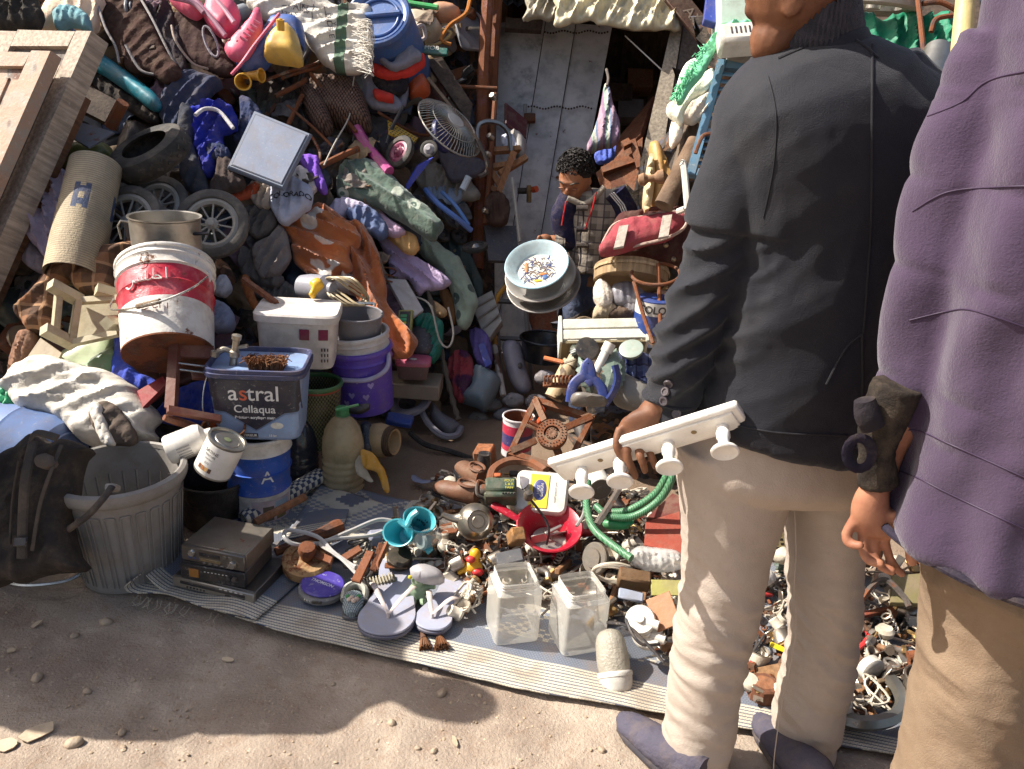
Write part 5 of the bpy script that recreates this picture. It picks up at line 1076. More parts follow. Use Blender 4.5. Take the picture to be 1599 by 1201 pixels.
b2=bucket('paint_bucket','blue and white paint bucket under the square tub','bucket',g2,V((0,0,1)),.105,.118,.335,wt,[(.36,plast('#2b55ad')),(.84,wt)],ribs=(.38,.62,.84),rim=.007)
f2=cone(lambda y:.105+.013*y/.335+.002,.55);text('A',.07,lambda x,y:f2(x,y+.20),'lettering',wl,b2)
for i,(x0,x1,z0,z1,c_)in enumerate(((-.06,.10,.012,.105,'#b9a8b0'),(-.02,.02,.02,.08,'#4a4038'),(.03,.075,.02,.05,'#7a7048'),(.025,.085,.055,.095,'#8fa0b0'))):mb=MB();n_=8;mb.add([f2(x0+(x1-x0)*j/n_,z)*(1.002+.003*i)for z in(z0,z1)for j in range(n_+1)],[[j,j+1,n_+2+j,n_+1+j]for j in range(n_)]);mb.build('label_picture',mat(c_,bump=0),b2)
tb2=E('paint_tub','square blue grey paint tub with dark label and white lettering','paint tub',up(g2+V((.022,.01,.350)),6)@Matrix.Scale(.92,4));m_tub=plast('#7f95b8',rough=.4)
def sqloft(mb,rows,k=1,n=40,sq=3.2,cap=3):return mb.loft([((0,0,z),(a,0,0),(0,b,0))for z,a,b in rows],n,k,0,sq,cap)
o=sqloft(MB(),[(0,.150,.115),(.005,.156,.12),(.135,.166,.128),(.27,.178,.138)]).build('body',m_tub,tb2)
mdk=plast('#2b2c3a',rough=.35,dirt=.15)
o=sqloft(MB(),[(.255,.180,.140),(.256,.186,.146),(.272,.187,.147),(.274,.182,.142),(.288,.183,.143),(.290,.176,.136),(.288,.172,.132),(.262,.168,.128)],cap=0).build('rim',plast('#3c4162'),tb2)
FR_=lambda x,y:V((x,-(.119+.019*y/.27)*max(.02,1-min(1,abs(x)/(.155+.023*y/.27))**6.4)**(1/6.4)-.0025,y))
def flatpoly(pts,nm,m,par,lift=.0):
 mb=MB();mb.add([FR_(*p)+V((0,-lift,0))for p in pts],[list(range(len(pts)))]);return mb.build(nm,m,par,None,0)
def patch(x0,x1,lo,hi,nm,m,lift):
 mb=MB();q=[x0+(x1-x0)*i/28 for i in range(29)];mb.add([FR_(x,lo(x)+(hi(x)-lo(x))*j/5)+V((0,-lift,0))for j in range(6)for x in q],[[j*29+i,j*29+i+1,(j+1)*29+i+1,(j+1)*29+i]for j in range(5)for i in range(28)]);mb.build(nm,m,tb2)
patch(-.166,.166,lambda x:.045+.075*min(1,abs(x)/.11),lambda x:.252,'dark_label',mdk,.001);patch(-.155,.155,lambda x:.012,lambda x:.038+.075*min(1,abs(x)/.11),'pale_band',plast('#8fa6c8'),.0006)
for s,z_,x,y,m_ in(('a',.088,-.076,.196,wl),('s',.088,-.039,.196,mat('#d8694a',bump=0)),('tral',.088,.034,.196,wl),('Cellaqua',.044,0,.132,wl),('Peinture acrylique mate',.0155,0,.098,wl),('INTERIEUR',.0135,-.03,.022,wl),('15 kg',.013,.06,.022,wl)):text(s,z_,lambda u,v:FR_(x+u,y+v)+V((0,-.003,0)),'lettering',m_,tb2,bold=.0006)
flatpoly([(.078+.024*math.cos(a),.066+.014*math.sin(a))for a in[i*.4 for i in range(16)]],'swatch',mat('#e2ddcf',bump=0),tb2,.003);flatpoly([(-.066,.013),(.006,.013),(.006,.031),(-.066,.031)],'text_bar',mdk,tb2,.002)
mb=MB();mb.tube(cr([(-.184,-.03,.25),(-.19,-.10,.19),(-.186,-.14,.12),(-.172,-.13,.06)],5),.003,6);mb.build('wire_handle',m_stl,tb2)
mb=MB();rr=random.Random(8)
for i in range(260):x,y=rr.uniform(-.05,.06),rr.uniform(-.04,.03);mb.tube([(x,y,.25),(x*1.25+rr.uniform(-.01,.01),y+rr.uniform(-.012,.0),.30+rr.uniform(0,.02)),(x*1.4+rr.uniform(-.02,.02),y-rr.uniform(.0,.03),.305+rr.uniform(-.01,.02))],.0018,4)
br=E('brush_head','brown bristle brush head lying in the square paint tub','brush',tb2.matrix_world@TR(.03,-.05,0));mb.build('bristles',mat('#6b4020',rough=.9,bump=0),br);MB().box(.14,.05,.03,TR(0,.02,.265)).build('block',wood('#5a3a28'),br)
tp_=E('tap','old steel tap standing in the square paint tub','tap',tb2.matrix_world@TR(-.10,-.03,.24)@RY(10));m_tap=metl('#a89f90',rough=.45,dirt=.5,dc='#5a4a3c')
MB().lathe([(.0001,0),(.014,0),(.014,.06),(.02,.065),(.02,.085),(.013,.09),(.013,.13),(.018,.134),(.018,.15),(.0001,.155)],18).build('body',m_tap,tp_);MB().tube(cr([(0,0,.075),(-.04,0,.085),(-.07,0,.06)],4),.011,8).build('spout',m_tap,tp_);MB().tube([(.0,0,.10),(.045,-.01,.12)],.008,8).build('lever',m_tap,tp_)
MB().lathe([(.0001,0),(.016,0),(.016,.02),(.0001,.02)],6,TR(-.07,0,.05)).build('nut',m_tap,tp_)
for i,(q,c_,of,lb)in enumerate((([(395,384),(425,364),(440,352),(452,396),(436,424),(414,432),(398,420)],'#645e5a',.16,'grey knitted cloth strips left of the orange blanket'),([(372,392),(400,386),(408,420),(440,430),(430,446),(398,440),(376,424)],'#575350',.13,'dark grey trouser cloth below the right pram wheel'),([(312,406),(330,396),(352,410),(366,430),(350,446),(330,436),(318,424)],'#6a4f40',.18,'brown checked blanket end near the paint bucket'),([(330,440),(352,428),(360,446),(348,462),(332,456)],'#a5a3a8',.22,'pale grey cloth roll beside the bucket ear'),([(318,478),(340,470),(362,484),(364,512),(336,516),(320,500)],'#76798a',.20,'bluish grey cloth behind the square tub'),([(380,330),(405,315),(425,330),(430,352),(405,372),(384,360)],'#4a4645',.10,'dark crumpled cloth right of the pram wheels'),([(385,290),(412,282),(424,300),(420,322),(398,318)],'#8d8176',.12,'beige cloth scrap below the grey lid'),([(395,440),(440,438),(470,455),(470,470),(420,470),(398,460)],'#54504c',.08,'dark flat rag above the white tub'))):
 LP('cloth',lb,'cloth',c_ if i!=2 else m_pl,q,of,bulge=.05,fold=.028,ff=10,fa=70)
rod('stick','reddish brown stick leaning behind the square tub','stick',wood('#7a4a32'),[(380,436,3.2),(432,474,3.15)],.014,n=5)
LP('cloth','orange lined cloth edge curling above the square tub','cloth','#7a4626',[(378,432),(388,432),(396,460),(404,480),(394,482),(382,460)],.24,bulge=.02)
wt2=E('plastic_tub','white plastic tub with maroon squares behind the blue grey one','tub',fr(W(468,562,3.22),V((.02,0,1)),cv(1,.02,-.1)));m_wt=plast('#d5cdc4')
sqloft(MB(),[(0,.135,.10),(.005,.14,.104),(.20,.150,.115)]).build('body',m_wt,wt2);sqloft(MB(),[(.185,.153,.118),(.188,.160,.125),(.215,.161,.126),(.222,.155,.12)]).build('rim',m_wt,wt2)
for x in(.035,.105):mb=MB();mb.box(.036,.004,.042,TR(x,-.118+(x>.1)*.006,.145)@RZ(0 if x<.1 else 8),.0005);mb.build('square',mat('#7a2440',bump=0),wt2)
for j in range(3):
 for i in range(3):MB().box(.005,.003,.012,TR(.10+i*.011,-.114+.002*i,.085-j*.022),.0005).build('mark',dkp,wt2)
LP('jacket','black and olive jacket thrown over the white tub','jacket',cloth('#3a3733'),[(392,500),(412,490),(445,492),(486,484),(488,506),(482,526),(462,536),(430,526),(398,526)],.30,bulge=.07,fold=.03,fa=20)
LP('cloth','dark grey scarf end beside the white tub','cloth','#3d4350',[(478,524),(500,540),(512,548),(502,574),(486,592),(482,560)],.30,bulge=.03)
jb=E('bottle','grey plastic bottle with a yellow tap on the white tub','bottle',fr(W(500,450,3.34),cv(.8,-.1,.4)));MB().lathe([(.0001,-.10),(.05,-.095),(.056,-.05),(.056,.03),(.03,.055),(.028,.07),(.0001,.07)],26).build('body',plast('#8f8f98'),jb)
LP('tap_key',0,0,plast('#d8a81f'),[(484,440),(496,434),(504,442),(494,452),(488,462),(482,460),(486,450)],d=3.22,parent=jb,**HARD(bulge=.012,res=.008))
for i in range(4):
 q=[(540+30*math.cos(a)*(1+.2*math.sin(i+2*a)),455+22*math.sin(a+i*.4),3.30+.03*math.sin(a*2+i))for a in[k*.55+i for k in range(13)]];loose_wire('cable','beige cable coil heaped above the purple bucket','cable',plast('#a89878'),q,.005,'beige cable loops above the purple bucket',4)
rod('metal_bar','short steel towel rail over the purple bucket','rail',m_stl,[(553,474,3.3),(582,474,3.3),(584,478,3.3)],.007,k=3)
ax=V((-.10,-.06,1));pb=W(572,632,3.50);m_pu2=plast('#5f45b0');gs=bucket('bucket','purple plastic bucket with white hearts and a pale handle','bucket',pb,ax,.118,.132,.27,m_pu2,rim=.010,ribs=(.84,))
hm_=[(0,-.016),(.014,.002),(.012,.012),(.005,.012),(0,.006),(-.005,.012),(-.012,.012),(-.014,.002)]
for x,y in((-.03,.10),(.03,.09),(.055,.14),(-.06,.06),(.0,.17)):mb=MB();f3=cone(lambda z:.1195+.014*z/.27);mb.add([f3(x+a,y+b)for a,b in hm_],[list(range(8))]);mb.build('heart',mat('#b8a5e0',bump=0),gs)
hi_=gs.matrix_world.inverted();MB().tube(cr([hi_@W(*p)for p in((592,530,3.42),(606,552,3.36),(602,578,3.32),(570,594,3.30),(520,592,3.32))],6),.010,8).build('handle',plast('#b3acc4'),gs)
bucket('bucket','white plastic bucket rim nested in the purple bucket','bucket',pb+ax*.20,ax,.118,.126,.135,plast('#cfcac6'),rim=.008,ribs=(.6,.8));bucket('bucket','grey bucket nested inside the white one','bucket',pb+ax*.29,ax+V((.1,0,0)),.09,.10,.125,plast('#77757a'),rim=.005)
gb=bucket('basket','olive woven plastic basket with green and red rim','basket',W(496,690,3.30),V((0,0,1)),.085,.098,.26,mat('#5d5a38',pat=weave('#6d6a44','#2b2a1a',.012,.010,(0,2)),key='gb',bump=.4),rim=.008,bands=[(.93,plast('#a03a2a')),(.965,plast('#3a6a3a'))])
def jug(label,base,r,h,m,cap,neck=.022,group=None):
 e=E('water_jug',label,'jug',up(base));rs=[(.0001,0),(r*.9,0),(r,.012)]
 for i in range(5):z=h*(.10+.085*i);rs+=[(r,z-.010),(r*.955,z-.003),(r*.955,z+.003),(r,z+.010)]
 rs+=[(r,h*.58),(r*.96,h*.66),(r*.80,h*.80),(r*.52,h*.90),(neck,h*.945),(neck,h)]
 MB().lathe(rs,36).build('body',m,e)
 if cap:MB().lathe([(neck+.003,h*.96),(neck+.004,h*.962),(neck+.004,h+.012),(neck,h+.015),(.0001,h+.015)],22).build('cap',cap,e);MB().lathe([(neck+.004,h*.945),(neck+.008,h*.95),(neck+.004,h*.957)],22).build('collar',cap,e)
 return e
m_jc=mat('#c2ae88',rough=.2,var=.35,dirt=.45,dc='#7b6a48',alpha=.66,bump=.15,bs=12,spec=.5);m_jd=mat('#2b313c',rough=.15,var=.3,dirt=.2,alpha=.9,bump=.1,spec=.6)
jug('dirty clear water jug with a green cap',G(536,764),.083,.345,m_jc,plast('#2f7a48'));jug('dark tinted water jug beside the blue bucket',G(468,752),.078,.31,m_jd,None)
rod('plastic_strip','green plastic strip lying across the jug cap','strip',plast('#3f8a4f'),[(524,640,2.98),(560,632,2.98)],.005)
LP('pan','dark shallow pan edge behind the clear jug','pan',m_blk,[(535,640),(570,630),(578,634),(560,644)],d=3.2,**HARD(bulge=.01))
# ORANGE BLANKET AND THE CLOTHS BESIDE IT
m_or=cloth('#8f5029',pat=blobs('#b2673a','#dcd2c8',6.5,.63,.012,3.1),key='or',var=.2,sheen=.3);m_or2=cloth('#8f5029',pat=blobs('#ab6136','#dcd2c8',7,.66,.012,8.3),key='or2',var=.2,sheen=.3)
LP('blanket','orange brown fleece blanket with white patches draped down the heap','blanket',m_or2,[(478,330),(500,318),(522,332),(555,344),(576,360),(592,396),(600,432),(606,472),(626,500),(650,528),(640,546),(618,562),(600,540),(574,490),(548,458),(520,446),(500,400),(480,360)],.16,bulge=.09,fold=.045,ff=6,fa=115,cr_amp=.014)
LP('blanket','folded upper flap of the orange blanket','blanket',m_or,[(438,352),(466,334),(500,326),(540,346),(560,360),(562,378),(548,396),(552,420),(530,430),(502,436),(480,432),(456,402),(452,376)],.25,bulge=.07,fold=.035,ff=7,fa=160,cr_amp=.014)
LP('cloth','lilac bed sheet spilling right of the orange blanket','cloth','#a08fa8',[(586,366),(606,354),(630,384),(656,406),(690,424),(704,442),(668,452),(652,458),(636,434),(612,432),(602,400)],.18,bulge=.07,fold=.035,ff=9,fa=140)
LP('cloth','pinkish lilac sheet fold above the yellow cloth','cloth','#ae93a8',[(566,320),(586,320),(608,340),(634,360),(612,368),(590,352)],.16,bulge=.05,fold=.025,fa=140)
LP('cloth','slate blue cloth tucked between the lilac sheets','cloth','#48536e',[(540,328),(570,320),(596,338),(604,360),(590,370),(566,354),(546,342)],.22,bulge=.06)
LP('cloth','ochre yellow cloth beside the green blanket','cloth','#bf9660',[(600,360),(622,356),(650,370),(654,388),(636,394),(612,376)],.24,bulge=.05)
LP('cloth','pale mauve sheet at the top of the orange blanket','cloth','#9f98aa',[(512,328),(530,308),(566,316),(576,326),(546,332),(526,342)],.18,bulge=.05)
m_gn=cloth('#57695e',pat=rings('#57695e','#b0b8a8',8),key='gn',sheen=.3);m_gn2=cloth('#7a8775',pat=rings('#95a28e','#45524a',8),key='gn2',sheen=.3)
LP('blanket','dark green fleece blanket with pale rings rolled on the heap','blanket',m_gn,[(522,292),(534,264),(560,250),(592,256),(618,280),(648,308),(674,330),(690,350),(684,372),(664,368),(630,346),(590,322),(550,312),(530,308)],.20,bulge=.12,fold=.025,ff=6,fa=140)
LP('blanket','pale green ringed blanket hanging down on the right','blanket',m_gn2,[(636,370),(660,362),(692,384),(716,404),(736,440),(744,470),(740,502),(726,514),(714,504),(706,460),(688,422),(658,396)],.26,bulge=.08,fold=.022,ff=6,fa=125)
LP('cloth','dark green cloth edge behind the pale ringed blanket','cloth','#394543',[(688,350),(716,374),(738,404),(754,444),(748,470),(728,424),(690,386)],.22,bulge=.05)
cb_=E('sack','white bag printed with black capitals under the grey lid','sack',TR(*W(455,310,3.5)))
o=LP('body',0,0,mat('#aeb2c4',rough=.5,dirt=.3,var=.2),[(422,290),(448,276),(482,288),(486,318),(472,332),(442,348),(426,328)],.2,bulge=.06,fold=.015,parent=cb_);f=onto(o,.003);text('COLORADO',.034,lambda u,v:f(u*1.0,v+.008-1.2*u*u),'lettering',mat('#23242c',bump=0),o,bold=.0008)
LP('cloth','violet cloth hanging beside the grey lid','cloth','#6a47a4',[(468,246),(494,242),(500,262),(510,290),(502,300),(486,282)],.2,bulge=.05)
LP('bag','crumpled white paper bag above the bag with black capitals','bag','#b9b3ae',[(444,272),(470,258),(494,284),(488,300),(452,292)],.14,bulge=.05)
LP('cloth','orange red rag under the dark bag','cloth','#9a4630',[(316,292),(345,300),(380,292),(402,284),(400,300),(350,312),(320,306)],.14,bulge=.03)
for i,(x,y,a,r_)in enumerate(((692,328,(.75,.3,.6),.062),(704,340,(.75,.3,.6),.062),(690,366,(.6,.5,.6),.05),(716,370,(.5,.4,.7),.05))):wheel('pram_wheel',('black pram wheel touching the dark green roll','black pram wheel behind the blue frame tubes','lower black pram wheel at the pale ringed blanket','black pram wheel left of the flat spoked wheel')[i],W(x,y,H(x,y)-.16),cv(*a),r_,.013,m_rub,m_blk,6,'black pram wheels beside the green blanket')
wheel('pram_wheel','small pram wheel lying flat with metal spokes',W(742,386,4.1),cv(-.1,.85,.5),.068,.013,m_rub,m_chr,9)
rod('metal_tube','light blue painted frame tube beside the pram wheels','tube',plast('#5576b8'),[(664,296,4.05),(684,318,4.0),(712,340,4.0),(736,360,4.05)],.014)
rod('metal_tube','second blue frame tube below the fan cage','tube',plast('#5b82bd'),[(690,300,4.1),(712,322,4.05),(732,352,4.05)],.010)
LP('bag','grey papery bag between fan cage and pram wheels','bag',mat('#8f877c',rough=.6),[(650,262),(690,256),(735,282),(748,306),(715,312),(680,300),(652,290)],.1,bulge=.07,fold=.03)
LP('bag','pale blue plastic bag under the grey seat','bag',mat('#93a2b8',rough=.4),[(660,296),(690,290),(725,300),(715,318),(680,316)],.12,bulge=.05)
rod('bottle','small clear bottle with a blue cap below the seat','bottle',plast('#b9c4cc'),[(722,296,4.1),(732,276,4.1)],.018)
loose_wire('chair_frame','chromed bent chair frame beside the rusty pole','chair frame',m_chr,[(745,232,4.3),(746,200,4.32),(758,190,4.32),(780,193,4.34),(794,208,4.36),(798,236,4.36)],.014)
cw=E('broken_stool','broken light wooden chair frame near the shed door','chair',TR(*W(795,265,4.35)));mcw=wood('#9a6a45')
for q in([(764,236,4.36),(812,233,4.4)],[(802,238,4.32),(778,300,4.28)],[(822,246,4.36),(780,272,4.32)],[(764,262,4.36),(806,256,4.38)],[(766,266,4.36),(782,292,4.34)],[(766,294,4.34),(782,306,4.34)]):rod('bar',0,0,mcw,q,.022,cw,n=4)
quad('maroon_board','dark maroon panel propped by the shed door','panel',mat('#4a1c22'),[(790,160,4.5),(824,188,4.55),(822,216,4.5),(790,192,4.45)],.02)
LP('bowl','pale grey bowl edge behind the wooden frame','bowl',plast('#a09a94'),[(796,206),(812,208),(822,224),(818,248),(804,240)],d=4.45,**HARD(bulge=.05))
LP('cloth','white and blue rag under the chromed frame','cloth','#a5a8b4',[(782,212),(800,210),(812,226),(806,238),(788,232)],d=4.42,bulge=.04)
quad('plastic_sheet','dark grey plastic panel with a hole, below the wooden frame','panel',plast('#4c4a4e'),[(756,350,4.3),(806,352,4.34),(812,408,4.28),(762,408,4.25)],.03)
rod('stick','pale upright stick beside the dark panel','stick',plast('#9a958c'),[(800,278,4.3),(812,378,4.2)],.010)
rod('iron_rod','tall rusty rod with valve knobs beside the pole','rod',m_rust,[(774,146,4.4),(762,300,4.3),(758,350,4.25)],.014)
for i,(x,y)in enumerate(((772,151),(768,214),(764,242),(760,330))):tag(MB().lathe([(.0001,.02),(.014,.018),(.018,0),(.014,-.018),(.0001,-.02)],14).build('valve_stop',m_chr,None,fr(W(x-2,y,4.27-.02*i),cv(-.5,.3,.8))),('topmost','second','third','lowest')[i]+' metal knob on the tall rusty rod','knob','knobs along the rusty rod')
rod('iron_rod','horizontal rusty bar crossing the scaffold pole','rod',m_rust,[(716,135,4.42),(776,138,4.42)],.010)
LP('bag','dark leather bag hanging below the wooden frame','bag',cloth('#4a372e'),[(762,304),(786,302),(796,320),(792,346),(766,350),(756,330)],d=4.26,bulge=.05)
fau=E('tap','brass valve with an orange knob fixed on the metal door','tap',TR(*W(826,298,4.6)));iv=fau.matrix_world.inverted()
MB().tube([iv@W(808,298,4.6),iv@W(828,298,4.6)],.018,10).build('pipe',m_iron,fau);MB().tube([iv@W(826,290,4.58),iv@W(826,316,4.58)],.014,8).build('body',m_brs,fau);MB().lathe([(.0001,.02),(.018,.02),(.018,-.01),(.0001,-.01)],14,iv@fr(W(834,296,4.58),cv(.7,0,.7))).build('knob',plast('#d8562a'),fau)
quad('board','whitish worn panel leaning below the lilac sheet','board',mat('#a8a3a2',dirt=.4),[(604,434,3.74),(634,436,3.78),(662,484,3.72),(640,500,3.66)],.02)
pf=E('picture_frame','small framed picture with green and blue bands','picture frame',fr(W(633,502,3.66),cv(-.2,.25,1),cv(1,-.05,0)));MB().box(.068,.108,.018).build('frame',mat('#8d8a4c'),pf);MB().box(.05,.09,.004,TR(0,0,.010)).build('mount',mat('#23262e'),pf)
for i,c_ in enumerate(('#1f8a58','#2f9a6a','#b9c23a','#d8c840')):MB().box(.03,.014,.003,TR(-.006,.022-.017*i,.0125),.0005).build('band',mat(c_,bump=0),pf)
LP('plate','dark round tray behind the picture frame','tray',plast('#4a464a'),[(638,516),(660,510),(676,530),(672,552),(652,556),(640,540)],d=3.78,**HARD(bulge=.02))
LP('bag','teal plastic bag stuffed full below the white panel','bag',mat('#1c7562',rough=.4),[(644,492),(668,488),(690,502),(692,534),(684,562),(668,566),(656,532),(648,512)],d=3.82,bulge=.08,fold=.03,fa=70)
lb_=E('lunch_box','food box with a pink lid on a cardboard box','lunch box',up(W(645,588,3.72),4));sqloft(MB(),[(0,.062,.045),(.004,.066,.048),(.07,.076,.055)]).build('body',plast('#77605a'),lb_);sqloft(MB(),[(.066,.078,.058),(.07,.082,.062),(.084,.081,.061),(.092,.07,.05)]).build('lid',plast('#bf5a74'),lb_);MB().ell(.018,.012,.004,TR(0,-.02,.093)).build('clip',m_wht,lb_)
boxat('cardboard_box','flattened cardboard box under the pink lidded food box','cardboard box',mat('#9a8a76',dirt=.4),W(648,602,3.80),(.25,.16,.075),(.05,.9,.4),(1,.12,.1))
LP('bag','red and plum coloured bag at the foot of the heap','bag',cloth('#9a3f48',pat=blobs('#a3464c','#5a3050',8,.55,.03),key='rb'),[(700,560),(714,546),(732,550),(740,572),(736,598),(718,628),(704,602),(698,580)],d=4.0,bulge=.07,fold=.03)
LP('cushion','purple padded pouch below the pale drawer','pouch','#55497c',[(732,516),(750,512),(764,530),(770,560),(762,576),(744,562),(736,540)],d=4.05,bulge=.06)
quad('plastic_sheet','blue plastic frame piece on the purple pouch','plastic frame',plast('#36419a'),[(746,538,3.98),(756,534,3.98),(768,568,3.95),(758,574,3.95)],.015)
LP('plastic_bin','blue grey plastic bin lying crushed on its side','bin',plast('#74848e'),[(733,602),(740,572),(766,578),(782,592),(778,610),(760,642),(744,636),(716,624)],d=4.02,**HARD(bulge=.08,cr_amp=.008))
wd=E('drawer_box','whitish dirty plastic drawer leaning on its corner','drawer',TR(*W(758,495,4.15)));quad('front',0,0,plast('#9f9a90',dirt=.5),[(734,470,4.18),(768,452,4.2),(784,500,4.12),(760,537,4.1)],.06,wd)
for k in range(3):rod('ridge',0,0,plast('#87827a'),[(740+k*7,482+k*16,4.165-.025*k),(770+k*4.5,464+k*13,4.18-.025*k)],.006,wd)
rod('stick','yellow plastic handle behind the pale drawer','stick',plast('#c28a1e'),[(792,444,4.3),(772,478,4.25),(774,560,4.2)],.013,k=3)
ts=E('toilet_seat','grey plastic toilet seat ring on the ground','toilet seat',fr(W(642,626,3.85),cv(-.25,.75,.6),cv(1,.3,0)));MB().lathe([(.062,.0),(.066,.014),(.085,.02),(.104,.014),(.108,0)],40,el=1.15).build('ring',plast('#85818a'),ts)
MB().box(.05,.03,.02,TR(0,.12,.01)).build('hinge',plast('#85818a'),ts)
LP('scoop','grey plastic scoop shaped like a mudguard on the earth','mudguard',plast('#75737a'),[(676,628),(690,644),(716,660),(718,672),(704,682),(686,670),(672,650)],d=3.84,**HARD(bulge=.03))
loose_wire('plastic_edging','curved grey rim of a seat in front of the scoop','rim',plast('#8a868c'),[(656,636,3.82),(668,660,3.76),(690,680,3.72),(712,680,3.74),(720,668,3.8)],.016)
cp=E('clay_pot','round cream clay pot lying with rope round its neck','pot',fr(W(592,688,3.36),cv(.85,-.05,.3)));MB().lathe([(.0001,-.075),(.04,-.068),(.068,-.035),(.075,0),(.068,.035),(.052,.055),(.05,.07),(.055,.075),(.046,.072),(.03,.0)],32).build('body',mat('#b8996e',rough=.7,dirt=.4),cp)
for z in(.045,.055,.064):MB().tube(ringpts(.058-.08*(z-.045),26,1,z),.006,6,True).build('rope',cloth('#5a4636'),cp)
LP('bottle','dark glass bottle between jug and clay pot','bottle',plast('#31363f'),[(562,664),(578,660),(586,690),(578,708),(562,706)],d=3.32,**HARD(bulge=.03))
boxat('box_cover','blue plastic box lid under the toilet seat','lid',plast('#34509c'),W(624,656,3.66),(.12,.07,.03),(.1,.8,.6),(1,-.1,.1))
LP('tape','orange yellow warning tape strip by the clear jug','tape',plast('#bf861d'),[(563,704),(582,708),(602,736),(609,766),(600,768),(588,738),(568,730)],d=3.1,bulge=.01,fold=.015,th=.006)
LP('paper','torn pale paper beside the warning tape','paper',mat('#b9a890'),[(556,712),(566,716),(578,742),(583,752),(570,750),(556,738)],d=3.12,bulge=.01,th=.006)
loose_wire('hose','black rubber hose along the earth near the wooden block','hose',m_rub,[(640,676,3.66),(664,694,3.6),(700,704,3.6),(736,716,3.6)],.012)
rod('rope','knotted grey rope hanging down the right of the heap','rope',cloth('#5f574d',bump=.8,bs=40),[(666,446,3.95),(680,500,3.88),(692,562,3.82),(706,622,3.78),(716,656,3.74)],[.012+.004*math.sin(i*2.1)for i in range(29)],k=7)
loose_wire('cord','white cord loop hanging beside the knotted rope','cord',plast('#b0a99c'),[(650,464,3.85),(672,478,3.8),(686,530,3.75),(700,542,3.75),(708,520,3.78),(700,480,3.82)],.005)
LP('board','brown plush slab behind the pale ringed blanket','cushion','#6e4c2e',[(686,456),(700,452),(714,480),(712,504),(702,500),(690,474)],d=4.05,bulge=.03)
LP('shoe','tan sandal caught in the cords','shoe','#a58560',[(672,470),(684,472),(698,486),(690,494),(676,486)],d=3.92,bulge=.03)
for i,(x,y,l)in enumerate(((676,612,40),(700,640,30),(690,600,26),(636,606,34),(612,690,24),(660,646,22))):LP('rag','dark trampled rag '+('right of the toilet seat ring','above the grey mudguard scoop','below the red and plum bag','under the cardboard box','right of the cream clay pot','in front of the toilet seat ring')[i],'rag',('#3f342d','#54483f','#2f2a28')[i%3],[(x-l*.6,y),(x-l*.2,y-l*.35),(x+l*.5,y-l*.2),(x+l*.6,y+l*.2),(x,y+l*.35)],.05,group='dark rags at the foot of the heap',bulge=.04,fold=.02)
# BY THE SHED DOOR
sbp=stripes([('#a9a4b0',0),('#8a6f88',.2),('#8fa095',.36),('#b5b2a4',.52),('#6f7f98',.66),('#a58a98',.84)],0,.075,.03)
hb_=E('cloth_bag','pastel striped cloth bag hanging by the shed opening','bag',TR(*W(945,190,4.3)))
LP('body',0,0,cloth('#9a97a5',pat=sbp,key='sbag'),[(944,132),(952,136),(958,160),(966,186),(968,212),(958,224),(936,230),(920,240),(916,230),(928,200),(938,164)],d=4.3,bulge=.08,fold=.02,fa=80,parent=hb_)
rod('drawstring',0,0,cloth('#6a625c'),[(947,108,4.32),(950,122,4.3),(948,134,4.28)],.008,hb_)
LP('cloth','blue rag hanging behind the striped bag','cloth','#46569f',[(930,238),(958,222),(960,244),(936,252)],d=4.42,bulge=.02)
loose_wire('cord','thin white cord slanting across the dark opening','cord',m_wht,[(976,56,4.5),(1034,110,4.45)],.004)
tbw=E('wooden_cabinet','brown wooden cabinet leaning inside the shed','cabinet',TR(*W(985,240,4.75)));mwd=wood('#6a3d28');mwd2=wood('#7d4c30')
quad('top',0,0,mwd,[(955,232,4.9),(1022,152,4.95),(1002,212,4.7),(930,268,4.7)],.03,tbw);quad('side',0,0,mwd2,[(930,270,4.7),(1004,214,4.7),(1000,300,4.6),(950,320,4.6)],.02,tbw)
for q in([(940,268,4.66),(1000,248,4.66)],[(988,220,4.66),(1000,262,4.62)],[(972,228,4.64),(984,222,4.64)]):rod('batten',0,0,mwd2,q,.028,tbw,n=4)
quad('door',0,0,mwd,[(952,274,4.665),(992,256,4.665),(994,320,4.58),(958,330,4.58)],.015,tbw)
for i,(x,y)in enumerate(((985,165),(1000,118),(968,140))):quad('box',('faint grey carton on the shed shelf behind the cord','dim brown carton high on the shed shelf','dim carton low on the shed shelf')[i],'carton',(m_gry,m_brn,m_dk)[i],[(x-20,y-12,6.0),(x+20,y-10,6.0),(x+20,y+18,6.0),(x-20,y+18,6.0)],.2)
axn=cv(-.18,.55,.82);c0=W(838,413,3.42);mbs=plast('#a9bcc0',rough=.25,spec=.6);mgr=mat('#8e8a86',rough=.5,metal=.4,dirt=.45)
def basin(name,label,loc,r,h,m,mi_,dia=None):
 e=E(name,label,'basin',fr(loc,axn,CR));MB().lathe([(.0001,-h),(r*.62,-h),(r*.72,-h*.8),(r*.9,-.008),(r,-.002),(r+.004,.003),(r,.007),(r*.9,.002),(r*.70,-h*.72),(r*.60,-h+.006),(.0001,-h+.006)],52).build('body',m,e)
 MB().tube(ringpts(r+.001,52,1,.003),.0042,8,True).build('rim',mi_,e);return e
basin('basin','large grey basin rearmost in the stack the boy holds',c0-axn*.075+CR*.018-CU*.035,.158,.05,mgr,mgr);basin('basin','grey rimmed basin in the middle of the stack',c0-axn*.04+CR*.01-CU*.018,.150,.05,plast('#98948f'),mgr)
e=basin('basin','pale blue enamel basin with painted flowers held by the boy',c0,.134,.045,mbs,plast('#8fb0bc'))
mfl=mat('#cfcabd',rough=.3,bump=0,dirt=.2);MB().lathe([(.0001,-.036),(.090,-.036),(.0995,-.0285)],44).build('painted_field',mfl,e)
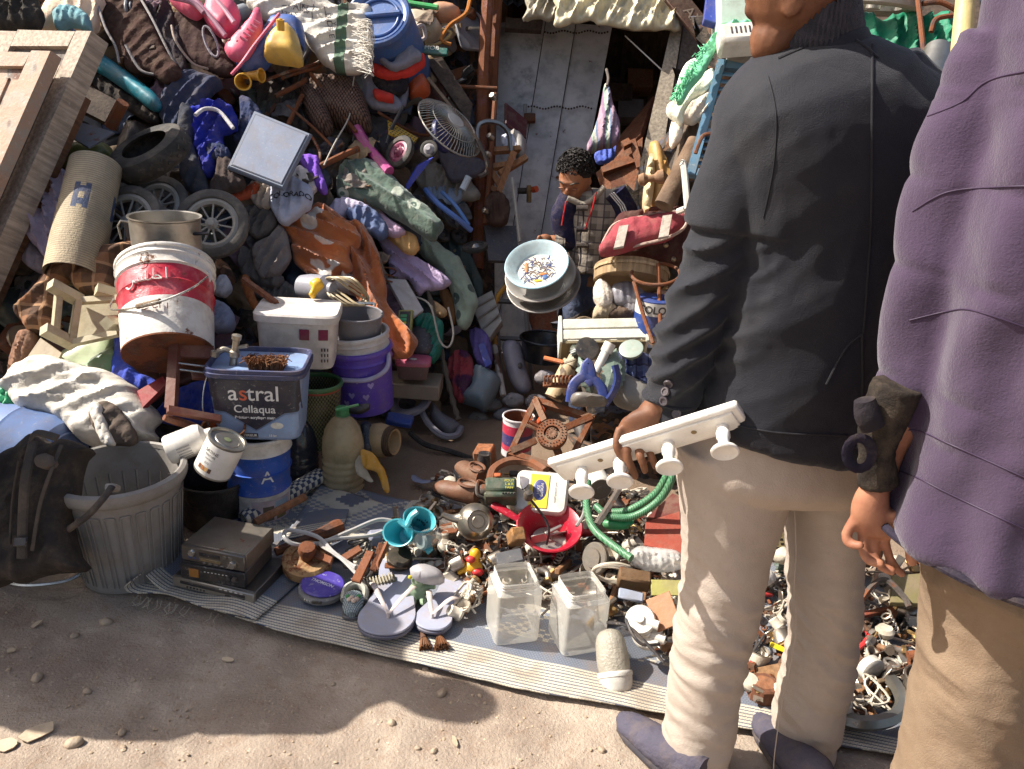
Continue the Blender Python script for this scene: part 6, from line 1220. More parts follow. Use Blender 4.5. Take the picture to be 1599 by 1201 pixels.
rr=random.Random(4);fB=lambda x,y:V((x,y,-.0335))
for c_,n_,ln_ in(('#2c3f78',44,.035),('#5a3a2c',22,.05),('#8a8a86',30,.03)):
 strokes([[(x,y),(x+.5*dx,y+.5*dy+.006),(x+dx,y+dy)]for x,y,dx,dy in[(rr.uniform(-.066,.06),rr.uniform(-.06,.06),rr.uniform(-1,1)*ln_*.7,rr.uniform(-1,1)*ln_*.7)for _ in range(n_)]],.0018,'painted_leaves',mat(c_,bump=0),e,fB)
for x,y,a,b,c_ in((.02,-.028,.018,.007,'#c06a24'),(.0,-.062,.018,.006,'#cfae1e'),(.03,-.045,.012,.012,'#3a5a8a'),(-.05,.02,.008,.03,'#b0713a')):MB().ell(a,b,.002,TR(x,y,-.0325),12,6).build('painted_flower',mat(c_,bump=0),e)
rk2=E('metal_rack','dirty white metal rack standing below the basins','rack',TR(*W(800,540,4.3)))
for q in([(770,470,4.4),(820,472,4.4)],[(820,470,4.4),(832,608,4.25)],[(772,470,4.4),(784,600,4.3)],[(776,528,4.35),(826,530,4.35)]):rod('bar',0,0,mat('#77736e',dirt=.5),q,.014,rk2,n=4)
quad('board','orange brown board behind the metal rack','board',wood('#7d4325'),[(818,472,4.5),(868,470,4.5),(872,520,4.4),(834,522,4.4)],.02)
bucket('cooking_pot','dark steel pot on the ground under the basins','pot',W(848,560,4.15),V((0,0,1)),.10,.125,.11,metl('#3f4248',rough=.3),rim=.006)
LP('cistern_cover','pale grey plastic lid with a hole standing on end','lid',plast('#84808c'),[(784,540),(798,531),(814,540),(822,576),(830,602),(822,614),(808,610),(794,586)],d=4.12,**HARD(bulge=.03))
tag(MB().ell(.012,.017,.003).build('hole_plug',m_blk,None,fr(W(812,571,4.085),cv(0,.2,1))),'dark plug in the hole of the pale grey lid','plug')
rod('stick','brown and white streaked stick beside the pale grey lid','stick',mat('#7d6a5c',pat=blobs('#5a3a2c','#b0a69c',14,.52,.04),key='stk'),[(772,540,4.15),(786,618,4.0)],.016)
for i,(x,y)in enumerate(((800,625),(765,632),(835,628),(850,590),(745,655),(785,648))):LP('rag','grey crumpled plastic scrap '+('above the red and white tin','right of the crushed blue grey bin','left of the speckled tube','below the dark steel pot','in front of the crushed blue grey bin','between the crushed bin and the red and white tin')[i],'plastic scrap',mat(('#77757a','#5a544f','#6b6a70')[i%3],rough=.5),[(x-16,y),(x-4,y-12),(x+16,y-8),(x+18,y+4),(x,y+9)],d=4.0,group='plastic scraps on the dark earth',bulge=.03,fold=.02,res=.02)
# STACK ON THE RIGHT, BEHIND THE BLACK COAT
tb_=E('travel_bag','dark red travel bag with pale straps on the stack','bag',TR(*W(1010,370,3.3)))
LP('side',0,0,cloth('#4a2c2a',bs=60),[(936,394),(946,360),(970,336),(1000,330),(1062,324),(1084,330),(1088,360),(1074,390),(1066,412),(1004,408),(958,404)],d=3.32,parent=tb_,bulge=.12,fold=.006,cr_amp=.006,res=.02)
LP('top_panel',0,0,cloth('#94434a',dirt=.25),[(941,393),(950,362),(966,348),(1000,340),(1056,331),(1072,338),(1066,356),(1040,370),(1000,380)],d=3.16,n=(0,.75,1),parent=tb_,bulge=.05,fold=.004,cr_amp=.006,res=.02)
iv=tb_.matrix_world.inverted();MB().tube([iv@p for p in cr([W(x,y,d)for x,y,d in((941,394,3.14),(950,362,3.16),(966,347,3.18),(1000,339,3.19),(1056,330,3.19),(1073,337,3.17),(1067,357,3.13),(1040,372,3.11),(1000,382,3.11))],5,True)],.006,6,True).build('piping',cloth('#b0988c'),tb_)
for x0,x1,y0,y1 in((964,980,388,350),(1034,1048,372,334)):quad('strap',0,0,cloth('#b0a59a'),[(x0-6,y0,3.05),(x0+10,y0-3,3.05),(x1+2,y1,3.10),(x1-13,y1+2,3.10)],.012,tb_)
for x,y in((1040,383),(1052,405)):MB().ell(.011,.011,.008,iv@fr(W(x,y,3.19),cv(.2,0,1)),12,8).build('stud',metl('#9a8a70'),tb_)
MB().tube(cr([iv@W(x,y,d)for x,y,d in((1000,336,3.2),(1006,328,3.18),(1036,326,3.18),(1044,334,3.2))],5),.010,8,flat=.6).build('handle',cloth('#5a3a34'),tb_)
sv=E('wooden_sieve','round shallow wooden sieve under the red bag','sieve',fr(W(985,432,3.28),cv(.1,.90,-.18),CR));MB().lathe([(.138,-.03),(.150,-.03),(.152,.03),(.146,.034),(.139,.03),(.137,-.025)],48).build('hoop',wood('#a58a66'),sv);MB().lathe([(.0001,-.012),(.14,-.012),(.14,-.016),(.0001,-.016)],40).build('mesh',mat('#9b8162',dirt=.5),sv)
for i in range(9):a=-2.8+i*.32;MB().box(.004,.05,.012,RZ(math.degrees(a))@TR(.154,0,.01),.001).build('splint',wood('#b39a76'),sv)
stn=E('metal_stand','rusty ring stand with thin legs under the red bag','stand',TR(*W(1025,440,3.12)));iv=stn.matrix_world.inverted()
MB().tube([iv@W(1024+38*math.cos(a),428+17*math.sin(a),3.12-.05*math.sin(a))for a in[i*.21 for i in range(30)]],.007,8,True).build('ring',rusty('#7a5a48'),stn)
for q in([(1028,412,3.14),(1031,508,3.05)],[(990,440,3.1),(1004,490,3.04),(1020,536,3.0)],[(1060,434,3.1),(1056,520,3.05)]):rod('leg',0,0,rusty('#7a5a48'),q,.008,stn)
for i,(q,c_,lb)in enumerate((([(926,448),(938,434),(956,452),(956,474),(938,480),(928,468)],'#cfc3b4','white plastic bag beside the wooden sieve'),([(955,448),(985,440),(1012,462),(1000,478),(962,474)],'#77747a','grey plastic fitting under the sieve'),([(975,466),(1010,468),(1030,486),(1000,494),(970,486)],'#8f8c90','paler grey plastic fitting above the white crate'),([(950,486),(970,474),(990,480),(998,494),(955,496)],'#5a4a40','brown knitted cloth poking out of the white crate'),([(1030,455),(1048,462),(1052,490),(1036,486)],'#c09a80','pinkish doll piece beside the ring stand'),([(930,478),(955,470),(965,485),(945,496),(926,496)],'#a8977e','speckled foam roll in the white crate'))):LP('bag' if i==0 else('cloth','cloth','plastic_fitting')[i%3 if i else 0],lb,('bag','fitting','fitting','cloth','toy piece','foam')[i],cloth(c_)if i in(0,3,5)else plast(c_),q,d=3.22,bulge=.05,fold=.012)
pk=E('paint_tin','blue tin with white capitals behind the ring stand','tin',up(W(1018,512,3.16)+V((0,0,-.01))));MB().lathe([(.0001,0),(.075,0),(.075,.13),(.07,.133),(.0001,.13)],32).build('body',plast('#27407f'),pk);MB().lathe([(.0755,.075),(.0755,.125)],32).build('band',m_wht,pk);f4=cone(lambda y:.0765);text('COLOR',.04,lambda x,y:f4(x-.01,y+.098),'lettering',mat('#22252e',bump=0),pk,bold=.001)
ct=E('crate','white painted slatted crate with a bent wooden handle','crate',fr(W(942,514,3.12),cv(-.02,.36,.93),cv(1,.02,.02)));m_cw=mat('#d3d0c2',rough=.7,dirt=.3,dc='#8a8468',scr=.2,bump=.3)
for y in(.023,-.022):MB().box(.325,.041,.012,TR(.0,y,0),.003).build('slat',m_cw,ct)
for y in(.023,-.022):MB().box(.325,.041,.012,TR(.0,y,-.17),.003).build('slat',m_cw,ct)
for x in(-.165,.168):MB().box(.014,.115,.185,TR(x,0,-.082),.003).build('end_board',m_cw,ct)
MB().box(.33,.012,.17,TR(0,-.052,-.085),.003).build('floor_board',wood('#8a7c5c'),ct);MB().tube(cr([(-.09,.04,-.02),(-.10,.075,-.07),(-.06,.10,-.1),(.0,.075,-.1),(.03,.04,-.06)],6),.010,8,flat=.5).build('handle',wood('#77654e'),ct)
def leafy(name,label,base,tip,wd,m,bend=.03):
 e=E(name,label,'leaf',TR(*base));ax_=tip-base;sd_=ax_.cross(CF).normalized();mb=MB();vs=[];N=14
 for i in range(N+1):
  t=i/N;w_=wd*math.sin(math.pi*min(1,t*.92+.08))*(1+.35*(i%2));c=ax_*t-CF*bend*math.sin(math.pi*t)
  vs+=[c-sd_*w_,c-CF*.006,c+sd_*w_]
 mb.add(vs,[[3*i,3*i+1,3*i+4,3*i+3]for i in range(N)]+[[3*i+1,3*i+2,3*i+5,3*i+4]for i in range(N)]);o=mb.build('blade',m,e,smooth=0);s_=o.modifiers.new('s','SOLIDIFY');s_.thickness=.003
 MB().tube([V(),ax_*.5-CF*(bend+.008),ax_*.97-CF*.01],[.005,.004,.002],6).build('midrib',m,e);return e
m_lf=plast('#66766a',dirt=.5,dc='#a8a898')
leafy('plastic_leaf','grey green artificial leaf under the left of the crate',W(922,612,3.0),W(905,556,3.06),.028,m_lf);leafy('plastic_leaf','tall grey green artificial leaf under the white pipe',W(945,616,2.95),W(962,545,3.05),.030,m_lf);leafy('plastic_leaf','second blade of the tall artificial leaf',W(952,618,2.96),W(974,560,3.06),.022,m_lf)
leafy('plastic_leaf','small dark artificial leaf beside the black funnel',W(905,560,3.1),W(893,538,3.12),.02,plast('#3c443c'))
pp=E('plastic_pipe','white plastic waste pipe pointing up under the crate','pipe',TR(*W(945,560,2.98)));rod('tube',0,0,m_wht,[(930,582,2.98),(948,545,3.0)],.017,pp,n=16);rod('socket',0,0,m_wht,[(946,550,3.0),(953,536,3.0)],.022,pp,n=16)
for lab,x,y,c_,a in(('pale green shower head under the right of the crate',986,548,'#8f9c92',(-.2,.6,.7)),('black funnel hanging under the crate',916,546,'#2a2b2c',(.2,.3,.9))):e=E('shower_head' if 'shower' in lab else 'funnel',lab,'shower head' if 'shower' in lab else 'funnel',fr(W(x,y,3.05),cv(*a)));MB().lathe([(.012,-.07),(.014,-.03),(.044,.0),(.046,.014),(.04,.016),(.0001,.012)],26).build('body',plast(c_),e)
LP('cloth','blue checked cloth at the right under the crate','cloth',cloth('#2f3a63',pat=plaid('#2e3660','#5a6484','#1e2238',.05),key='cc'),[(958,552),(1000,550),(1018,562),(1014,604),(990,590),(966,580)],d=3.08,bulge=.04)
bk=E('strap_harness','dark blue plastic strap frame below the artificial leaves','strap frame',TR(*W(930,600,2.95)))
for q in([(890,628),(896,600),(916,588),(938,604),(944,630)],[(912,590),(918,566),(924,590),(916,600)],[(944,632),(958,612),(964,590),(960,570)]):rod('strap',0,0,plast('#2f3f7c'),[(x,y,2.94)for x,y in q],.009,bk,flat=2.)
LP('bike_saddle','worn grey saddle below the blue strap frame','saddle',plast('#6d6862'),[(892,618),(905,612),(940,618),(950,630),(920,632),(894,630)],d=2.92,**HARD(bulge=.05))
LP('plastic_bin','grey smooth plastic tub side behind the saddle','tub',plast('#77746f'),[(962,578),(990,590),(1016,604),(1012,640),(965,632),(956,605)],d=3.05,**HARD(bulge=.05))
rod('granite_roller','speckled stone coloured tube under the rusty stove','tube',mat('#a08a6e',pat=blobs('#b59c78','#4a3826',30,.56,.05),key='gr'),[(864,622,3.1),(893,566,3.12)],.036,n=20);rod('tube','short foam tube end above the speckled tube','tube',mat('#a89a80'),[(890,574,3.1),(898,556,3.12)],.024,n=16)
br=E('paint_brush','brush with an orange handle lying left of the leaves','brush',TR(*W(870,565,3.05)));rod('handle',0,0,plast('#c0693a'),[(850,559,3.05),(880,566,3.02)],.009,br);rod('bristles',0,0,mat('#a89c86'),[(880,566,3.02),(896,560,3.02)],.014,br,flat=.5)
cmb=E('metal_grille','rusty curved metal grille over the speckled tube','grille',TR(*W(872,597,2.98)));quad('bar',0,0,m_rust,[(848,596,2.98),(896,598,2.98),(896,604,2.97),(848,603,2.97)],.01,cmb)
for i in range(8):x=851+i*5.6;rod('hook',0,0,m_rust,[(x,600,2.965),(x-1,590,2.96),(x+3,587,2.97),(x+5,594,2.98)],.004,cmb,k=3)
gt=E('gas_stove','rusty square gas stove frame with a round burner, tipped on edge','stove',TR(*W(862,676,3.05)));mgt=rusty('#7a5c48',rust=.55);C4=[(834,618,3.14),(930,648,3.10),(884,738,2.94),(791,708,2.98)]
for i in range(4):
 a,b=C4[i],C4[(i+1)%4];k=.055;ce=(860,678,3.04)
 q=[a,b,tuple(b[j]+(ce[j]-b[j])*.17 for j in range(3)),tuple(a[j]+(ce[j]-a[j])*.17 for j in range(3))];quad('frame_bar',0,0,mgt,[(x,y,d-.003*(i%2))for x,y,d in q],.028,gt)
for a in C4:rod('arm',0,0,mgt,[tuple(a[j]+(ce[j]-a[j])*.10 for j in range(3)),tuple(a[j]+(ce[j]-a[j])*.66 for j in range(3))],.017,gt,n=4)
iv=gt.matrix_world.inverted();bM_=iv@fr(W(862,678,2.985),cv(-.12,.42,.9));MB().lathe([(.0001,.0),(.022,.0),(.022,.012),(.012,.014),(.0001,.010)],24,bM_).build('burner_cap',mgt,gt);MB().lathe([(.030,0),(.030,.012),(.056,.012),(.058,.004),(.056,-.02),(.030,-.02)],36,bM_).build('burner_ring',mgt,gt)
for r_,n_ in((.052,26),(.040,22),(.018,12)):mb=MB();[mb.ell(.0026,.0026,.003,bM_@TR(r_*math.cos(2*math.pi*i/n_),r_*math.sin(2*math.pi*i/n_),.013),8,4)for i in range(n_)];mb.build('gas_ports',mat('#1e1512'),gt)
rod('gas_pipe',0,0,mgt,[(822,664,3.0),(845,674,3.0)],.008,gt);rod('gas_pipe',0,0,mgt,[(826,658,3.0),(848,670,3.0)],.006,gt)
ol=E('hand_valve','orange plastic hand wheel behind the stove frame','hand wheel',fr(W(836,648,3.12),cv(-.6,.3,.7)));MB().tube(ringpts(.036,24),.011,8,True).build('ring',plast('#cf4f1c'),ol)
bucket('paint_tin','red and white empty paint tin left of the stove frame','tin',W(806,706,3.22),V((0,0,1)),.06,.062,.155,plast('#c9c3c4',rust=.2),[(.15,plast('#b3324a')),(.3,plast('#39336a')),(.6,plast('#b3324a')),(.85,plast('#c9c3c4'))],rim=.004,inner=m_rust)
loose_wire('iron_hoop','thick brown iron hoop under the stove frame','hoop',rusty('#7a4f38',rust=.4),[(766,752,2.92),(772,732,2.95),(795,720,2.98),(826,722,2.98),(852,736,2.92)],.018)
boxat('wooden_block','small reddish wooden block on the earth left of the tin','wooden block',wood('#8a5636'),W(757,713,3.28),(.075,.085,.08),(-.1,.95,.4),(1,.1,.3));tag(MB().lathe([(.0001,0),(.026,0),(.027,.05),(.024,.06),(.024,.075),(.0001,.076)],22).build('jar',m_blk,None,up(W(755,735,3.15))),'small black jar in front of the wooden block','jar')
for i,(x,y,rz)in enumerate(((734,742,30),(712,770,60))):
 e=E('shoe',('old brown leather shoe beside the black jar','second brown leather shoe, nearer the cables')[i],'shoe',up(W(x,y+10,3.05-.05*i),rz));m_l=mat('#6a4632',rough=.6,dirt=.4)
 MB().loft([((0,.10,.02),(.012,0,0),(0,0,.012)),((0,.07,.03),(.034,0,0),(0,0,.026)),((0,.0,.035),(.036,0,0),(0,0,.034)),((0,-.05,.045),(.03,0,0),(0,0,.045)),((0,-.09,.05),(.022,0,0),(0,0,.045))],20,4).build('upper',m_l,e);MB().prism([(.03,.09),(0,.11),(-.03,.09),(-.036,.02),(-.028,-.05),(-.024,-.095),(.024,-.095),(.028,-.05),(.036,.02)],0,.012).build('sole',m_blk,e);MB().tube(ringpts(.026,18,1.5,.085),.006,6,True,M=TR(0,-.05,0)).build('collar',m_l,e)
rod('shaving','pale blue plastic crescent on the earth','plastic crescent',plast('#7a8098'),[(645,742,3.34),(652,750,3.3),(668,752,3.28),(688,746,3.3)],[.006,.010,.014,.017,.018,.018,.017,.016,.018,.017,.015,.012,.010,.008,.006,.005],flat=.3)
su=E('window_shutter','blue painted louvred shutter standing behind the black coat','shutter',TR(*W(1120,190,2.95)));msu=mat('#557a92',rough=.6,dirt=.35,scr=.35,dc='#7d7468')
def sq2(x0,y0,x1,y1,w0,d0,d1,nm,th=.03):quad(nm,0,0,msu,[(x0,y0,d0),(x0+w0,y0+1,d0-.005),(x1+w0,y1+1,d1-.005),(x1,y1,d1)],th,su)
sq2(1121,91,1071,272,14,3.0,2.88,'stile');sq2(1196,98,1146,282,14,2.97,2.85,'stile')
quad('rail',0,0,msu,[(1135,92,2.998),(1197,98,2.975),(1194,110,2.97),(1131,105,2.99)],.028,su);quad('rail',0,0,msu,[(1089,262,2.885),(1150,270,2.865),(1147,283,2.855),(1085,274,2.88)],.028,su);quad('rail',0,0,msu,[(1104,200,2.925),(1168,206,2.9),(1166,216,2.895),(1102,211,2.92)],.028,su)
for i in range(13):
 if i==7:continue
 y=112+i*11.6;x=1131-.274*(y-105);quad('slat',0,0,msu,[(x,y,3.01-.0006*(y-100)),(x+64,y+6,2.99-.0006*(y-100)),(x+62,y+10,2.965-.0006*(y-100)),(x-1,y+4,2.985-.0006*(y-100))],.006,su)
m_nt=mat('#79cf9f',rough=.7,var=.3,sc_=30,dirt=.1)
gn_=E('net','bright green netting with frayed edge draped over white sacks','net',TR(*W(1110,90,2.95)))
LP('mesh',0,0,m_nt,[(1060,150),(1068,126),(1086,100),(1098,76),(1113,54),(1134,37),(1200,28),(1200,38),(1150,44),(1130,58),(1112,88),(1098,114),(1080,134),(1068,154)],d=2.92,parent=gn_,bulge=.05,fold=.02,ff=14,fa=55,jag=.008)
mb=MB();iv=gn_.matrix_world.inverted()
for i in range(150):
 t=U1(0,1)**.6;p=(1113-52*t+U1(-4,4),60+90*t+U1(-4,4));d=2.86;mb.tube([iv@W(*p,d),iv@W(p[0]-U1(2,10),p[1]+U1(-5,8),d),iv@W(p[0]-U1(4,16),p[1]+U1(-2,14),d+U1(-.02,.02))],.0015,4)
mb.build('frayed_edge',m_nt,gn_)
for i,(q,c_,lb,d)in enumerate((([(1038,168),(1062,148),(1078,134),(1110,106),(1116,124),(1100,144),(1080,158),(1066,190),(1056,186)],'#cabfae','cream sack corner hanging beside the shutter',2.98),([(1064,178),(1086,156),(1112,144),(1108,172),(1090,187),(1072,187)],'#a3988a','greyish inner fold of the cream sack',2.96),([(1050,186),(1068,190),(1064,214),(1052,226),(1046,210)],'#b9ad9c','cream cloth strip hanging by the wooden post',2.98),([(1072,96),(1098,100),(1092,130),(1070,140),(1060,160),(1052,150)],'#c9c2b8','white sack under the green net',3.02),([(1150,70),(1200,70),(1200,98),(1140,92)],'#6f6a66','grey rag between the shutter and the white machine',3.0))):LP('cloth',lb,'cloth',c_,q,d=d,bulge=.04,fold=.02,fa=60)
e=E('appliance','white plastic appliance with a vent grille on the stack','appliance',fr(W(1160,62,2.9),cv(-.05,.35,.93),cv(1,.05,0)));MB().box(.18,.085,.1,None,.012).build('body',m_wht,e)
for i in range(5):MB().box(.006,.03,.003,TR(-.05+i*.016,0,.0505),.0005).build('vent',dkp,e)
quad('plastic_container','pale green translucent plastic container beside the man','container',plast('#b5c4b6'),[(1122,-30,3.0),(1215,-30,3.0),(1215,34,2.98),(1122,40,2.98)],.12,b=.015)
quad('packet','blue packet hanging left of the pale container','packet',plast('#33459a'),[(1106,-20,3.05),(1122,-20,3.05),(1120,37,3.02),(1100,30,3.02)],.04)
rod('wooden_post','thick dark wooden post leaning under the shutter','post',wood('#5f5042'),[(1080,188,3.05),(1046,320,2.98)],.028,n=4);rod('log','round bark coloured log beside the dark post','log',mat('#7a614c',rough=.9,bump=.6,pat=blobs('#7d6550','#5a4636',12,.5,.2),key='log'),[(1088,222,2.96),(1036,322,2.92)],.036,n=18)
loose_wire('walking_cane','white painted cane standing before the log','cane',m_wht,[(1064,254,2.86),(1068,262,2.86),(1074,326,2.84)],.012);loose_wire('metal_hook','bent rusty hook on the shutter','hook',m_rust,[(1112,208,2.86),(1098,212,2.86),(1090,228,2.86),(1086,240,2.86)],.007)
rod('plastic_pipe','white bent pipe lying behind the red bag','pipe',m_wht,[(1060,330,3.1),(1078,322,3.0),(1098,305,2.95)],.013)
for i,(q,c_)in enumerate((([(1014,226),(1028,222),(1038,244),(1040,280),(1036,320),(1018,320),(1020,270)],'#b98f52'),([(1030,236),(1042,250),(1050,290),(1044,322),(1036,320),(1040,280)],'#a57d44'),([(1004,320),(1012,250),(1020,240),(1022,280),(1016,322)],'#c9b48a'))):LP('wooden_form',('ochre curved wooden form leaning on the post','darker ochre wooden form behind the first','pale thin wooden form at the left of the two')[i],'wooden form',mat(c_,rough=.5),q,d=3.25-.03*i,**HARD(bulge=.035))
kb=E('double_pull','turned wooden double knob before the ochre forms','knob',fr(W(1020,278,3.12),cv(1,.1,.2)));MB().lathe([(.0001,-.06),(.02,-.055),(.026,-.035),(.014,-.02),(.014,.005),(.026,.02),(.028,.04),(.0001,.058)],20).build('body',wood('#8a674a'),kb)
LP('tarpaulin','dark green tarpaulin behind the man in black','tarpaulin',mat('#167556',rough=.55,var=.2,dirt=.15),[(1330,30),(1350,22),(1376,34),(1400,22),(1440,24),(1470,22),(1496,30),(1498,80),(1478,110),(1450,98),(1420,100),(1400,88),(1370,78),(1345,50)],d=2.9,bulge=.08,fold=.035,ff=7,fa=80)
sp=E('metal_pipe','shiny steel flue pipe standing on the right','pipe',fr(W(1440,170,2.55),W(1476,40,2.75)-W(1440,170,2.55)));MB().lathe([(.045,-.2),(.045,.30),(.043,.30),(.043,-.1),(.0001,-.1)],36).build('body',metl('#a8a59c',rough=.3,dirt=.3),sp)
rod('bamboo_pole','pale yellow pole at the upper right','pole',mat('#c2ae78',rough=.5),[(1512,-40,2.4),(1502,60,2.38),(1494,150,2.35)],.028,n=14)
for i,q in enumerate(([(1432,-10,2.8),(1438,40,2.75),(1444,100,2.7)],[(1454,50,2.75),(1462,30,2.75),(1490,24,2.75)],[(1440,6,2.8),(1470,4,2.8),(1500,20,2.8)])):rod('iron_rod',('thin dark rod upright before the green tarpaulin','hooked dark rod above the steel pipe','dark rod lying over the tarpaulin top')[i],'rod',rusty('#5a4038'),q,.009)
wheel('tyre','pale bicycle tyre lying behind the man',W(1365,5,2.95),cv(.1,.85,.3),.17,.025,mat('#a09a92',rough=.8,dirt=.4),m_alu,0);LP('bag','white plastic sack at the top behind the man','bag','#c9beae',[(1340,-20),(1400,-24),(1440,-20),(1430,6),(1380,0),(1345,2)],d=3.0,bulge=.08)
quad('board','dark brown cupboard side behind the tarpaulin','cupboard',m_dk,[(1330,-60,3.3),(1530,-60,3.2),(1530,240,3.0),(1330,200,3.1)],.3)
LP('sack','tan and grey striped sack between the two men','sack',cloth('#a08a72',pat=stripes([('#8a8a90',0),('#b09a7c',.35),('#a08868',.7)],1,.12,.02),key='tan'),[(1360,380),(1420,380),(1430,480),(1410,620),(1350,640),(1340,560),(1370,480)],d=2.35,bulge=.10,fold=.02,fa=70)
quad('metal_sheet','pale grey metal sheet standing behind the man','metal sheet',metl('#8f8d92',rough=.5,metal=.5),[(1110,700,2.75),(1360,700,2.75),(1345,822,2.62),(1100,816,2.62)],.012)
quad('perforated_plate','bronze perforated plate on the scrap behind the man','plate',metl('#8a7a54',rough=.5,pat=holes('#8a7a54','#1d1812',.018),key='pf'),[(1172,820,2.58),(1360,824,2.55),(1352,860,2.48),(1160,858,2.5)],.006)
# WOVEN MATS
def mat_pat(front):
 def mat_pat_(t,co):
  x,y,z=t.xyz(co);wx=t.math('FLOOR',t.math('DIVIDE',x,.018));wy=t.math('FLOOR',t.math('DIVIDE',y,.0075))
  A,B=L_('#c9c0ac'),L_('#525a6c');C=L_('#7f848d')
  dm=t.math('ADD',t.math('ABSOLUTE',t.math('SUBTRACT',t.math('FLOORED_MODULO',wx,26.),13.)),t.math('MULTIPLY',t.math('ABSOLUTE',t.math('SUBTRACT',t.math('FLOORED_MODULO',t.math('SUBTRACT',wy,30.),44.),22.)),.55))
  c=t.mix(t.math('LESS_THAN',dm,8.),C,A);ck=t.math('FLOORED_MODULO',t.math('ADD',wx,t.math('FLOOR',t.math('DIVIDE',wy,2.))),2.)
  ring=t.math('MULTIPLY',t.math('GREATER_THAN',dm,7.),t.math('LESS_THAN',dm,13.));c=t.mix(t.math('MULTIPLY',ring,t.math('MULTIPLY',ck,.85)),c,A)
  c=t.mix(t.math('MULTIPLY',t.math('LESS_THAN',dm,4.),.9),c,B)
  if front:
   ed=t.math('LESS_THAN',y,.062);st=t.math('GREATER_THAN',t.math('FRACT',t.math('DIVIDE',y,.0125)),.30)
   c=t.mix(ed,c,t.mix(st,B,A));c=t.mix(t.math('MULTIPLY',t.math('GREATER_THAN',y,.062),t.math('LESS_THAN',y,.15)),c,t.mix(.4,C,B))
  f=t.math('FRACT',t.math('ADD',t.math('DIVIDE',x,.009),t.math('MULTIPLY',wy,.5)));g=t.math('FRACT',t.math('DIVIDE',y,.0075))
  w_=t.math('MULTIPLY',t.math('MAXIMUM',t.math('LESS_THAN',f,.16),t.math('LESS_THAN',g,.18)),.55)
  return t.mix(w_,c,L_('#3f4048'))
 return mat_pat_
def weave_mat(front):return mat('#9aa0a8',rough=.7,var=.22,dirt=.5,dc='#7d6a56',bump=.2,bs=180,pat=mat_pat(front),key='mat%d'%front,spec=.3,sc_=4)
m_mat=weave_mat(1)
o0=G(232,926);o1=G(1430,1192);dx_=(o1-o0).normalized();MM=fr(o0,(0,0,1),dx_);MI=MM.inverted()
FRONT=[(MI@G(*p)).xy for p in((232,926),(300,948),(430,990),(620,1034),(800,1080),(1040,1122),(1430,1192))]
def front_y(x):return float(np.interp(x,[p.x for p in FRONT],[p.y for p in FRONT]))
nx,ny=200,56;xs=np.linspace(0,3.0,nx);V_=[]
for j in range(ny):
 for x in xs:
  y=j/(ny-1)*.86;yy=y+front_y(x);q=np.array([[x*3,yy*3,0]]);z=.016+.008*float(pn(q,3)[0])+.005*float(pn(q*[3,2,1],5)[0])
  z+=.012*math.exp(-y/.03)*max(0,float(pn(np.array([[x*5,0,0]]),8)[0]))*2;cl=max(0,1-x/.10);z+=.05*cl**2*(1-.3*y);V_.append((x-.03*cl*cl*0,yy+.02*math.sin(y*9)*cl,z))
mb=MB();mb.v=V_;mb.f=[[j*nx+i,j*nx+i+1,(j+1)*nx+i+1,(j+1)*nx+i]for j in range(ny-1)for i in range(nx-1)];mb.m=[0]*len(mb.f)
big=one(mb,'woven_mat','long pale blue and cream woven plastic mat under the scrap','mat',m_mat,MM,smooth=0);big.data.shade_smooth();s_=big.modifiers.new('s','SOLIDIFY');s_.thickness=.004
fl=E('folded_mat','curled folded end of the woven mat under the car stereos','mat',MM@TR(-.02,.0,0));mb=MB();n1=26;L1=[(.02+.0*i,0)for i in range(1)]
prof=cr([V((-.005,0,.055)),V((-.03,0,.03)),V((0,0,.004)),V((.12,0,.006)),V((.30,0,.022)),V((.42,0,.012))],6);vs=[]
for i,p in enumerate(prof):
 for j in range(20):y=j/19*.36;vs.append((p.x+.10*y*1.2,-.035+y+.02*math.sin(p.x*14),p.z+.012+.006*math.sin(p.x*22+y*9)))
mb.add(vs,[[i*20+j,i*20+j+1,(i+1)*20+j+1,(i+1)*20+j]for i in range(len(prof)-1)for j in range(19)]);o=mb.build('sheet',m_mat,fl);s_=o.modifiers.new('s','SOLIDIFY');s_.thickness=.004
mb=MB()
for i in range(16):x=U1(-.02,.3);mb.tube([(x,-.035,.012),(x+U1(-.01,.02),-.06,.006),(x+U1(-.02,.03),-.07-U1(0,.02),.004)],.0015,4)
mb.build('loose_threads',cloth('#a89e8c'),fl)
def ground_sheet(name,label,cat,m,px,z=.02,par=None,ax=None,n=40,rip=.006):
 Q=[G(*p,z)for p in px];o=Q[0];Mx=fr(o,(0,0,1),(Q[1]-Q[0]));Mi=Mx.inverted();q=[(Mi@p)for p in Q];mb=MB();vs=[]
 for j in range(n):
  for i in range(n):
   u,v=i/(n-1),j/(n-1);p=(q[0]*(1-u)+q[1]*u)*(1-v)+(q[3]*(1-u)+q[2]*u)*v;s=np.array([[p.x*6,p.y*6,0]]);vs.append((p.x,p.y,rip*(1+1.5*float(pn(s,2)[0]))))
 mb.add(vs,[[j*n+i,j*n+i+1,(j+1)*n+i+1,(j+1)*n+i]for j in range(n-1)for i in range(n-1)]);ob=one(mb,name,label,cat,m,Mx,smooth=0);ob.data.shade_smooth();s_=ob.modifiers.new('s','SOLIDIFY');s_.thickness=.004;return ob
m_mat2=mat('#7c86a0',rough=.6,var=.12,dirt=.25,dc='#5d5148',bump=.2,bs=180,pat=mat_pat(0),key='mat0',spec=.3)
ground_sheet('woven_mat','darker blue chequered mat behind the long one, by the water jugs','mat',m_mat2,[(420,872),(590,872),(640,800),(500,758)],.034)
ground_sheet('woven_mat','frayed grey chequered mat piece beside the turquoise holder','mat',m_mat2,[(560,880),(760,850),(715,776),(640,784)],.028)
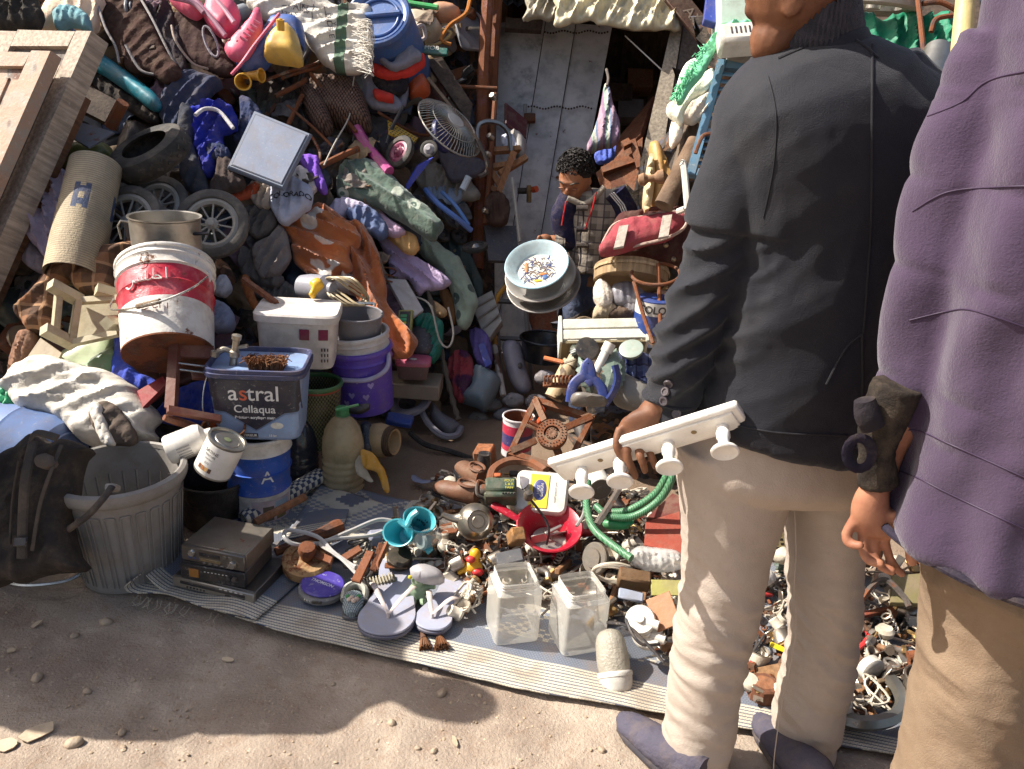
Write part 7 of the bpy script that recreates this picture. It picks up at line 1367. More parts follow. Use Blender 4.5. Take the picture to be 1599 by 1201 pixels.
ground_sheet('woven_mat','beige folded mat corner on the darker blue mat','mat',weave_mat(1),[(440,845),(535,828),(545,798),(480,796)],.046)
a,b=G(378,812,.05),G(502,742,.06);rl=E('rolled_mat','rolled up blue and cream mat edge in front of the blue bucket','rolled mat',fr(a,b-a));MB().lathe([(.024,0),(.03,.01),(.032,(b-a).length*.5),(.034,(b-a).length-.01),(.026,(b-a).length)],22).build('roll',mat('#8a90a0',rough=.6,pat=weave('#cfc8b4','#34415f',.02,.016,(0,2)),key='rl',dirt=.2),rl)
rod('wooden_stick','brown wooden stick lying on the blue chequered mat','stick',wood('#8a5a3a'),[(398,816,2.72),(476,776,2.86)],.014,n=8)
# BIG THINGS ON THE MAT
def stereo(label,loc,rz,w_,h_,dp,m,face,kind):
 e=E('car_stereo',label,'stereo',up(loc,rz));MB().box(w_,dp,h_,TR(0,0,h_/2),.003).build('case',m,e);fy=-dp/2-.006;MB().box(w_*1.01,.014,h_*.98,TR(0,fy,h_/2),.003).build('front',face,e);y=fy-.0075
 def bx(x,z,a,b,mm,nm='button',t=.004):MB().box(a,t,b,TR(x,y,z),.0008).build(nm,mm,e)
 if kind==0:
  bx(-.01,h_*.62,.07,.012,m_blk,'slot');bx(-.01,h_*.30,.075,.011,metl('#a89878',rough=.4),'display');MB().lathe([(.0001,.01),(.011,.01),(.013,0)],20,TR(.068,y,h_*.38)@RX(90)).build('knob',m_stl,e);MB().lathe([(.0001,.008),(.010,.008),(.012,0)],18,TR(-.07,y,h_*.62)@RX(90)).build('knob',m_stl,e)
  for i in range(5):bx(-.03+i*.02,h_*.10,.014,.005,metl('#8f8b84'))
  for x in(.045,.058):bx(x,h_*.7,.02,.012,metl('#8f8b84'))
  for k in range(3):bx(-.078+k*.016,h_*.30,.010,.008,plast('#3b4a7a'))
 elif kind==1:
  bx(-.062,h_*.5,.032,.030,mat('#9a6a34',rough=.3),'display')
  for i in range(7):bx(-.025+i*.012,h_*.68,.006,.003,m_wht,'mark',.002)
  for x in(.055,.074):MB().lathe([(.0001,.008),(.007,.008),(.008,0)],16,TR(x,y,h_*.55)@RX(90)).build('knob',plast('#3a383a'),e)
  for i in range(4):bx(.02+i*.016,h_*.2,.012,.006,plast('#39373a'))
 else:
  bx(0,h_*.6,w_*.8,.010,m_blk,'slot')
  for i in range(6):bx(-.09+i*.012,h_*.25,.006,.005,m_blk)
  for i in range(5):bx(.03+i*.018,h_*.8,.010,.004,m_wht,'mark',.002)
  bx(.055,h_*.3,.02,.008,m_blk,'slot');bx(.10,h_*.25,.026,.01,m_blk,'slot')
 return e
s0=G(343,926,.03)+V((0,.09,0));m_bs=metl('#57514c',rough=.45,metal=.5,dirt=.45);m_bf=plast('#242326');m_sf=metl('#a6a096',rough=.4)
stereo('slim silver disc player at the bottom of the stereo stack',s0+V((.01,0,.0)),-14,.285,.038,.19,metl('#6d6964',dirt=.5),m_sf,2)
stereo('black car radio in the middle of the stereo stack',s0+V((-.0,.0,.039)),-9,.215,.055,.17,m_bs,m_bf,1)
stereo('battered car cassette player on top of the stereo stack',s0+V((.005,.01,.095)),-12,.215,.055,.17,metl('#8d857a',rough=.5,rust=.15,dirt=.5),metl('#77736e',rough=.4),0)
dp=E('disc_player','purple and grey portable disc player with white lettering','disc player',up(G(503,925,.03),-24,3));m_dg=plast('#6b6a6a',dirt=.4)
oc=[(.075*math.cos(a)*1.02,.070*math.sin(a))for a in[i*math.pi/4+.39 for i in range(8)]]
def rnd(poly,k=4):return[tuple(p.to_2d())for p in cr([V((x,y,0))for x,y in poly],k,True)]
MB().prism(rnd(oc),0,.024,None,0,.006).build('base',m_dg,dp);MB().prism(rnd([(x*.96,y*.9+.006)for x,y in oc]),.022,.034,None,0,.005).build('lid',plast('#42338a',dirt=.35,dc='#8a86a0',scr=.35),dp)
text('THOMSON',.017,lambda x,y:V((x,y+.004,.0346)),'lettering',mat('#c9c6d6',bump=0),dp,bold=.0004);text('mp3',.009,lambda x,y:V((x-.02,y+.04,.0346)),'lettering',mat('#a9a6c6',bump=0),dp)
for i in range(3):MB().ell(.004,.002,.003,TR(-.012+i*.010,-.070,.016),8,6).build('button',m_stl,dp)
MB().box(.03,.006,.010,TR(.03,-.063,.016)@RZ(22),.001).build('display',m_blk,dp)
re_=E('iron_pulley','rusty pulley wheel with a worn pale face','pulley',up(G(476,900,.03)+V((0,.03,.02)),20,14));MB().lathe([(.0001,.0),(.074,0),(.08,.006),(.08,.036),(.07,.045),(.05,.042),(.048,.036),(.03,.036),(.0001,.04)],40).build('wheel',rusty('#a5845c',rust=.35),re_);MB().lathe([(.0001,.04),(.02,.04),(.03,.075),(.026,.09),(.0001,.092)],12).build('hub',rusty('#5a3424'),re_)
rod('iron_pipe','heavy rusty iron bar behind the pulley wheel','iron bar',rusty('#54352a',rust=.6),[(430,862,2.66),(480,842,2.72),(532,822,2.8)],[.015,.016,.016,.016,.016,.018,.020,.022,.026,.03,.028],k=5)
loose_wire('cable','thick pale grey cable looping over the mat','cable',plast('#a4a19e'),[(620,816,2.82),(590,812,2.80),(545,830,2.72),(500,848,2.66),(460,850,2.62),(444,838,2.62),(452,828,2.66),(495,838,2.66),(520,862,2.6),(545,880,2.56),(556,886,2.54)],.0075)
loose_wire('cable','second pale cable strand crossing the first','cable',plast('#b0ada8'),[(612,822,2.8),(580,836,2.74),(520,842,2.68),(500,850,2.64),(530,870,2.58),(560,900,2.52)],.006)
tag(MB().box(.06,.05,.06,None,.01).build('plug_socket',plast('#8b8ea0'),None,up(G(588,842,.06),20)),'grey plastic socket box behind the pale cables','socket')
rs_=E('clothes_brush','grooved wooden brush block with bristles','brush',up(G(582,912,.05),24,12,-6));MB().box(.15,.034,.022,None,.006).build('block',mat('#77705f',rough=.7),rs_)
for i in range(14):MB().box(.004,.036,.006,TR(-.065+i*.010,0,.0125),.001).build('groove',mat('#a8a08c'),rs_)
mb=MB();[mb.tube([(x,y,-.01),(x+U1(-.004,.004),y+U1(-.008,.002),-.045)],.0014,4)for x,y in[(U1(-.07,.07),U1(-.016,.016))for _ in range(220)]];mb.build('bristles',mat('#5c3a26',bump=0),rs_)
for i,(q,lb)in enumerate((([(548,905,2.46),(572,858,2.56),(584,860,2.55),(562,910,2.45)],'rusty angle iron leaning behind the brush block'),([(578,888,2.5),(592,846,2.6),(600,850,2.6),(588,890,2.5)],'second rusty angle iron, upright'),([(588,880,2.52),(604,845,2.6),(607,852,2.6),(596,888,2.5)],'thin rusty iron strip behind the flip-flop'),([(530,868,2.62),(560,850,2.66),(566,858,2.64),(536,878,2.6)],'flat brown iron strip by the cable'),([(478,852,2.66),(520,870,2.6),(516,880,2.58),(474,862,2.64)],'flat pale rusted bar under the cable'))):quad('angle_iron',lb,'iron bar',rusty('#7a4c34',rust=.5),q,.012)
def flipflop(label,heel,toe,sgn,z=.03):
 a,b=G(*heel,z),G(*toe,z);y=(b-a);Lh=y.length;e=E('flip_flop',label,'flip-flop',fr((a+b)/2,(0,0,1),y.cross(V((0,0,1)))));s=Lh/.27
 ol=rnd([(x*s*sgn*1.12,q*s)for x,q in((0,-.135),(.030,-.122),(.038,-.085),(.034,-.02),(.044,.045),(.052,.085),(.040,.122),(.008,.136),(-.028,.125),(-.046,.085),(-.040,.03),(-.032,-.03),(-.036,-.085),(-.028,-.122))])
 m_t=plast('#9598aa',rough=.7,dirt=.45,dc='#9a8c7c',scr=0,var=.2)
 MB().prism(ol,0,.012,None,0,.003).build('sole',plast('#5a5a6a',dirt=.4),e);MB().prism([(x*.985,q*.985)for x,q in ol],.012,.021,None,0,.003).build('footbed',m_t,e)
 for sd in(-1,1):MB().tube(cr([(sd*.038*s,-.01*s,.018),(sd*.044*s,.0*s,.045),(sd*.030*s,.035*s,.058),(0,.085*s,.034)],6),[.010,.010,.010,.010,.010,.010,.009,.009,.009,.009,.009,.008,.008,.008,.007,.007,.006,.005,.005],8,flat=.35,hint=(0,0,1)).build('strap',plast('#cdbfb8',dirt=.3),e)
 MB().tube([(0,.084*s,.036),(0,.086*s,.018)],.005,8).build('toe_post',plast('#cdbfb8'),e);return e
flipflop('grey blue flip-flop with white straps, standing full length toward the viewer',(629,872),(600,1000),1,.035);flipflop('grey blue flip-flop turned sideways, its heel to the right',(716,908),(664,990),-1,.03)
bs_=E('baby_shoe','small grey knitted baby shoe with a flower trim','shoe',fr(G(553,950,.018),(0,0,1),cv(1,.1,0)));MB().prism(rnd([(.03,-.05),(0,-.062),(-.03,-.05),(-.033,0),(-.026,.045),(0,.055),(.026,.045),(.033,0)]),0,.012,None,0,.003).build('sole',plast('#55565c'),bs_)
MB().loft([((0,-.06,.02),(.012,0,0),(0,0,.01)),((0,-.045,.026),(.028,0,0),(0,0,.018)),((0,-.015,.034),(.032,0,0),(0,0,.026)),((0,.005,.036),(.032,0,0),(0,0,.028))],20,4).build('toe',cloth('#8a979c',pat=weave('#a5b0b2','#4f5a60',.005,.005),key='bsh'),bs_);MB().tube(cr([(-.032,.0,.028),(-.03,.035,.045),(0,.054,.05),(.03,.035,.045),(.032,0,.028)],5),.011,8,flat=1.8).build('heel',cloth('#a8a79c'),bs_)
for x,y,c_ in((-.01,-.03,'#cfb9a8'),(.004,-.036,'#cfb9a8'),(-.004,-.022,'#cfb9a8'),(.012,-.026,'#cfb9a8'),(-.016,-.016,'#4f8a5a'),(.016,-.014,'#4f8a5a')):MB().ell(.008,.008,.007,TR(x,y,.055),10,6).build('trim',cloth(c_),bs_)
for i,(x,y)in enumerate(((663,1006),(688,1004))):
 e=E('shaving_brush',('smaller bristle brush end in front of the flip-flops','bushy bristle brush end in front of the flip-flops')[i],'brush',fr(G(x,y,.02),cv(.2,-.35,.8)));mb=MB();k=1+.35*i
 for _ in range(260):a,r_=U1(0,6.28),U1(0,1)**.5;mb.tube([(.010*r_*math.cos(a),.010*r_*math.sin(a),-.02),(.019*k*r_*math.cos(a),.019*k*r_*math.sin(a),.022*k+U1(-.004,.004))],.0011,4)
 mb.build('bristles',mat('#6d4426',bump=0,var=.4),e);MB().lathe([(.0001,-.06),(.010,-.058),(.008,-.035),(.012,-.02),(.0001,-.016)],14).build('handle',wood('#5a3826'),e)
ty=E('toy','pale green soft plastic toy figure behind the flip-flops','toy',up(G(652,935,.03),10));m_tg=plast('#83997a',rough=.5)
mb=MB();mb.ell(.032,.024,.03,TR(0,0,.03));mb.ell(.022,.02,.022,TR(0,-.005,.072));mb.tube([(.02,0,.045),(.055,-.01,.05)],.009);mb.tube([(-.02,0,.04),(-.04,-.02,.02)],.009);mb.ell(.014,.02,.010,TR(.018,-.03,.01));mb.ell(.014,.02,.010,TR(-.018,-.03,.01));place(remesh(mb,.004,3),'body',m_tg,ty)
for x in(-.026,.0):MB().ell(.007,.006,.007,TR(x,-.012,.09),10,6).build('knob',plast('#c9b92e'),ty)
LP('plastic_scoop','grey plastic scoop behind the green toy figure','scoop',plast('#a5a2a4'),[(640,888),(658,880),(684,888),(694,902),(690,912),(665,912),(645,904)],d=2.5,**HARD(bulge=.04))
tag(MB().lathe([(.0001,0),(.04,0),(.042,.004),(.042,.03),(.038,.034),(.0001,.034)],36,wob=lambda a,z:.03*math.cos(a*26)if.002<z<.032 else 0).build('jar_cover',metl('#4a463f',rough=.5),None,up(G(624,878,.07),0,14)),'ridged dark metal jar lid behind the flip-flop','jar lid')
ty2=E('toy','yellow and red plastic toy lying on the scrap','toy',up(G(738,900,.05),10,-10));mb=MB();mb.ell(.034,.026,.028,TR(0,0,.03));mb.ell(.02,.018,.024,TR(.006,.0,.075));mb.tube([(-.02,0,.03),(-.05,.0,.012)],.010);place(remesh(mb,.004,3),'body',plast('#dca01f'),ty2)
MB().ell(.016,.014,.012,TR(-.010,-.014,.066),12,8).build('collar',plast('#c4252a'),ty2);MB().ell(.02,.014,.014,TR(.014,-.022,.024),12,8).build('base_patch',plast('#c4252a'),ty2)
m_jar=mat('#d3d0c8',rough=.28,var=.2,dirt=.3,dc='#b5aa90',alpha=.5,bump=0,spec=.5)
def sqjar(label,loc,rz,w_,h_):
 e=E('plastic_jar',label,'jar',up(loc,rz));a=w_/2
 sqloft(MB(),[(.0,a*.86,a*.86),(.004,a*.95,a*.95),(.02,a,a),(h_*.78,a,a),(h_*.82,a*.97,a*.97),(h_*.87,a*.80,a*.80),(h_*.885,a*.78,a*.78),(h_,a*.78,a*.78)],2,48,4,1).build('body',m_jar,e)
 for z in(.90,.95,.985):MB().loft([((0,0,h_*z-.003),(a*.79,0,0),(0,a*.79,0)),((0,0,h_*z),(a*.825,0,0),(0,a*.825,0)),((0,0,h_*z+.003),(a*.79,0,0),(0,a*.79,0))],48,1,0,4,0).build('thread',m_jar,e)
 return e
sqjar('clear square plastic jar on the mat edge, left of its twin',G(798,1000,.015)+V((0,.05,0)),16,.140,.205);sqjar('clear square plastic jar standing next to the white lamp',G(900,1016,.015)+V((0,.05,0)),20,.140,.205)
lp=E('wall_lamp','dirty white oval bulkhead lamp lying at the mat edge','lamp',fr(G(960,1050,.035),cv(-.12,.35,.9),cv(1,.12,0)));m_gls=mat('#aaa394',rough=.3,alpha=.8,dirt=.45,dc='#8a7d68',bump=.5,bs=110,spec=.5)
lb2=lambda mb,rows:mb.loft([((0,y,z),(a,0,0),(0,0,b))for y,z,a,b in rows],30,4)
lb2(MB(),[(-.055,.0,.030,.024),(-.05,.0,.040,.034),(-.03,.0,.046,.042),(-.012,.0,.048,.046),(-.006,.0,.046,.044)]).build('base',m_wht,lp);MB().loft([((0,-.012,0),(.050,0,0),(0,0,.048)),((0,-.004,0),(.051,0,0),(0,0,.049)),((0,.002,0),(.049,0,0),(0,0,.047))],30,3).build('collar',m_wht,lp)
lb2(MB(),[(.002,0,.045,.043),(.03,0,.047,.045),(.06,0,.045,.044),(.09,0,.041,.040),(.112,0,.028,.028),(.120,0,.006,.006)]).build('glass',m_gls,lp);MB().ell(.009,.003,.009,TR(-.012,-.046,.022),12,8).build('cable_plug',mat('#9a7a58'),lp)
tq=E('cutlery_holder','turquoise plastic double cutlery holder lying on its side','cutlery holder',TR(*W(640,825,2.72)));iv=tq.matrix_world.inverted();m_tq=plast('#4fb0bc',rough=.35,dirt=.15)
for x,y,ax,L,nm in((622,832,(-.25,.30,.92),.10,'cup'),(655,812,(.30,.55,.80),.12,'cup')):
 M_=iv@fr(W(x,y,2.64),cv(*ax),cv(1,-.3,0));MB().lathe([(.0001,-L),(.030,-L),(.034,-L+.01),(.052,0),(.056,.003),(.055,.006),(.050,.004),(.032,-L+.012),(.0001,-L+.006)],36,M_,el=.82).build(nm,m_tq,tq)
 mb=MB()
 for i in range(5):
  for j in range(3):mb.ell(.0035,.0035,.007,M_@RZ(40+i*14)@TR(.045-.006*j,0,-.025-.02*j)@RY(12),6,4)
 mb.build('drain_holes',mat('#1d3a40',bump=0),tq)
MB().tube(cr([iv@W(x,y,2.60)for x,y in((622,812),(634,820),(642,806),(652,798))],5),.012,8,flat=.7).build('bridge',m_tq,tq);quad('foot',0,0,m_tq,[(650,845,2.66),(672,835,2.68),(676,858,2.64),(668,862,2.62)],.012,tq)
tag(MB().lathe([(.0001,.0),(.028,0),(.03,.004),(.03,.075),(.024,.082),(.0001,.08)],24).build('glass_jar',mat('#a5b0ac',rough=.12,alpha=.5,dirt=.3,bump=.1),None,fr(W(680,836,2.68),cv(-.55,-.1,.8))),'small clear glass jar lying right of the turquoise holder','jar')
te=E('teapot','dull steel teapot lying on its side with its base to the viewer','teapot',fr(W(742,815,2.72),cv(.28,.18,.94),cv(1,-.1,0)));m_tp=metl('#a59d90',rough=.32,dirt=.4)
MB().lathe([(.0001,.046),(.02,.046),(.024,.042),(.034,.042),(.038,.048),(.042,.044),(.058,.026),(.064,0),(.058,-.028),(.04,-.05),(.02,-.058),(.0001,-.06)],40).build('body',m_tp,te);MB().tube(cr([(-.05,.006,0),(-.08,.004,-.004),(-.115,.012,.0)],5),[.022,.02,.018,.016,.014,.013,.012,.011,.010,.009,.008],12).build('spout',m_tp,te);MB().tube(cr([(.05,.02,-.01),(.085,.02,-.03),(.08,0,-.06),(.04,-.01,-.06)],5),.006,8).build('handle',m_blk,te)
fm=E('food_mill','red plastic food mill with a crank and long handle','food mill',fr(W(858,822,2.74),cv(.06,.74,.62),cv(1,-.05,0)));m_rd=plast('#a8142c',rough=.35,dirt=.12)
MB().lathe([(.0001,-.085),(.055,-.085),(.062,-.075),(.078,-.03),(.104,-.004),(.112,0),(.114,.004),(.110,.007),(.100,.0),(.074,-.03),(.058,-.070),(.0001,-.076)],52).build('bowl',m_rd,fm);MB().lathe([(.0001,-.068),(.054,-.068),(.056,-.071)],32).build('sieve_plate',m_alu,fm)
MB().tube(cr([(-.105,.02,.0),(-.15,.045,.008),(-.20,.07,.014)],5),[.011,.012,.013,.014,.015,.016,.016,.016,.016,.015,.012],10,flat=.6).build('handle',m_rd,fm)
MB().tube(cr([(-.005,-.03,-.06),(-.002,-.02,.0),(-.02,.01,.03),(-.075,.045,.085)],5),.0045,8).build('crank',m_blk,fm);MB().lathe([(.0001,.018),(.012,.016),(.018,.004),(.016,-.012),(.006,-.02),(.0001,-.02)],22,TR(-.08,.048,.095)).build('crank_knob',plast('#3c3834'),fm)
for a in(20,200):MB().box(.062,.004,.030,RZ(a)@TR(.032,0,-.052)@RX(24),.001).build('blade',m_alu,fm)
MB().box(.07,.012,.01,RZ(35)@TR(.02,0,-.03),.002).build('cross_bar',m_alu,fm);MB().box(.018,.02,.02,TR(.02,-.072,-.066),.003).build('foot',m_rd,fm)
ap=E('appliance','white flat appliance with yellow label and blue oval badge','appliance',fr(W(846,770,2.84),cv(-.10,.42,.9),cv(.99,-.14,0)))
MB().prism(rrect(.185,.15,.025),-.03,.02,None,0,.008).build('case',m_wht,ap);MB().box(.066,.122,.003,TR(-.008,0,.0215),.001).build('label',mat('#d6bd35',rough=.4,bump=0,dirt=.15),ap);MB().ell(.026,.040,.003,TR(-.006,.004,.0225),24,6).build('badge',mat('#2b3a78',rough=.35,bump=0),ap)
for s,y_ in(('BEKO',.004),('DESIGN',-.008)):text(s if y_<0 else 'HEKE',.014,lambda u,v:V((-.006-v-y_,.004+u,.0258)),'lettering',m_wht,ap)
text('Ring Winding Motor',.009,lambda u,v:V((.050-v,-u,.0212)),'lettering',dkp,ap)
LP('foam_mark',0,0,mat('#77757c',bump=0),[(812,744),(826,750),(818,764),(814,758)],d=2.80,parent=ap,bulge=.002,fold=0,res=.01)
gx_=E('machine_box','dark green metal machine box with yellow lettering and orange catch','machine box',fr(W(782,766,2.80),cv(-.02,.62,.78),cv(1,-.04,0)));m_gb=mat('#39493a',rough=.45,dirt=.35,spec=.5)
MB().box(.110,.055,.06,TR(0,.012,0),.008).build('body',m_gb,gx_);MB().box(.112,.022,.07,TR(0,-.030,-.004),.008).build('base',m_gb,gx_);MB().box(.024,.016,.010,TR(-.012,.045,.028),.003).build('catch',plast('#b5541e'),gx_)
for s,y_ in(('POUT',.022),('L & R',.008),('FAIH',-.006)):text(s,.013,lambda u,v:V((.03+u,v+y_,.0312)),'lettering',mat('#b8b02c',bump=0),gx_)
for k in range(5):MB().box(.006,.004,.012,TR(.010+k*.010,-.030,.0325),.001).build('vent',dkp,gx_)
MB().tube(cr([(-.058,.03,.0),(-.08,.03,.01),(-.082,-.02,.012),(-.06,-.03,.0)],4),.006,6).build('bracket',m_iron,gx_);MB().lathe([(.0001,.01),(.018,.01),(.022,0),(.018,-.02)],16,TR(-.062,0,0)@RY(-90)).build('motor_end',m_iron,gx_)
wr=E('white_roller','white plastic motor drum with a grey end under the rack','drum',fr(W(936,762,2.80),cv(.15,-.35,.92)));MB().lathe([(.0001,.012),(.040,.012),(.044,.006),(.046,0),(.047,-.07),(.0001,-.075)],32).build('body',m_wht,wr);MB().lathe([(.0001,.016),(.012,.016),(.014,.014),(.038,.0135),(.04,.011)],26).build('end_cap',mat('#5d544c',rough=.5),wr)
ih=E('hose','green braided garden hose coiled beside the man','hose',TR(*W(980,790,2.7)));m_hs=mat('#2f7048',rough=.4,pat=weave('#1f5636','#5a8a66',.006,.006),key='hs',dirt=.15)
for q in([(1052,694,2.62),(1046,730,2.6),(1024,770,2.62),(984,796,2.66),(956,800,2.68)],[(1056,700,2.58),(1052,740,2.56),(1030,780,2.58),(990,806,2.6),(952,806,2.62),(930,790,2.66)],[(918,752,2.74),(916,790,2.66),(926,824,2.58),(952,848,2.52),(986,872,2.46)]):rod('loop',0,0,m_hs,q,.0125,ih,n=14,k=8)
rod('metal_strap','dark steel strip standing through the hose loops','metal strip',m_iron,[(982,722,2.74),(965,766,2.66),(932,818,2.58)],.011,n=4,flat=.4)
quad('brick_slab','red brick coloured slab by the left trouser leg','slab',mat('#8a3f30',rough=.9,dirt=.3,bump=.5),[(1008,814,2.66),(1062,798,2.7),(1066,866,2.52),(1006,850,2.56)],.03);quad('brick_slab','darker red slab lying behind the brick coloured one','slab',mat('#5e2a24',rough=.9,dirt=.4),[(1010,808,2.74),(1050,770,2.8),(1064,776,2.78),(1062,812,2.7)],.03)
LP('plastic_bag','clear crumpled plastic bag on the scrap by the leg','bag',mat('#d0ccc6',rough=.15,alpha=.5,dirt=.1,bump=.3,bs=30),[(982,862),(1000,852),(1030,856),(1062,866),(1064,888),(1030,892),(1000,888),(986,880)],d=2.5,bulge=.06,fold=.03,cr_amp=.02)
LP('plastic_scrap','green plastic sheet scrap under the hose','plastic scrap',plast('#16804a'),[(944,812),(985,808),(988,820),(972,826),(946,824)],d=2.62,**HARD(bulge=.01))
wk2=E('iron_disc','grey iron disc with a short shaft, standing on edge','disc',fr(W(928,872,2.56),cv(-.75,.2,.65)));MB().lathe([(.0001,.01),(.03,.01),(.032,.004),(.048,.004),(.052,.0),(.052,-.012),(.0001,-.012)],34).build('disc',mat('#6d675f',rough=.7,metal=.3,dirt=.4),wk2);MB().tube([(0,0,-.01),(0,0,-.09)],.012,12).build('shaft',m_iron,wk2)
for i in range(5):
 q=[(958+32*math.cos(a+i),893+13*math.sin(a+i*1.1)+i,2.50+.03*math.sin(a+i))for a in[k*.7 for k in range(9)]];loose_wire('cable','white electric cable coiled on the scrap before the bag','cable',plast('#b9ae9c'),q,.006,'white cable loops before the clear bag',4)
loose_wire('cable','black cable ring arching over the white fittings','cable',m_blk,[(1040,1000,2.3),(1040,950,2.38),(1020,946,2.36),(985,955,2.34),(980,975,2.3),(1000,1005,2.26),(1030,1006,2.28)],.0045);loose_wire('cable','black cable running from the lamp to the plug','cable',m_blk,[(948,972,2.34),(980,978,2.3),(1010,1005,2.26),(1036,1034,2.22)],.005)
loose_wire('cable','grey cable ring beside the flat appliance','cable',plast('#8d8a88'),[(898,742,2.84),(912,765,2.8),(912,800,2.74),(900,822,2.7)],.006)
boxat('metal_box','brown metal switch box on the scrap behind the lamp','box',rusty('#6b5138',rust=.3),W(990,905,2.46),(.10,.05,.05),(.1,.8,.6),(1,-.1,.1));boxat('circuit_board','tan circuit board leaning by the left trouser leg','board',mat('#9a6a48'),W(1036,955,2.32),(.075,.10,.006),(-.4,.5,.8),(.8,.4,.2));boxat('circuit_board','olive circuit board above the tan one','board',mat('#8f8a4a'),W(1040,918,2.42),(.09,.05,.006),(-.1,.6,.8),(1,0,.1));boxat('metal_plate','pale blue metal plate with screws on the scrap','plate',plast('#9097a6'),W(985,930,2.40),(.075,.034,.012),(.1,.7,.7),(.9,-.25,0));boxat('wooden_box','small wooden bracket block left of the food mill','block',wood('#8a6238'),W(806,838,2.68),(.05,.05,.06),(.3,.5,.8),(1,.2,0));boxat('vent_cover','dark ribbed plastic cover beside the yellow toy','cover',plast('#4a4a4c'),W(796,872,2.58),(.09,.06,.02),(-.1,.8,.6),(.9,.3,0))
for i,(x,y)in enumerate(((1000,968),(1010,990))):e=E('motor',('white plastic water pump behind the black cable','smaller white pump part nearest the black cable')[i],'pump',fr(W(x,y,2.31),cv(-.2,.5,.8)));MB().lathe([(.0001,.02),(.012,.02),(.014,.01),(.04,.008),(.044,0),(.042,-.02),(.0001,-.022)],26).build('housing',m_wht,e);MB().tube([(0,0,0),(.05,-.02,0)],.014,12).build('outlet',m_wht,e)
loose_wire('steel_pipe','thick bent chromed pipe curving on the mat between the men','pipe',metl('#8f8d86',rough=.35,dirt=.3),[(1312,1122,2.16),(1350,1130,2.14),(1392,1122,2.16),(1410,1100,2.2),(1402,1075,2.25),(1385,1056,2.3)],.021,k=8)
fg=E('iron_fitting','rusty pipe fitting standing upright by the tan trousers','pipe fitting',fr(W(1446,1010,2.30),cv(.12,.92,.35)));mrf=rusty('#7d4026',rust=.8);MB().lathe([(.0001,-.07),(.024,-.07),(.024,-.03),(.018,-.02),(.018,.02),(.026,.03),(.028,.055),(.018,.057),(.015,.02)],24).build('body',mrf,fg);MB().tube([(-.005,0,-.03),(-.04,.0,-.04)],.016,12).build('branch',mrf,fg);MB().box(.05,.05,.016,TR(0,0,-.07),.004).build('flange',mrf,fg)
bx_=E('plastic_tray','white rectangular plastic tray right of the pliers','tray',up(G(1455,965,.04),-6));MB().box(.20,.13,.012,TR(0,0,.006),.004).build('floor',m_wht,bx_)
for x,y,a,b in((0,.065,.20,.008),(0,-.065,.20,.008),(.1,0,.008,.13),(-.1,0,.008,.13)):MB().box(a,b,.04,TR(x,y,.02),.003).build('wall',m_wht,bx_)
oh=E('tool_tray','open metal tray with rings and bolts between the men','tray',up(G(1392,1040,.03),26,-6));MB().box(.15,.085,.005,TR(0,0,.003),.001).build('floor',m_iron,oh)
for x,y,a,b in((0,.042,.15,.004),(0,-.042,.15,.004),(.075,0,.004,.085),(-.075,0,.004,.085)):MB().box(a,b,.022,TR(x,y,.012),.001).build('wall',m_iron,oh)
MB().tube(ringpts(.018,20,1.2,.01),.005,8,True).build('ring',m_alu,oh)
pl_=E('pliers','pliers with red plastic handles between the men','pliers',up(G(1350,985,.04),-40));m_rh=plast('#c93a3a')
for s in(-1,1):MB().tube(cr([(s*.004,.0,.01),(s*.022,-.04,.012),(s*.024,-.09,.012),(s*.016,-.13,.01)],5),.0085,8).build('handle',m_rh,pl_);MB().box(.012,.06,.012,TR(s*.006,.03,.01)@RZ(s*6),.002).build('jaw',m_iron,pl_)
bk_=E('iron_bracket','brown iron bracket standing behind the pliers','bracket',up(G(1375,980,.03),10));MB().box(.03,.03,.07,TR(.02,0,.035),.003).build('upright',rusty('#7a3a2c'),bk_);MB().box(.10,.02,.016,TR(-.04,.01,.05)@RY(-10),.003).build('arm',rusty('#8a4a38'),bk_)
bucket('cooking_pot','small steel mug beside the tan trouser leg','mug',G(1446,1128,.016)+V((0,.05,0)),V((0,0,1)),.052,.056,.105,metl('#8a837a',rough=.4,dirt=.4),rim=.004)
rl_=E('castor','white castor wheel on an iron plate between the men','castor',up(G(1352,1070,.02),20));MB().lathe([(.0001,.018),(.03,.018),(.038,.012),(.038,-.012),(.03,-.018),(.0001,-.018)],26,TR(0,0,.06)@RX(90)).build('wheel',mat('#b9b4aa',rough=.7,dirt=.5),rl_);MB().box(.05,.012,.05,TR(.02,-.035,.028)@RX(12),.002).build('plate',rusty('#77654e',rust=.3),rl_);MB().ell(.008,.006,.008,TR(.02,-.044,.03),12,8).build('bolt',m_iron,rl_)
quad('wooden_board','mottled olive board lying behind the hand','board',mat('#6f6644',dirt=.5),[(1392,900,2.6),(1460,895,2.6),(1452,945,2.5),(1392,935,2.5)],.02);loose_wire('iron_hook','heavy bent iron bar arching behind the bracket','iron bar',m_iron,[(1340,945,2.5),(1362,915,2.52),(1384,906,2.52),(1410,930,2.48),(1420,948,2.45)],.010);loose_wire('plastic_strip','pale blue plastic strip beside the white tray','strip',plast('#5f86b0'),[(1468,905,2.45),(1464,930,2.42),(1470,945,2.4)],.012)
wb_=E('wooden_mould','brown wooden block with a round hollow, before the right shoe','wooden block',up(G(1194,1100,.012)+V((0,.03,0)),28));MB().prism([(.045*math.cos(a),.045*math.sin(a))for a in[i*math.pi/4 for i in range(8)]],0,.05,None,0,.004).build('body',wood('#704530'),wb_);MB().lathe([(.028,.0505),(.022,.053),(.014,.0515),(.008,.054),(.0001,.054)],24).build('hollow',wood('#8a5a3c'),wb_)
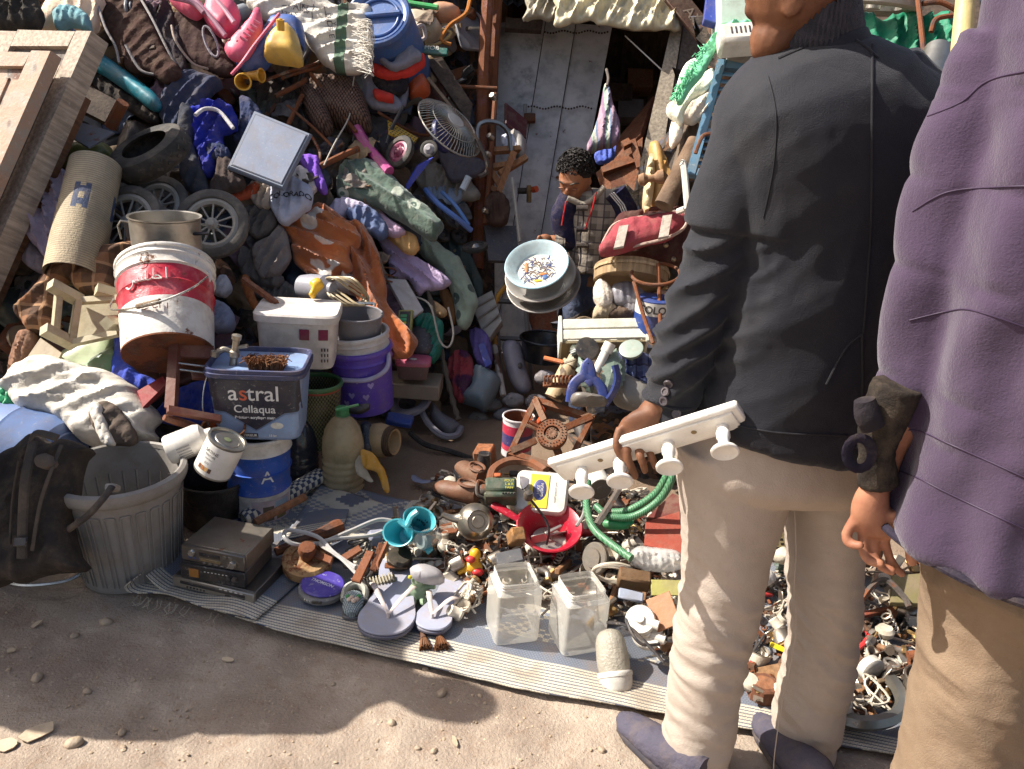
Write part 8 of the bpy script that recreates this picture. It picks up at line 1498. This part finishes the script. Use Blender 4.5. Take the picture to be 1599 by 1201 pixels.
boxat('wooden_board','tan flat board with a hole between the legs','board',wood('#8f6a48'),G(1200,1058,.04),(.11,.07,.012),(-.05,.75,.6),(.95,.3,0));boxat('ruler','yellow plastic ruler piece between the legs','ruler',plast('#d8bd1e'),G(1222,1014,.05),(.075,.018,.006),(0,.7,.6),(.75,-.6,0));boxat('ruler','short yellow plastic piece near the left leg','plastic piece',plast('#d0b23a'),G(1152,1068,.03),(.04,.02,.006),(0,.7,.6),(.9,-.4,0))
for lab,x,y,c_ in(('white plastic hand bag scrap between the legs',1195,902,'#c9c4bd'),('pale cloth bundle beside the perforated plate',1225,868,'#b5ad9c')):LP('bag',lab,'bag',mat(c_,rough=.5),[(x-16,y),(x-4,y-14),(x+14,y-8),(x+16,y+8),(x,y+14)],d=2.4,bulge=.04,fold=.02,res=.012)
leafy('plastic_leaf','dark green artificial leaf behind the trousers',G(1235,900,.05),G(1210,860,.09),.03,plast('#2a4030'))
# SMALL SCRAP ON THE MAT
def inpoly(x,y,P):
 c=False
 for i in range(len(P)):
  (x0,y0),(x1,y1)=P[i],P[i-1]
  if(y0>y)!=(y1>y)and x<(x1-x0)*(y-y0)/(y1-y0)+x0:c=not c
 return c
RA=[(648,792),(690,748),(735,735),(790,745),(900,740),(985,760),(1055,830),(1062,1020),(1020,1020),(1005,960),(950,975),(900,930),(760,940),(715,965),(700,905),(560,905),(540,870),(600,840)]
RB=[(1150,830),(1240,815),(1345,880),(1480,870),(1480,1090),(1420,1060),(1340,1125),(1240,1110),(1165,1080)]
m_d1=rusty('#5e4636',rust=.6);m_d2=metl('#a69c8f',rough=.42,dirt=.45,rust=.1);m_d3=mat('#c2b8a7',rough=.6,dirt=.6);m_d4=plast('#3d3a38',dirt=.5)
HID=Matrix.Translation((0,0,-.3));protos=[]
def proto(name,label,cat,group,parts,wt=1.):
 e=E(name,label,cat,Matrix(),group)
 for nm,mb,m in parts:mb.build(nm,m,e)
 protos.append([e,wt,0])
T_=lambda pts,r,n=7:MB().tube(pts,r,n)
S1='scrap spread over the woven mat'
proto('tap','small brass water tap among the scrap on the mat','tap','taps on the mat',[('body',MB().lathe([(.0001,-.03),(.012,-.03),(.012,.0),(.018,.006),(.018,.016),(.009,.02),(.009,.04),(.0001,.042)],14),m_brs),('spout',T_(cr([(0,0,.01),(.03,0,.014),(.05,0,-.008)],3),.008),m_brs),('lever',MB().box(.045,.010,.006,TR(.0,0,.044),.002),m_d2)])
proto('pipe_elbow','grey pipe elbow among the scrap on the mat','pipe fitting','pipe elbows on the mat',[('bend',T_(cr([(-.035,0,.012),(0,0,.012),(.012,.02,.012),(.012,.04,.012)],4),.013,10),m_d2),('collar',MB().lathe([(.013,-.006),(.018,-.005),(.018,.005),(.013,.006)],8,TR(-.03,0,.012)@RY(90)),m_brs)])
proto('bolt','thick rusty bolt with its nut among the scrap on the mat','bolt','bolts on the mat',[('shank',T_([(-.035,0,.01),(.035,0,.01)],.0065),m_d1),('head',MB().lathe([(.0001,0),(.014,0),(.014,.010),(.0001,.010)],6,TR(-.042,0,.01)@RY(90)),m_d1),('nut',MB().lathe([(.007,0),(.013,0),(.013,.009),(.007,.009)],6,TR(.014,0,.01)@RY(90)),m_d2)],1.4)
proto('hinge_plate','rusty iron hinge plate among the scrap on the mat','hinge','hinges on the mat',[('leaf',MB().box(.055,.034,.004,TR(0,.019,.006),.001),m_d1),('leaf',MB().box(.055,.034,.004,TR(0,-.018,.010)@RX(14),.001),m_d1),('pin',T_([(-.029,0,.008),(.029,0,.008)],.005),m_d2)])
proto('bracket','bent steel bracket among the scrap on the mat','bracket','brackets on the mat',[('foot',MB().box(.07,.024,.004,TR(0,0,.003),.001),m_d2),('upright',MB().box(.004,.024,.045,TR(.034,0,.024),.001),m_d2),('screw',MB().ell(.006,.006,.003,TR(-.014,0,.006),8,4),m_d1)],1.2)
proto('iron_ring','dark iron ring among the scrap on the mat','ring','iron rings on the mat',[('ring',MB().tube(ringpts(.024,18,1,.007),.006,6,True),m_d1)],.8)
proto('spring','coiled steel spring among the scrap on the mat','spring','springs on the mat',[('coil',T_([(.011*math.cos(i*.7),.011*math.sin(i*.7)+.0,.0014*i)for i in range(44)],.0022,5),m_d2)],.6)
proto('cupboard_pull','pale round plastic knob among the scrap on the mat','knob','pale knobs on the mat',[('cap',MB().lathe([(.0001,.026),(.016,.024),(.022,.016),(.02,.004),(.008,0),(.0001,0)],16),m_d3),('stem',T_([(0,0,0),(0,0,-.02)],.006),m_d1)])
proto('plug','dark electric plug among the scrap on the mat','plug','plugs on the mat',[('body',MB().box(.034,.026,.02,TR(0,0,.012),.004),m_d4),('pin',T_([(.017,.006,.012),(.034,.006,.012)],.0025),m_brs),('pin',T_([(.017,-.006,.012),(.034,-.006,.012)],.0025),m_brs),('cable',T_(cr([(-.017,0,.012),(-.04,.005,.012),(-.055,.03,.006),(-.04,.05,.005)],4),.004),m_d4)])
proto('spanner','old open ended spanner among the scrap on the mat','spanner','spanners on the mat',[('handle',MB().box(.09,.012,.006,TR(0,0,.005),.002),m_d2),('jaw',MB().prism([(-.012,-.01),(.004,-.016),(.016,-.012),(.008,-.005),(.008,.005),(.016,.012),(.004,.016),(-.012,.01)],.001,.009,TR(.05,0,0)),m_d2)])
proto('motor','small motor casing among the scrap on the mat','motor','small motors on the mat',[('casing',MB().lathe([(.0001,-.022),(.02,-.022),(.022,-.018),(.022,.018),(.018,.022),(.0001,.022)],18,TR(0,0,.02)@RY(90)),m_d2),('shaft',T_([(.02,0,.02),(.042,0,.02)],.004),m_d1),('terminal',MB().box(.010,.016,.008,TR(-.022,0,.03),.001),m_brs)],.8)
proto('padlock','brass padlock among the scrap on the mat','padlock','padlocks on the mat',[('body',MB().box(.036,.03,.014,TR(0,0,.009),.003),m_brs),('shackle',T_(cr([(-.012,.014,.009),(-.012,.03,.009),(0,.04,.009),(.012,.03,.009),(.012,.014,.009)],3),.0035),m_d2)],.6)
proto('cable_tangle','small tangle of dark wire among the scrap on the mat','wire','wire tangles on the mat',[('wire',T_(cr([(.045*math.cos(i*1.9+.3*i*i),.035*math.sin(i*2.3),.006+.012*(i%3))for i in range(13)],4),.0028,5),m_d4)],1.1)
proto('cable_tangle','small tangle of pale flex among the scrap on the mat','wire','pale flex tangles on the mat',[('wire',T_(cr([(.05*math.cos(i*1.7+1),.03*math.sin(i*2.1+.2*i),.006+.010*(i%4))for i in range(12)],4),.0034,5),m_d3)],.9)
proto('metal_plate','rusty flat iron offcut among the scrap on the mat','iron plate','iron offcuts on the mat',[('plate',MB().prism([(-.04,-.016),(.03,-.02),(.042,.004),(.02,.02),(-.036,.014)],.0,.005),m_d1),('rivet',MB().ell(.005,.005,.003,TR(-.02,0,.006),8,4),m_d2)],1.4)
proto('lamp_socket','white ceramic lamp socket among the scrap on the mat','lamp socket','lamp sockets on the mat',[('body',MB().lathe([(.0001,0),(.02,0),(.022,.008),(.018,.014),(.018,.04),(.014,.044),(.013,.02)],16),m_d3),('contact',MB().ell(.005,.005,.004,TR(0,0,.022),8,4),m_brs)])
proto('wood_offcut','splintered wooden offcut among the scrap on the mat','wood offcut','wood offcuts on the mat',[('stick',MB().box(.016,.014,.10,RY(90)@TR(-.010,0,0),.002),wood('#8a6445'))],1.0)
proto('drill_bit','thin worn steel rod among the scrap on the mat','rod','thin rods on the mat',[('shank',T_([(-.06,0,.006),(.03,0,.006),(.06,0,.006)],[.004,.004,.002]),m_d2),('head',MB().lathe([(.0001,0),(.007,0),(.007,.02),(.0001,.02)],6,TR(-.075,0,.006)@RY(90)),m_d1)],1.2)
proto('ceramic_cup','chipped pale fitting cup among the scrap on the mat','fitting','pale fittings on the mat',[('cup',MB().lathe([(.0001,0),(.016,0),(.026,.02),(.028,.03),(.025,.03),(.014,.006),(.0001,.005)],18),m_d3),('rim',MB().tube(ringpts(.0265,18,1,.03),.002,5,True),m_d2)])
proto('screwdriver','red plastic screwdriver among the scrap on the mat','screwdriver','red screwdrivers on the mat',[('grip',MB().lathe([(.0001,0),(.009,.002),(.011,.02),(.009,.05),(.006,.054),(.0001,.055)],10,TR(0,0,.011)@RY(90)),plast('#b02a2c')),('blade',T_([(.055,0,.011),(.12,0,.008)],.003),m_d2)],.35)
LM=[('red food mill',858,822),('steel teapot',742,815),('left square jar',798,960),('right square jar',900,975),('white bulkhead lamp',960,1030),('flip-flops',640,945),('turquoise holder',640,825),('yellow toy',738,885),('green machine box',775,768),('white flat appliance',846,770),('green hose',950,820),('iron disc',928,872),('clear plastic bag',1025,872),('tan circuit board',1036,955),('white pumps',1004,978),('iron angles',585,880),('brown leather shoes',722,755),('switch box',990,905),('perforated plate',1220,840),('octagonal block',1194,1095),('tool tray',1392,1040),('red pliers',1350,985),('castor wheel',1352,1065),('bent chrome pipe',1365,1118),('white tray',1455,965),('upright rusty fitting',1446,1010),('yellow ruler',1222,1014),('olive board',1425,915),('bent iron bar',1380,925),('tan drilled board',1200,1058)]
HL=[('white and red paint bucket',255,480),('cooking pot',263,370),('scooter tyre',234,240),('grey box lid',420,235),('orange blanket',560,430),('lilac sheet',650,420),('green ringed roll',610,310),('fan cage',702,200),('rusty pole',752,150),('child car seat',615,120),('white printed sack',500,55),('blue drum',590,30),('pink toy pushchair',370,50),('pushchair hood',320,65),('turquoise board',195,125),('rolled beige mat',130,340),('blue jacket',335,215),('striped bundle',290,155),('wicker basket',530,170),('tricycle wheel',622,238),('black pram wheels',700,350),('teal bag',668,525),('pale ringed blanket',720,450),('purple bucket',570,590),('white tub',465,520),('cream stool',140,490),('dirty white sack',130,630),('pale drawer',758,495),('pink lidded food box',645,565),('toilet seat',642,626),('checked blanket',110,430),('leaning doors',60,250),('rusty pole foot',748,400),('right pram wheel',331,350),('printed bag',455,305),('chromed frame',770,210)]
def where(x,y,lst):
 n,a,b=min(lst,key=lambda q:(q[1]-x)**2+(q[2]-y)**2);dx,dy=x-a,y-b;h='right' if dx>0 else 'left';v=('behind','in front')if lst is LM else('above','below');v=v[dy>0];near='just ' if dx*dx+dy*dy<900 else ''
 if abs(dx)>2.2*abs(dy):return near+h+' of the '+n
 if abs(dy)>2.2*abs(dx):return near+v+(' of' if v=='in front' else '')+' the '+n
 return near+v+' and '+h+' of the '+n
rr=random.Random(11);pool=[p for p in protos for _ in range(int(p[1]*10))]
def scatter(reg,n,zf):
 xs_=[p[0]for p in reg];ys_=[p[1]for p in reg];k=0
 while k<n:
  x,y=rr.uniform(min(xs_),max(xs_)),rr.uniform(min(ys_),max(ys_))
  if not inpoly(x,y,reg):continue
  k+=1;pr=rr.choice(pool);z=.022+zf(x,y)*rr.random();s=rr.uniform(.75,1.4)
  M=Matrix.Translation(G(x,y,z))@RZ(rr.uniform(0,360))@RX(rr.gauss(0,22))@RY(rr.gauss(0,22))@Matrix.Scale(s,4)
  o=pr[0]
  if pr[2]==0:o.matrix_world=M;pr.append(o['label'].split(' among')[0])
  else:o=copy_tree(o,M)
  o['label']=pr[3]+' '+where(x,y,LM);pr[2]+=1
scatter(RA,430,lambda x,y:.055 if 700<x<1000 and y<900 else.03);scatter(RB,230,lambda x,y:.035 if y<1000 else.018)
for p in protos:
 if p[2]==0:p[0].matrix_world=TR(*G(900,900,.03));p[2]=1
mb=[MB(),MB(),MB()]
for reg,n in((RA,1000),(RB,450)):
 k=0
 while k<n:
  x,y=rr.uniform(540,1480),rr.uniform(735,1125)
  if not inpoly(x,y,reg):continue
  k+=1;c=G(x,y,.024+.03*rr.random());s=rr.uniform(.004,.011);M=TR(*c)@RZ(rr.uniform(0,360))@RX(rr.uniform(-40,40));q=mb[k%3]
  if k%4==0:q.tube([(-s*2,0,0),(s*2,0,0)],s*.28,5,M=M)
  elif k%4==1:q.lathe([(s*.5,-s*.2),(s,-s*.2),(s,s*.2),(s*.5,s*.2)],8,M)
  else:q.box(s*rr.uniform(1,3),s*1.2,s*rr.uniform(.3,1),M,.0006)
for q,m in zip(mb,(m_d1,m_d2,m_d3)):tag(q.build('scrap_bits',m),'screws, nails and metal crumbs strewn over the mat',None,None,'stuff')
# FILLING OF THE HEAP: rags, sticks, tins and boxes between the larger things
HP=[(60,60),(200,-10),(640,-10),(735,20),(745,420),(760,600),(690,650),(600,640),(520,560),(420,480),(330,520),(240,560),(150,600),(20,600),(10,470),(90,300),(130,120)]
cols=['#4a403a','#5d5a5c','#6a5a4a','#39353a','#7a6a5c','#4d5564','#6b4436','#8a8078','#54463a','#3f4a44','#77606a','#8f7a60']
names=['dark brown','grey','tan brown','blackish','dusty beige','slate blue','rust brown','pale grey','earth brown','dark green','mauve','ochre']
rags=[]
for i in range(12):
 rags.append(crumple('rag',names[i]+' crumpled rag squeezed between the things of the heap','rag',cloth(cols[i])if i%3 else mat(cols[i],rough=.45),.30,.24,i+3,.055,26,names[i]+' rags in the heap'))
junk=[]
def jp(name,label,cat,group,parts):
 e=E(name,label,cat,Matrix(),group);[mb.build(nm,m,e)for nm,mb,m in parts];junk.append([e,0])
jp('stick','brown wooden stick poking out of the heap','stick','sticks in the heap',[('shaft',MB().box(.022,.018,.42,None,.003),wood('#6d4c36'))])
jp('metal_tube','thin bent metal tube poking out of the heap','tube','thin metal tubes in the heap',[('shaft',T_(cr([(0,0,-.25),(.02,0,0),(-.01,.02,.14),(.05,.02,.24)],5),.008),m_d2),('cap',MB().ell(.012,.012,.012,TR(0,0,-.25),8,6),m_blk)])
jp('plank','short dark plank end sticking out of the heap','plank','plank ends in the heap',[('plank_board',MB().box(.09,.02,.30,None,.003),m_dk)])
jp('food_tin','empty food tin wedged in the heap','tin','food tins in the heap',[('side',MB().lathe([(.045,-.06),(.046,-.055),(.045,.055),(.047,.06),(.043,.06),(.043,-.05)],24),m_d2),('end',MB().lathe([(.0001,-.055),(.044,-.055),(.044,-.05)],24),m_d1)])
jp('bottle','cloudy plastic bottle wedged in the heap','bottle','plastic bottles in the heap',[('body',MB().lathe([(.0001,-.10),(.036,-.10),(.04,-.09),(.04,.04),(.016,.075),(.014,.10),(.0001,.10)],20),plast('#8d9499')),('cap',MB().lathe([(.018,.088),(.018,.11),(.0001,.112)],14),plast('#345a9a'))])
jp('carton','crushed brown carton wedged in the heap','carton','cartons in the heap',[('box_side',MB().prism([(-.09,-.06),(.08,-.07),(.10,.05),(-.07,.07)],-.05,.05,None,0,.006),mat('#7d6750',dirt=.4)),('flap',MB().box(.14,.06,.004,TR(.01,.08,.05)@RX(30),.001),mat('#8a745c'))])
jp('plastic_tray','grey plastic tray edge showing in the heap','tray','plastic trays in the heap',[('floor',MB().prism(rrect(.22,.16,.03),0,.008,None,0,.003),plast('#6d6f76')),('lip',MB().tube([(x,y,.02)for x,y in rrect(.22,.16,.03)],.007,6,True),plast('#6d6f76'))])
jp('wire_coil','loose coil of wire hooked in the heap','wire','wire coils in the heap',[('wire',T_(cr([(.09*math.cos(i*.8)*(1+.1*math.sin(i)),.08*math.sin(i*.8),.004*i)for i in range(22)],4),.0035,5),m_d1)])
jp('machine_part','rusty machine part wedged in the heap','machine part','machine parts in the heap',[('block',MB().box(.10,.07,.06,None,.008),m_d1),('flange',MB().lathe([(.02,0),(.045,0),(.045,.012),(.02,.012)],20,TR(0,0,.03)),m_d2),('pipe',T_([(.05,0,0),(.12,.02,.02)],.014,10),m_d1)])
jp('shoe','scuffed dark shoe wedged in the heap','shoe','dark shoes in the heap',[('upper',MB().loft([((0,.11,.02),(.014,0,0),(0,0,.014)),((0,.06,.035),(.038,0,0),(0,0,.03)),((0,-.03,.045),(.034,0,0),(0,0,.045)),((0,-.10,.05),(.026,0,0),(0,0,.045))],16,4),mat('#37302c',rough=.5,dirt=.4)),('sole',MB().box(.07,.24,.014,None,.004),m_rub)])
for i,(c_,nm)in enumerate((('#6a655f','grey'),('#3a3634','black'),('#8a6a52','brown'),('#9a94a0','pale lilac'),('#4d5a78','blue'))):
 pts=cr([(.02*math.sin(j*2+i),.03*math.cos(j*1.3+i),-.2+.08*j)for j in range(6)],5);mb=MB();mb.tube(pts,[.016+.006*math.sin(j*.9)for j in range(len(pts))],8,flat=.25);jp('strap',nm+' twisted strap hooked in the heap','strap',nm+' straps in the heap',[('band',mb,cloth(c_))])
k=0
while k<340:
 x,y=rr.uniform(0,770),rr.uniform(-20,660)
 if not inpoly(x,y,HP):continue
 k+=1;d=H(x,y)+rr.uniform(-.03,.07);s=rr.uniform(.7,1.3);M=fr(W(x,y,d-(.03 if k%5<3 else 0)),cv(rr.uniform(-.6,.6),rr.uniform(-.1,.9),1))@RZ(rr.uniform(0,360))
 if k%7==0:s*=.62;M=fr(W(x,y,d-.16),cv(rr.uniform(-.6,.6),rr.uniform(.2,1),1))@RZ(rr.uniform(0,360))
 if k%7==0 or k%5<3:o=copy_tree(rr.choice(rags),M@Matrix.Scale(s,4));o['label']=o['label'].split(' squ')[0]+' '+where(x,y,HL);continue
 p=rr.choice(junk);M=M@RX(rr.choice((0,60,90,120)))@Matrix.Scale(s*.9,4)
 o=p[0]
 if p[1]==0:o.matrix_world=M;p.append(re.split(' poking| sticking| wedged| showing| hooked',o['label'])[0])
 else:o=copy_tree(o,M)
 o['label']=p[2]+' '+where(x,y,HL);p[1]+=1
for p in junk:
 if p[1]==0:
  for c in list(p[0].children):bpy.data.objects.remove(c)
  bpy.data.objects.remove(p[0])
for i,o in enumerate(rags):x,y=140+i*50,300-i*18+(i%3)*90;o.matrix_world=fr(W(x,y,H(x,y)+.02),cv(0,.4,1));o['label']=o['label'].split(' squ')[0]+' '+where(x,y,HL)
# STONES AND LITTER ON THE EARTH
m_sto=mat('#a3907a',var=.35,dirt=.4,bump=.4,bs=60)
for i,(x,y,r_,lb)in enumerate(((165,966,.016,'angular pale stone in the shade before the grey bin'),(116,988,.010,'small grey stone left of the angular one'),(57,1055,.014,'white stone chip in the sunlit lower left'),(135,1073,.010,'rounded brown pebble on the shadow edge'),(115,1157,.018,'half buried flat stone at the bottom left'),(690,1080,.013,'dark pebble inside the longer head shadow'),(612,1130,.010,'tan pebble between the two head shadows'),(665,1040,.009,'pebble at the mat edge below the brushes'),(520,1064,.007,'small pebble in the middle of the shadow'),(190,1137,.010,'tan stone in the sunlit lower left'),(192,1162,.007,'white pebble at the lower left'),(652,1168,.007,'white pebble near the bottom edge'),(678,1172,.008,'whitish pebble beside another near the bottom edge'),(940,1168,.010,'half buried pale stone near the left shoe'),(265,980,.006,'reddish crumb of stone before the mat fold'))):
 mb=MB();mb.ell(r_*1.3,r_,r_*.75,None,12,8);o=one(mb,'stone',lb,'stone',m_sto,TR(*(G(x,y,0)+V((0,0,gnd(*G(x,y).xy)+r_*.2))))@RZ(i*50),'stones on the earth');displace(o.data,lambda v,n:r_*.35*fbm(v/r_*1.3+i*3,2))
for x,y,w_,h_,a,lb in((58,1143,.045,.022,40,'torn beige cardboard scrap on the sunlit earth'),(8,1160,.03,.02,10,'pale litter scrap at the lower left corner'),(355,1026,.022,.008,-5,'white paper shred in the shade'),(56,972,.008,.02,-20,'thin splinter of wood in the shade'),(18,1016,.014,.008,12,'torn grey paper shred at the left shadow edge'),(710,1158,.006,.018,20,'curled white paper strip near the bottom')):
 q=[(w_*math.cos(b)*U1(.75,1.15),h_*math.sin(b)*U1(.75,1.15))for b in[i*.7 for i in range(9)]];one(MB().prism(q,0,.003),'litter',lb,'litter',mat('#bda98e',var=.2),TR(*(G(x,y,0)+V((0,0,gnd(*G(x,y).xy)+.006))))@RZ(a)@RX(5),'litter on the earth')
for o in bpy.data.objects:
 if o.parent and o.name.split('.')[0]in('loose_threads','frayed_edge','bristles','curls','ribs','gas_ports','drain_holes','wires','painted_leaves','tread','print_line','lettering','small_lettering','emblem','print','small_print'):o['kind']='stuff'
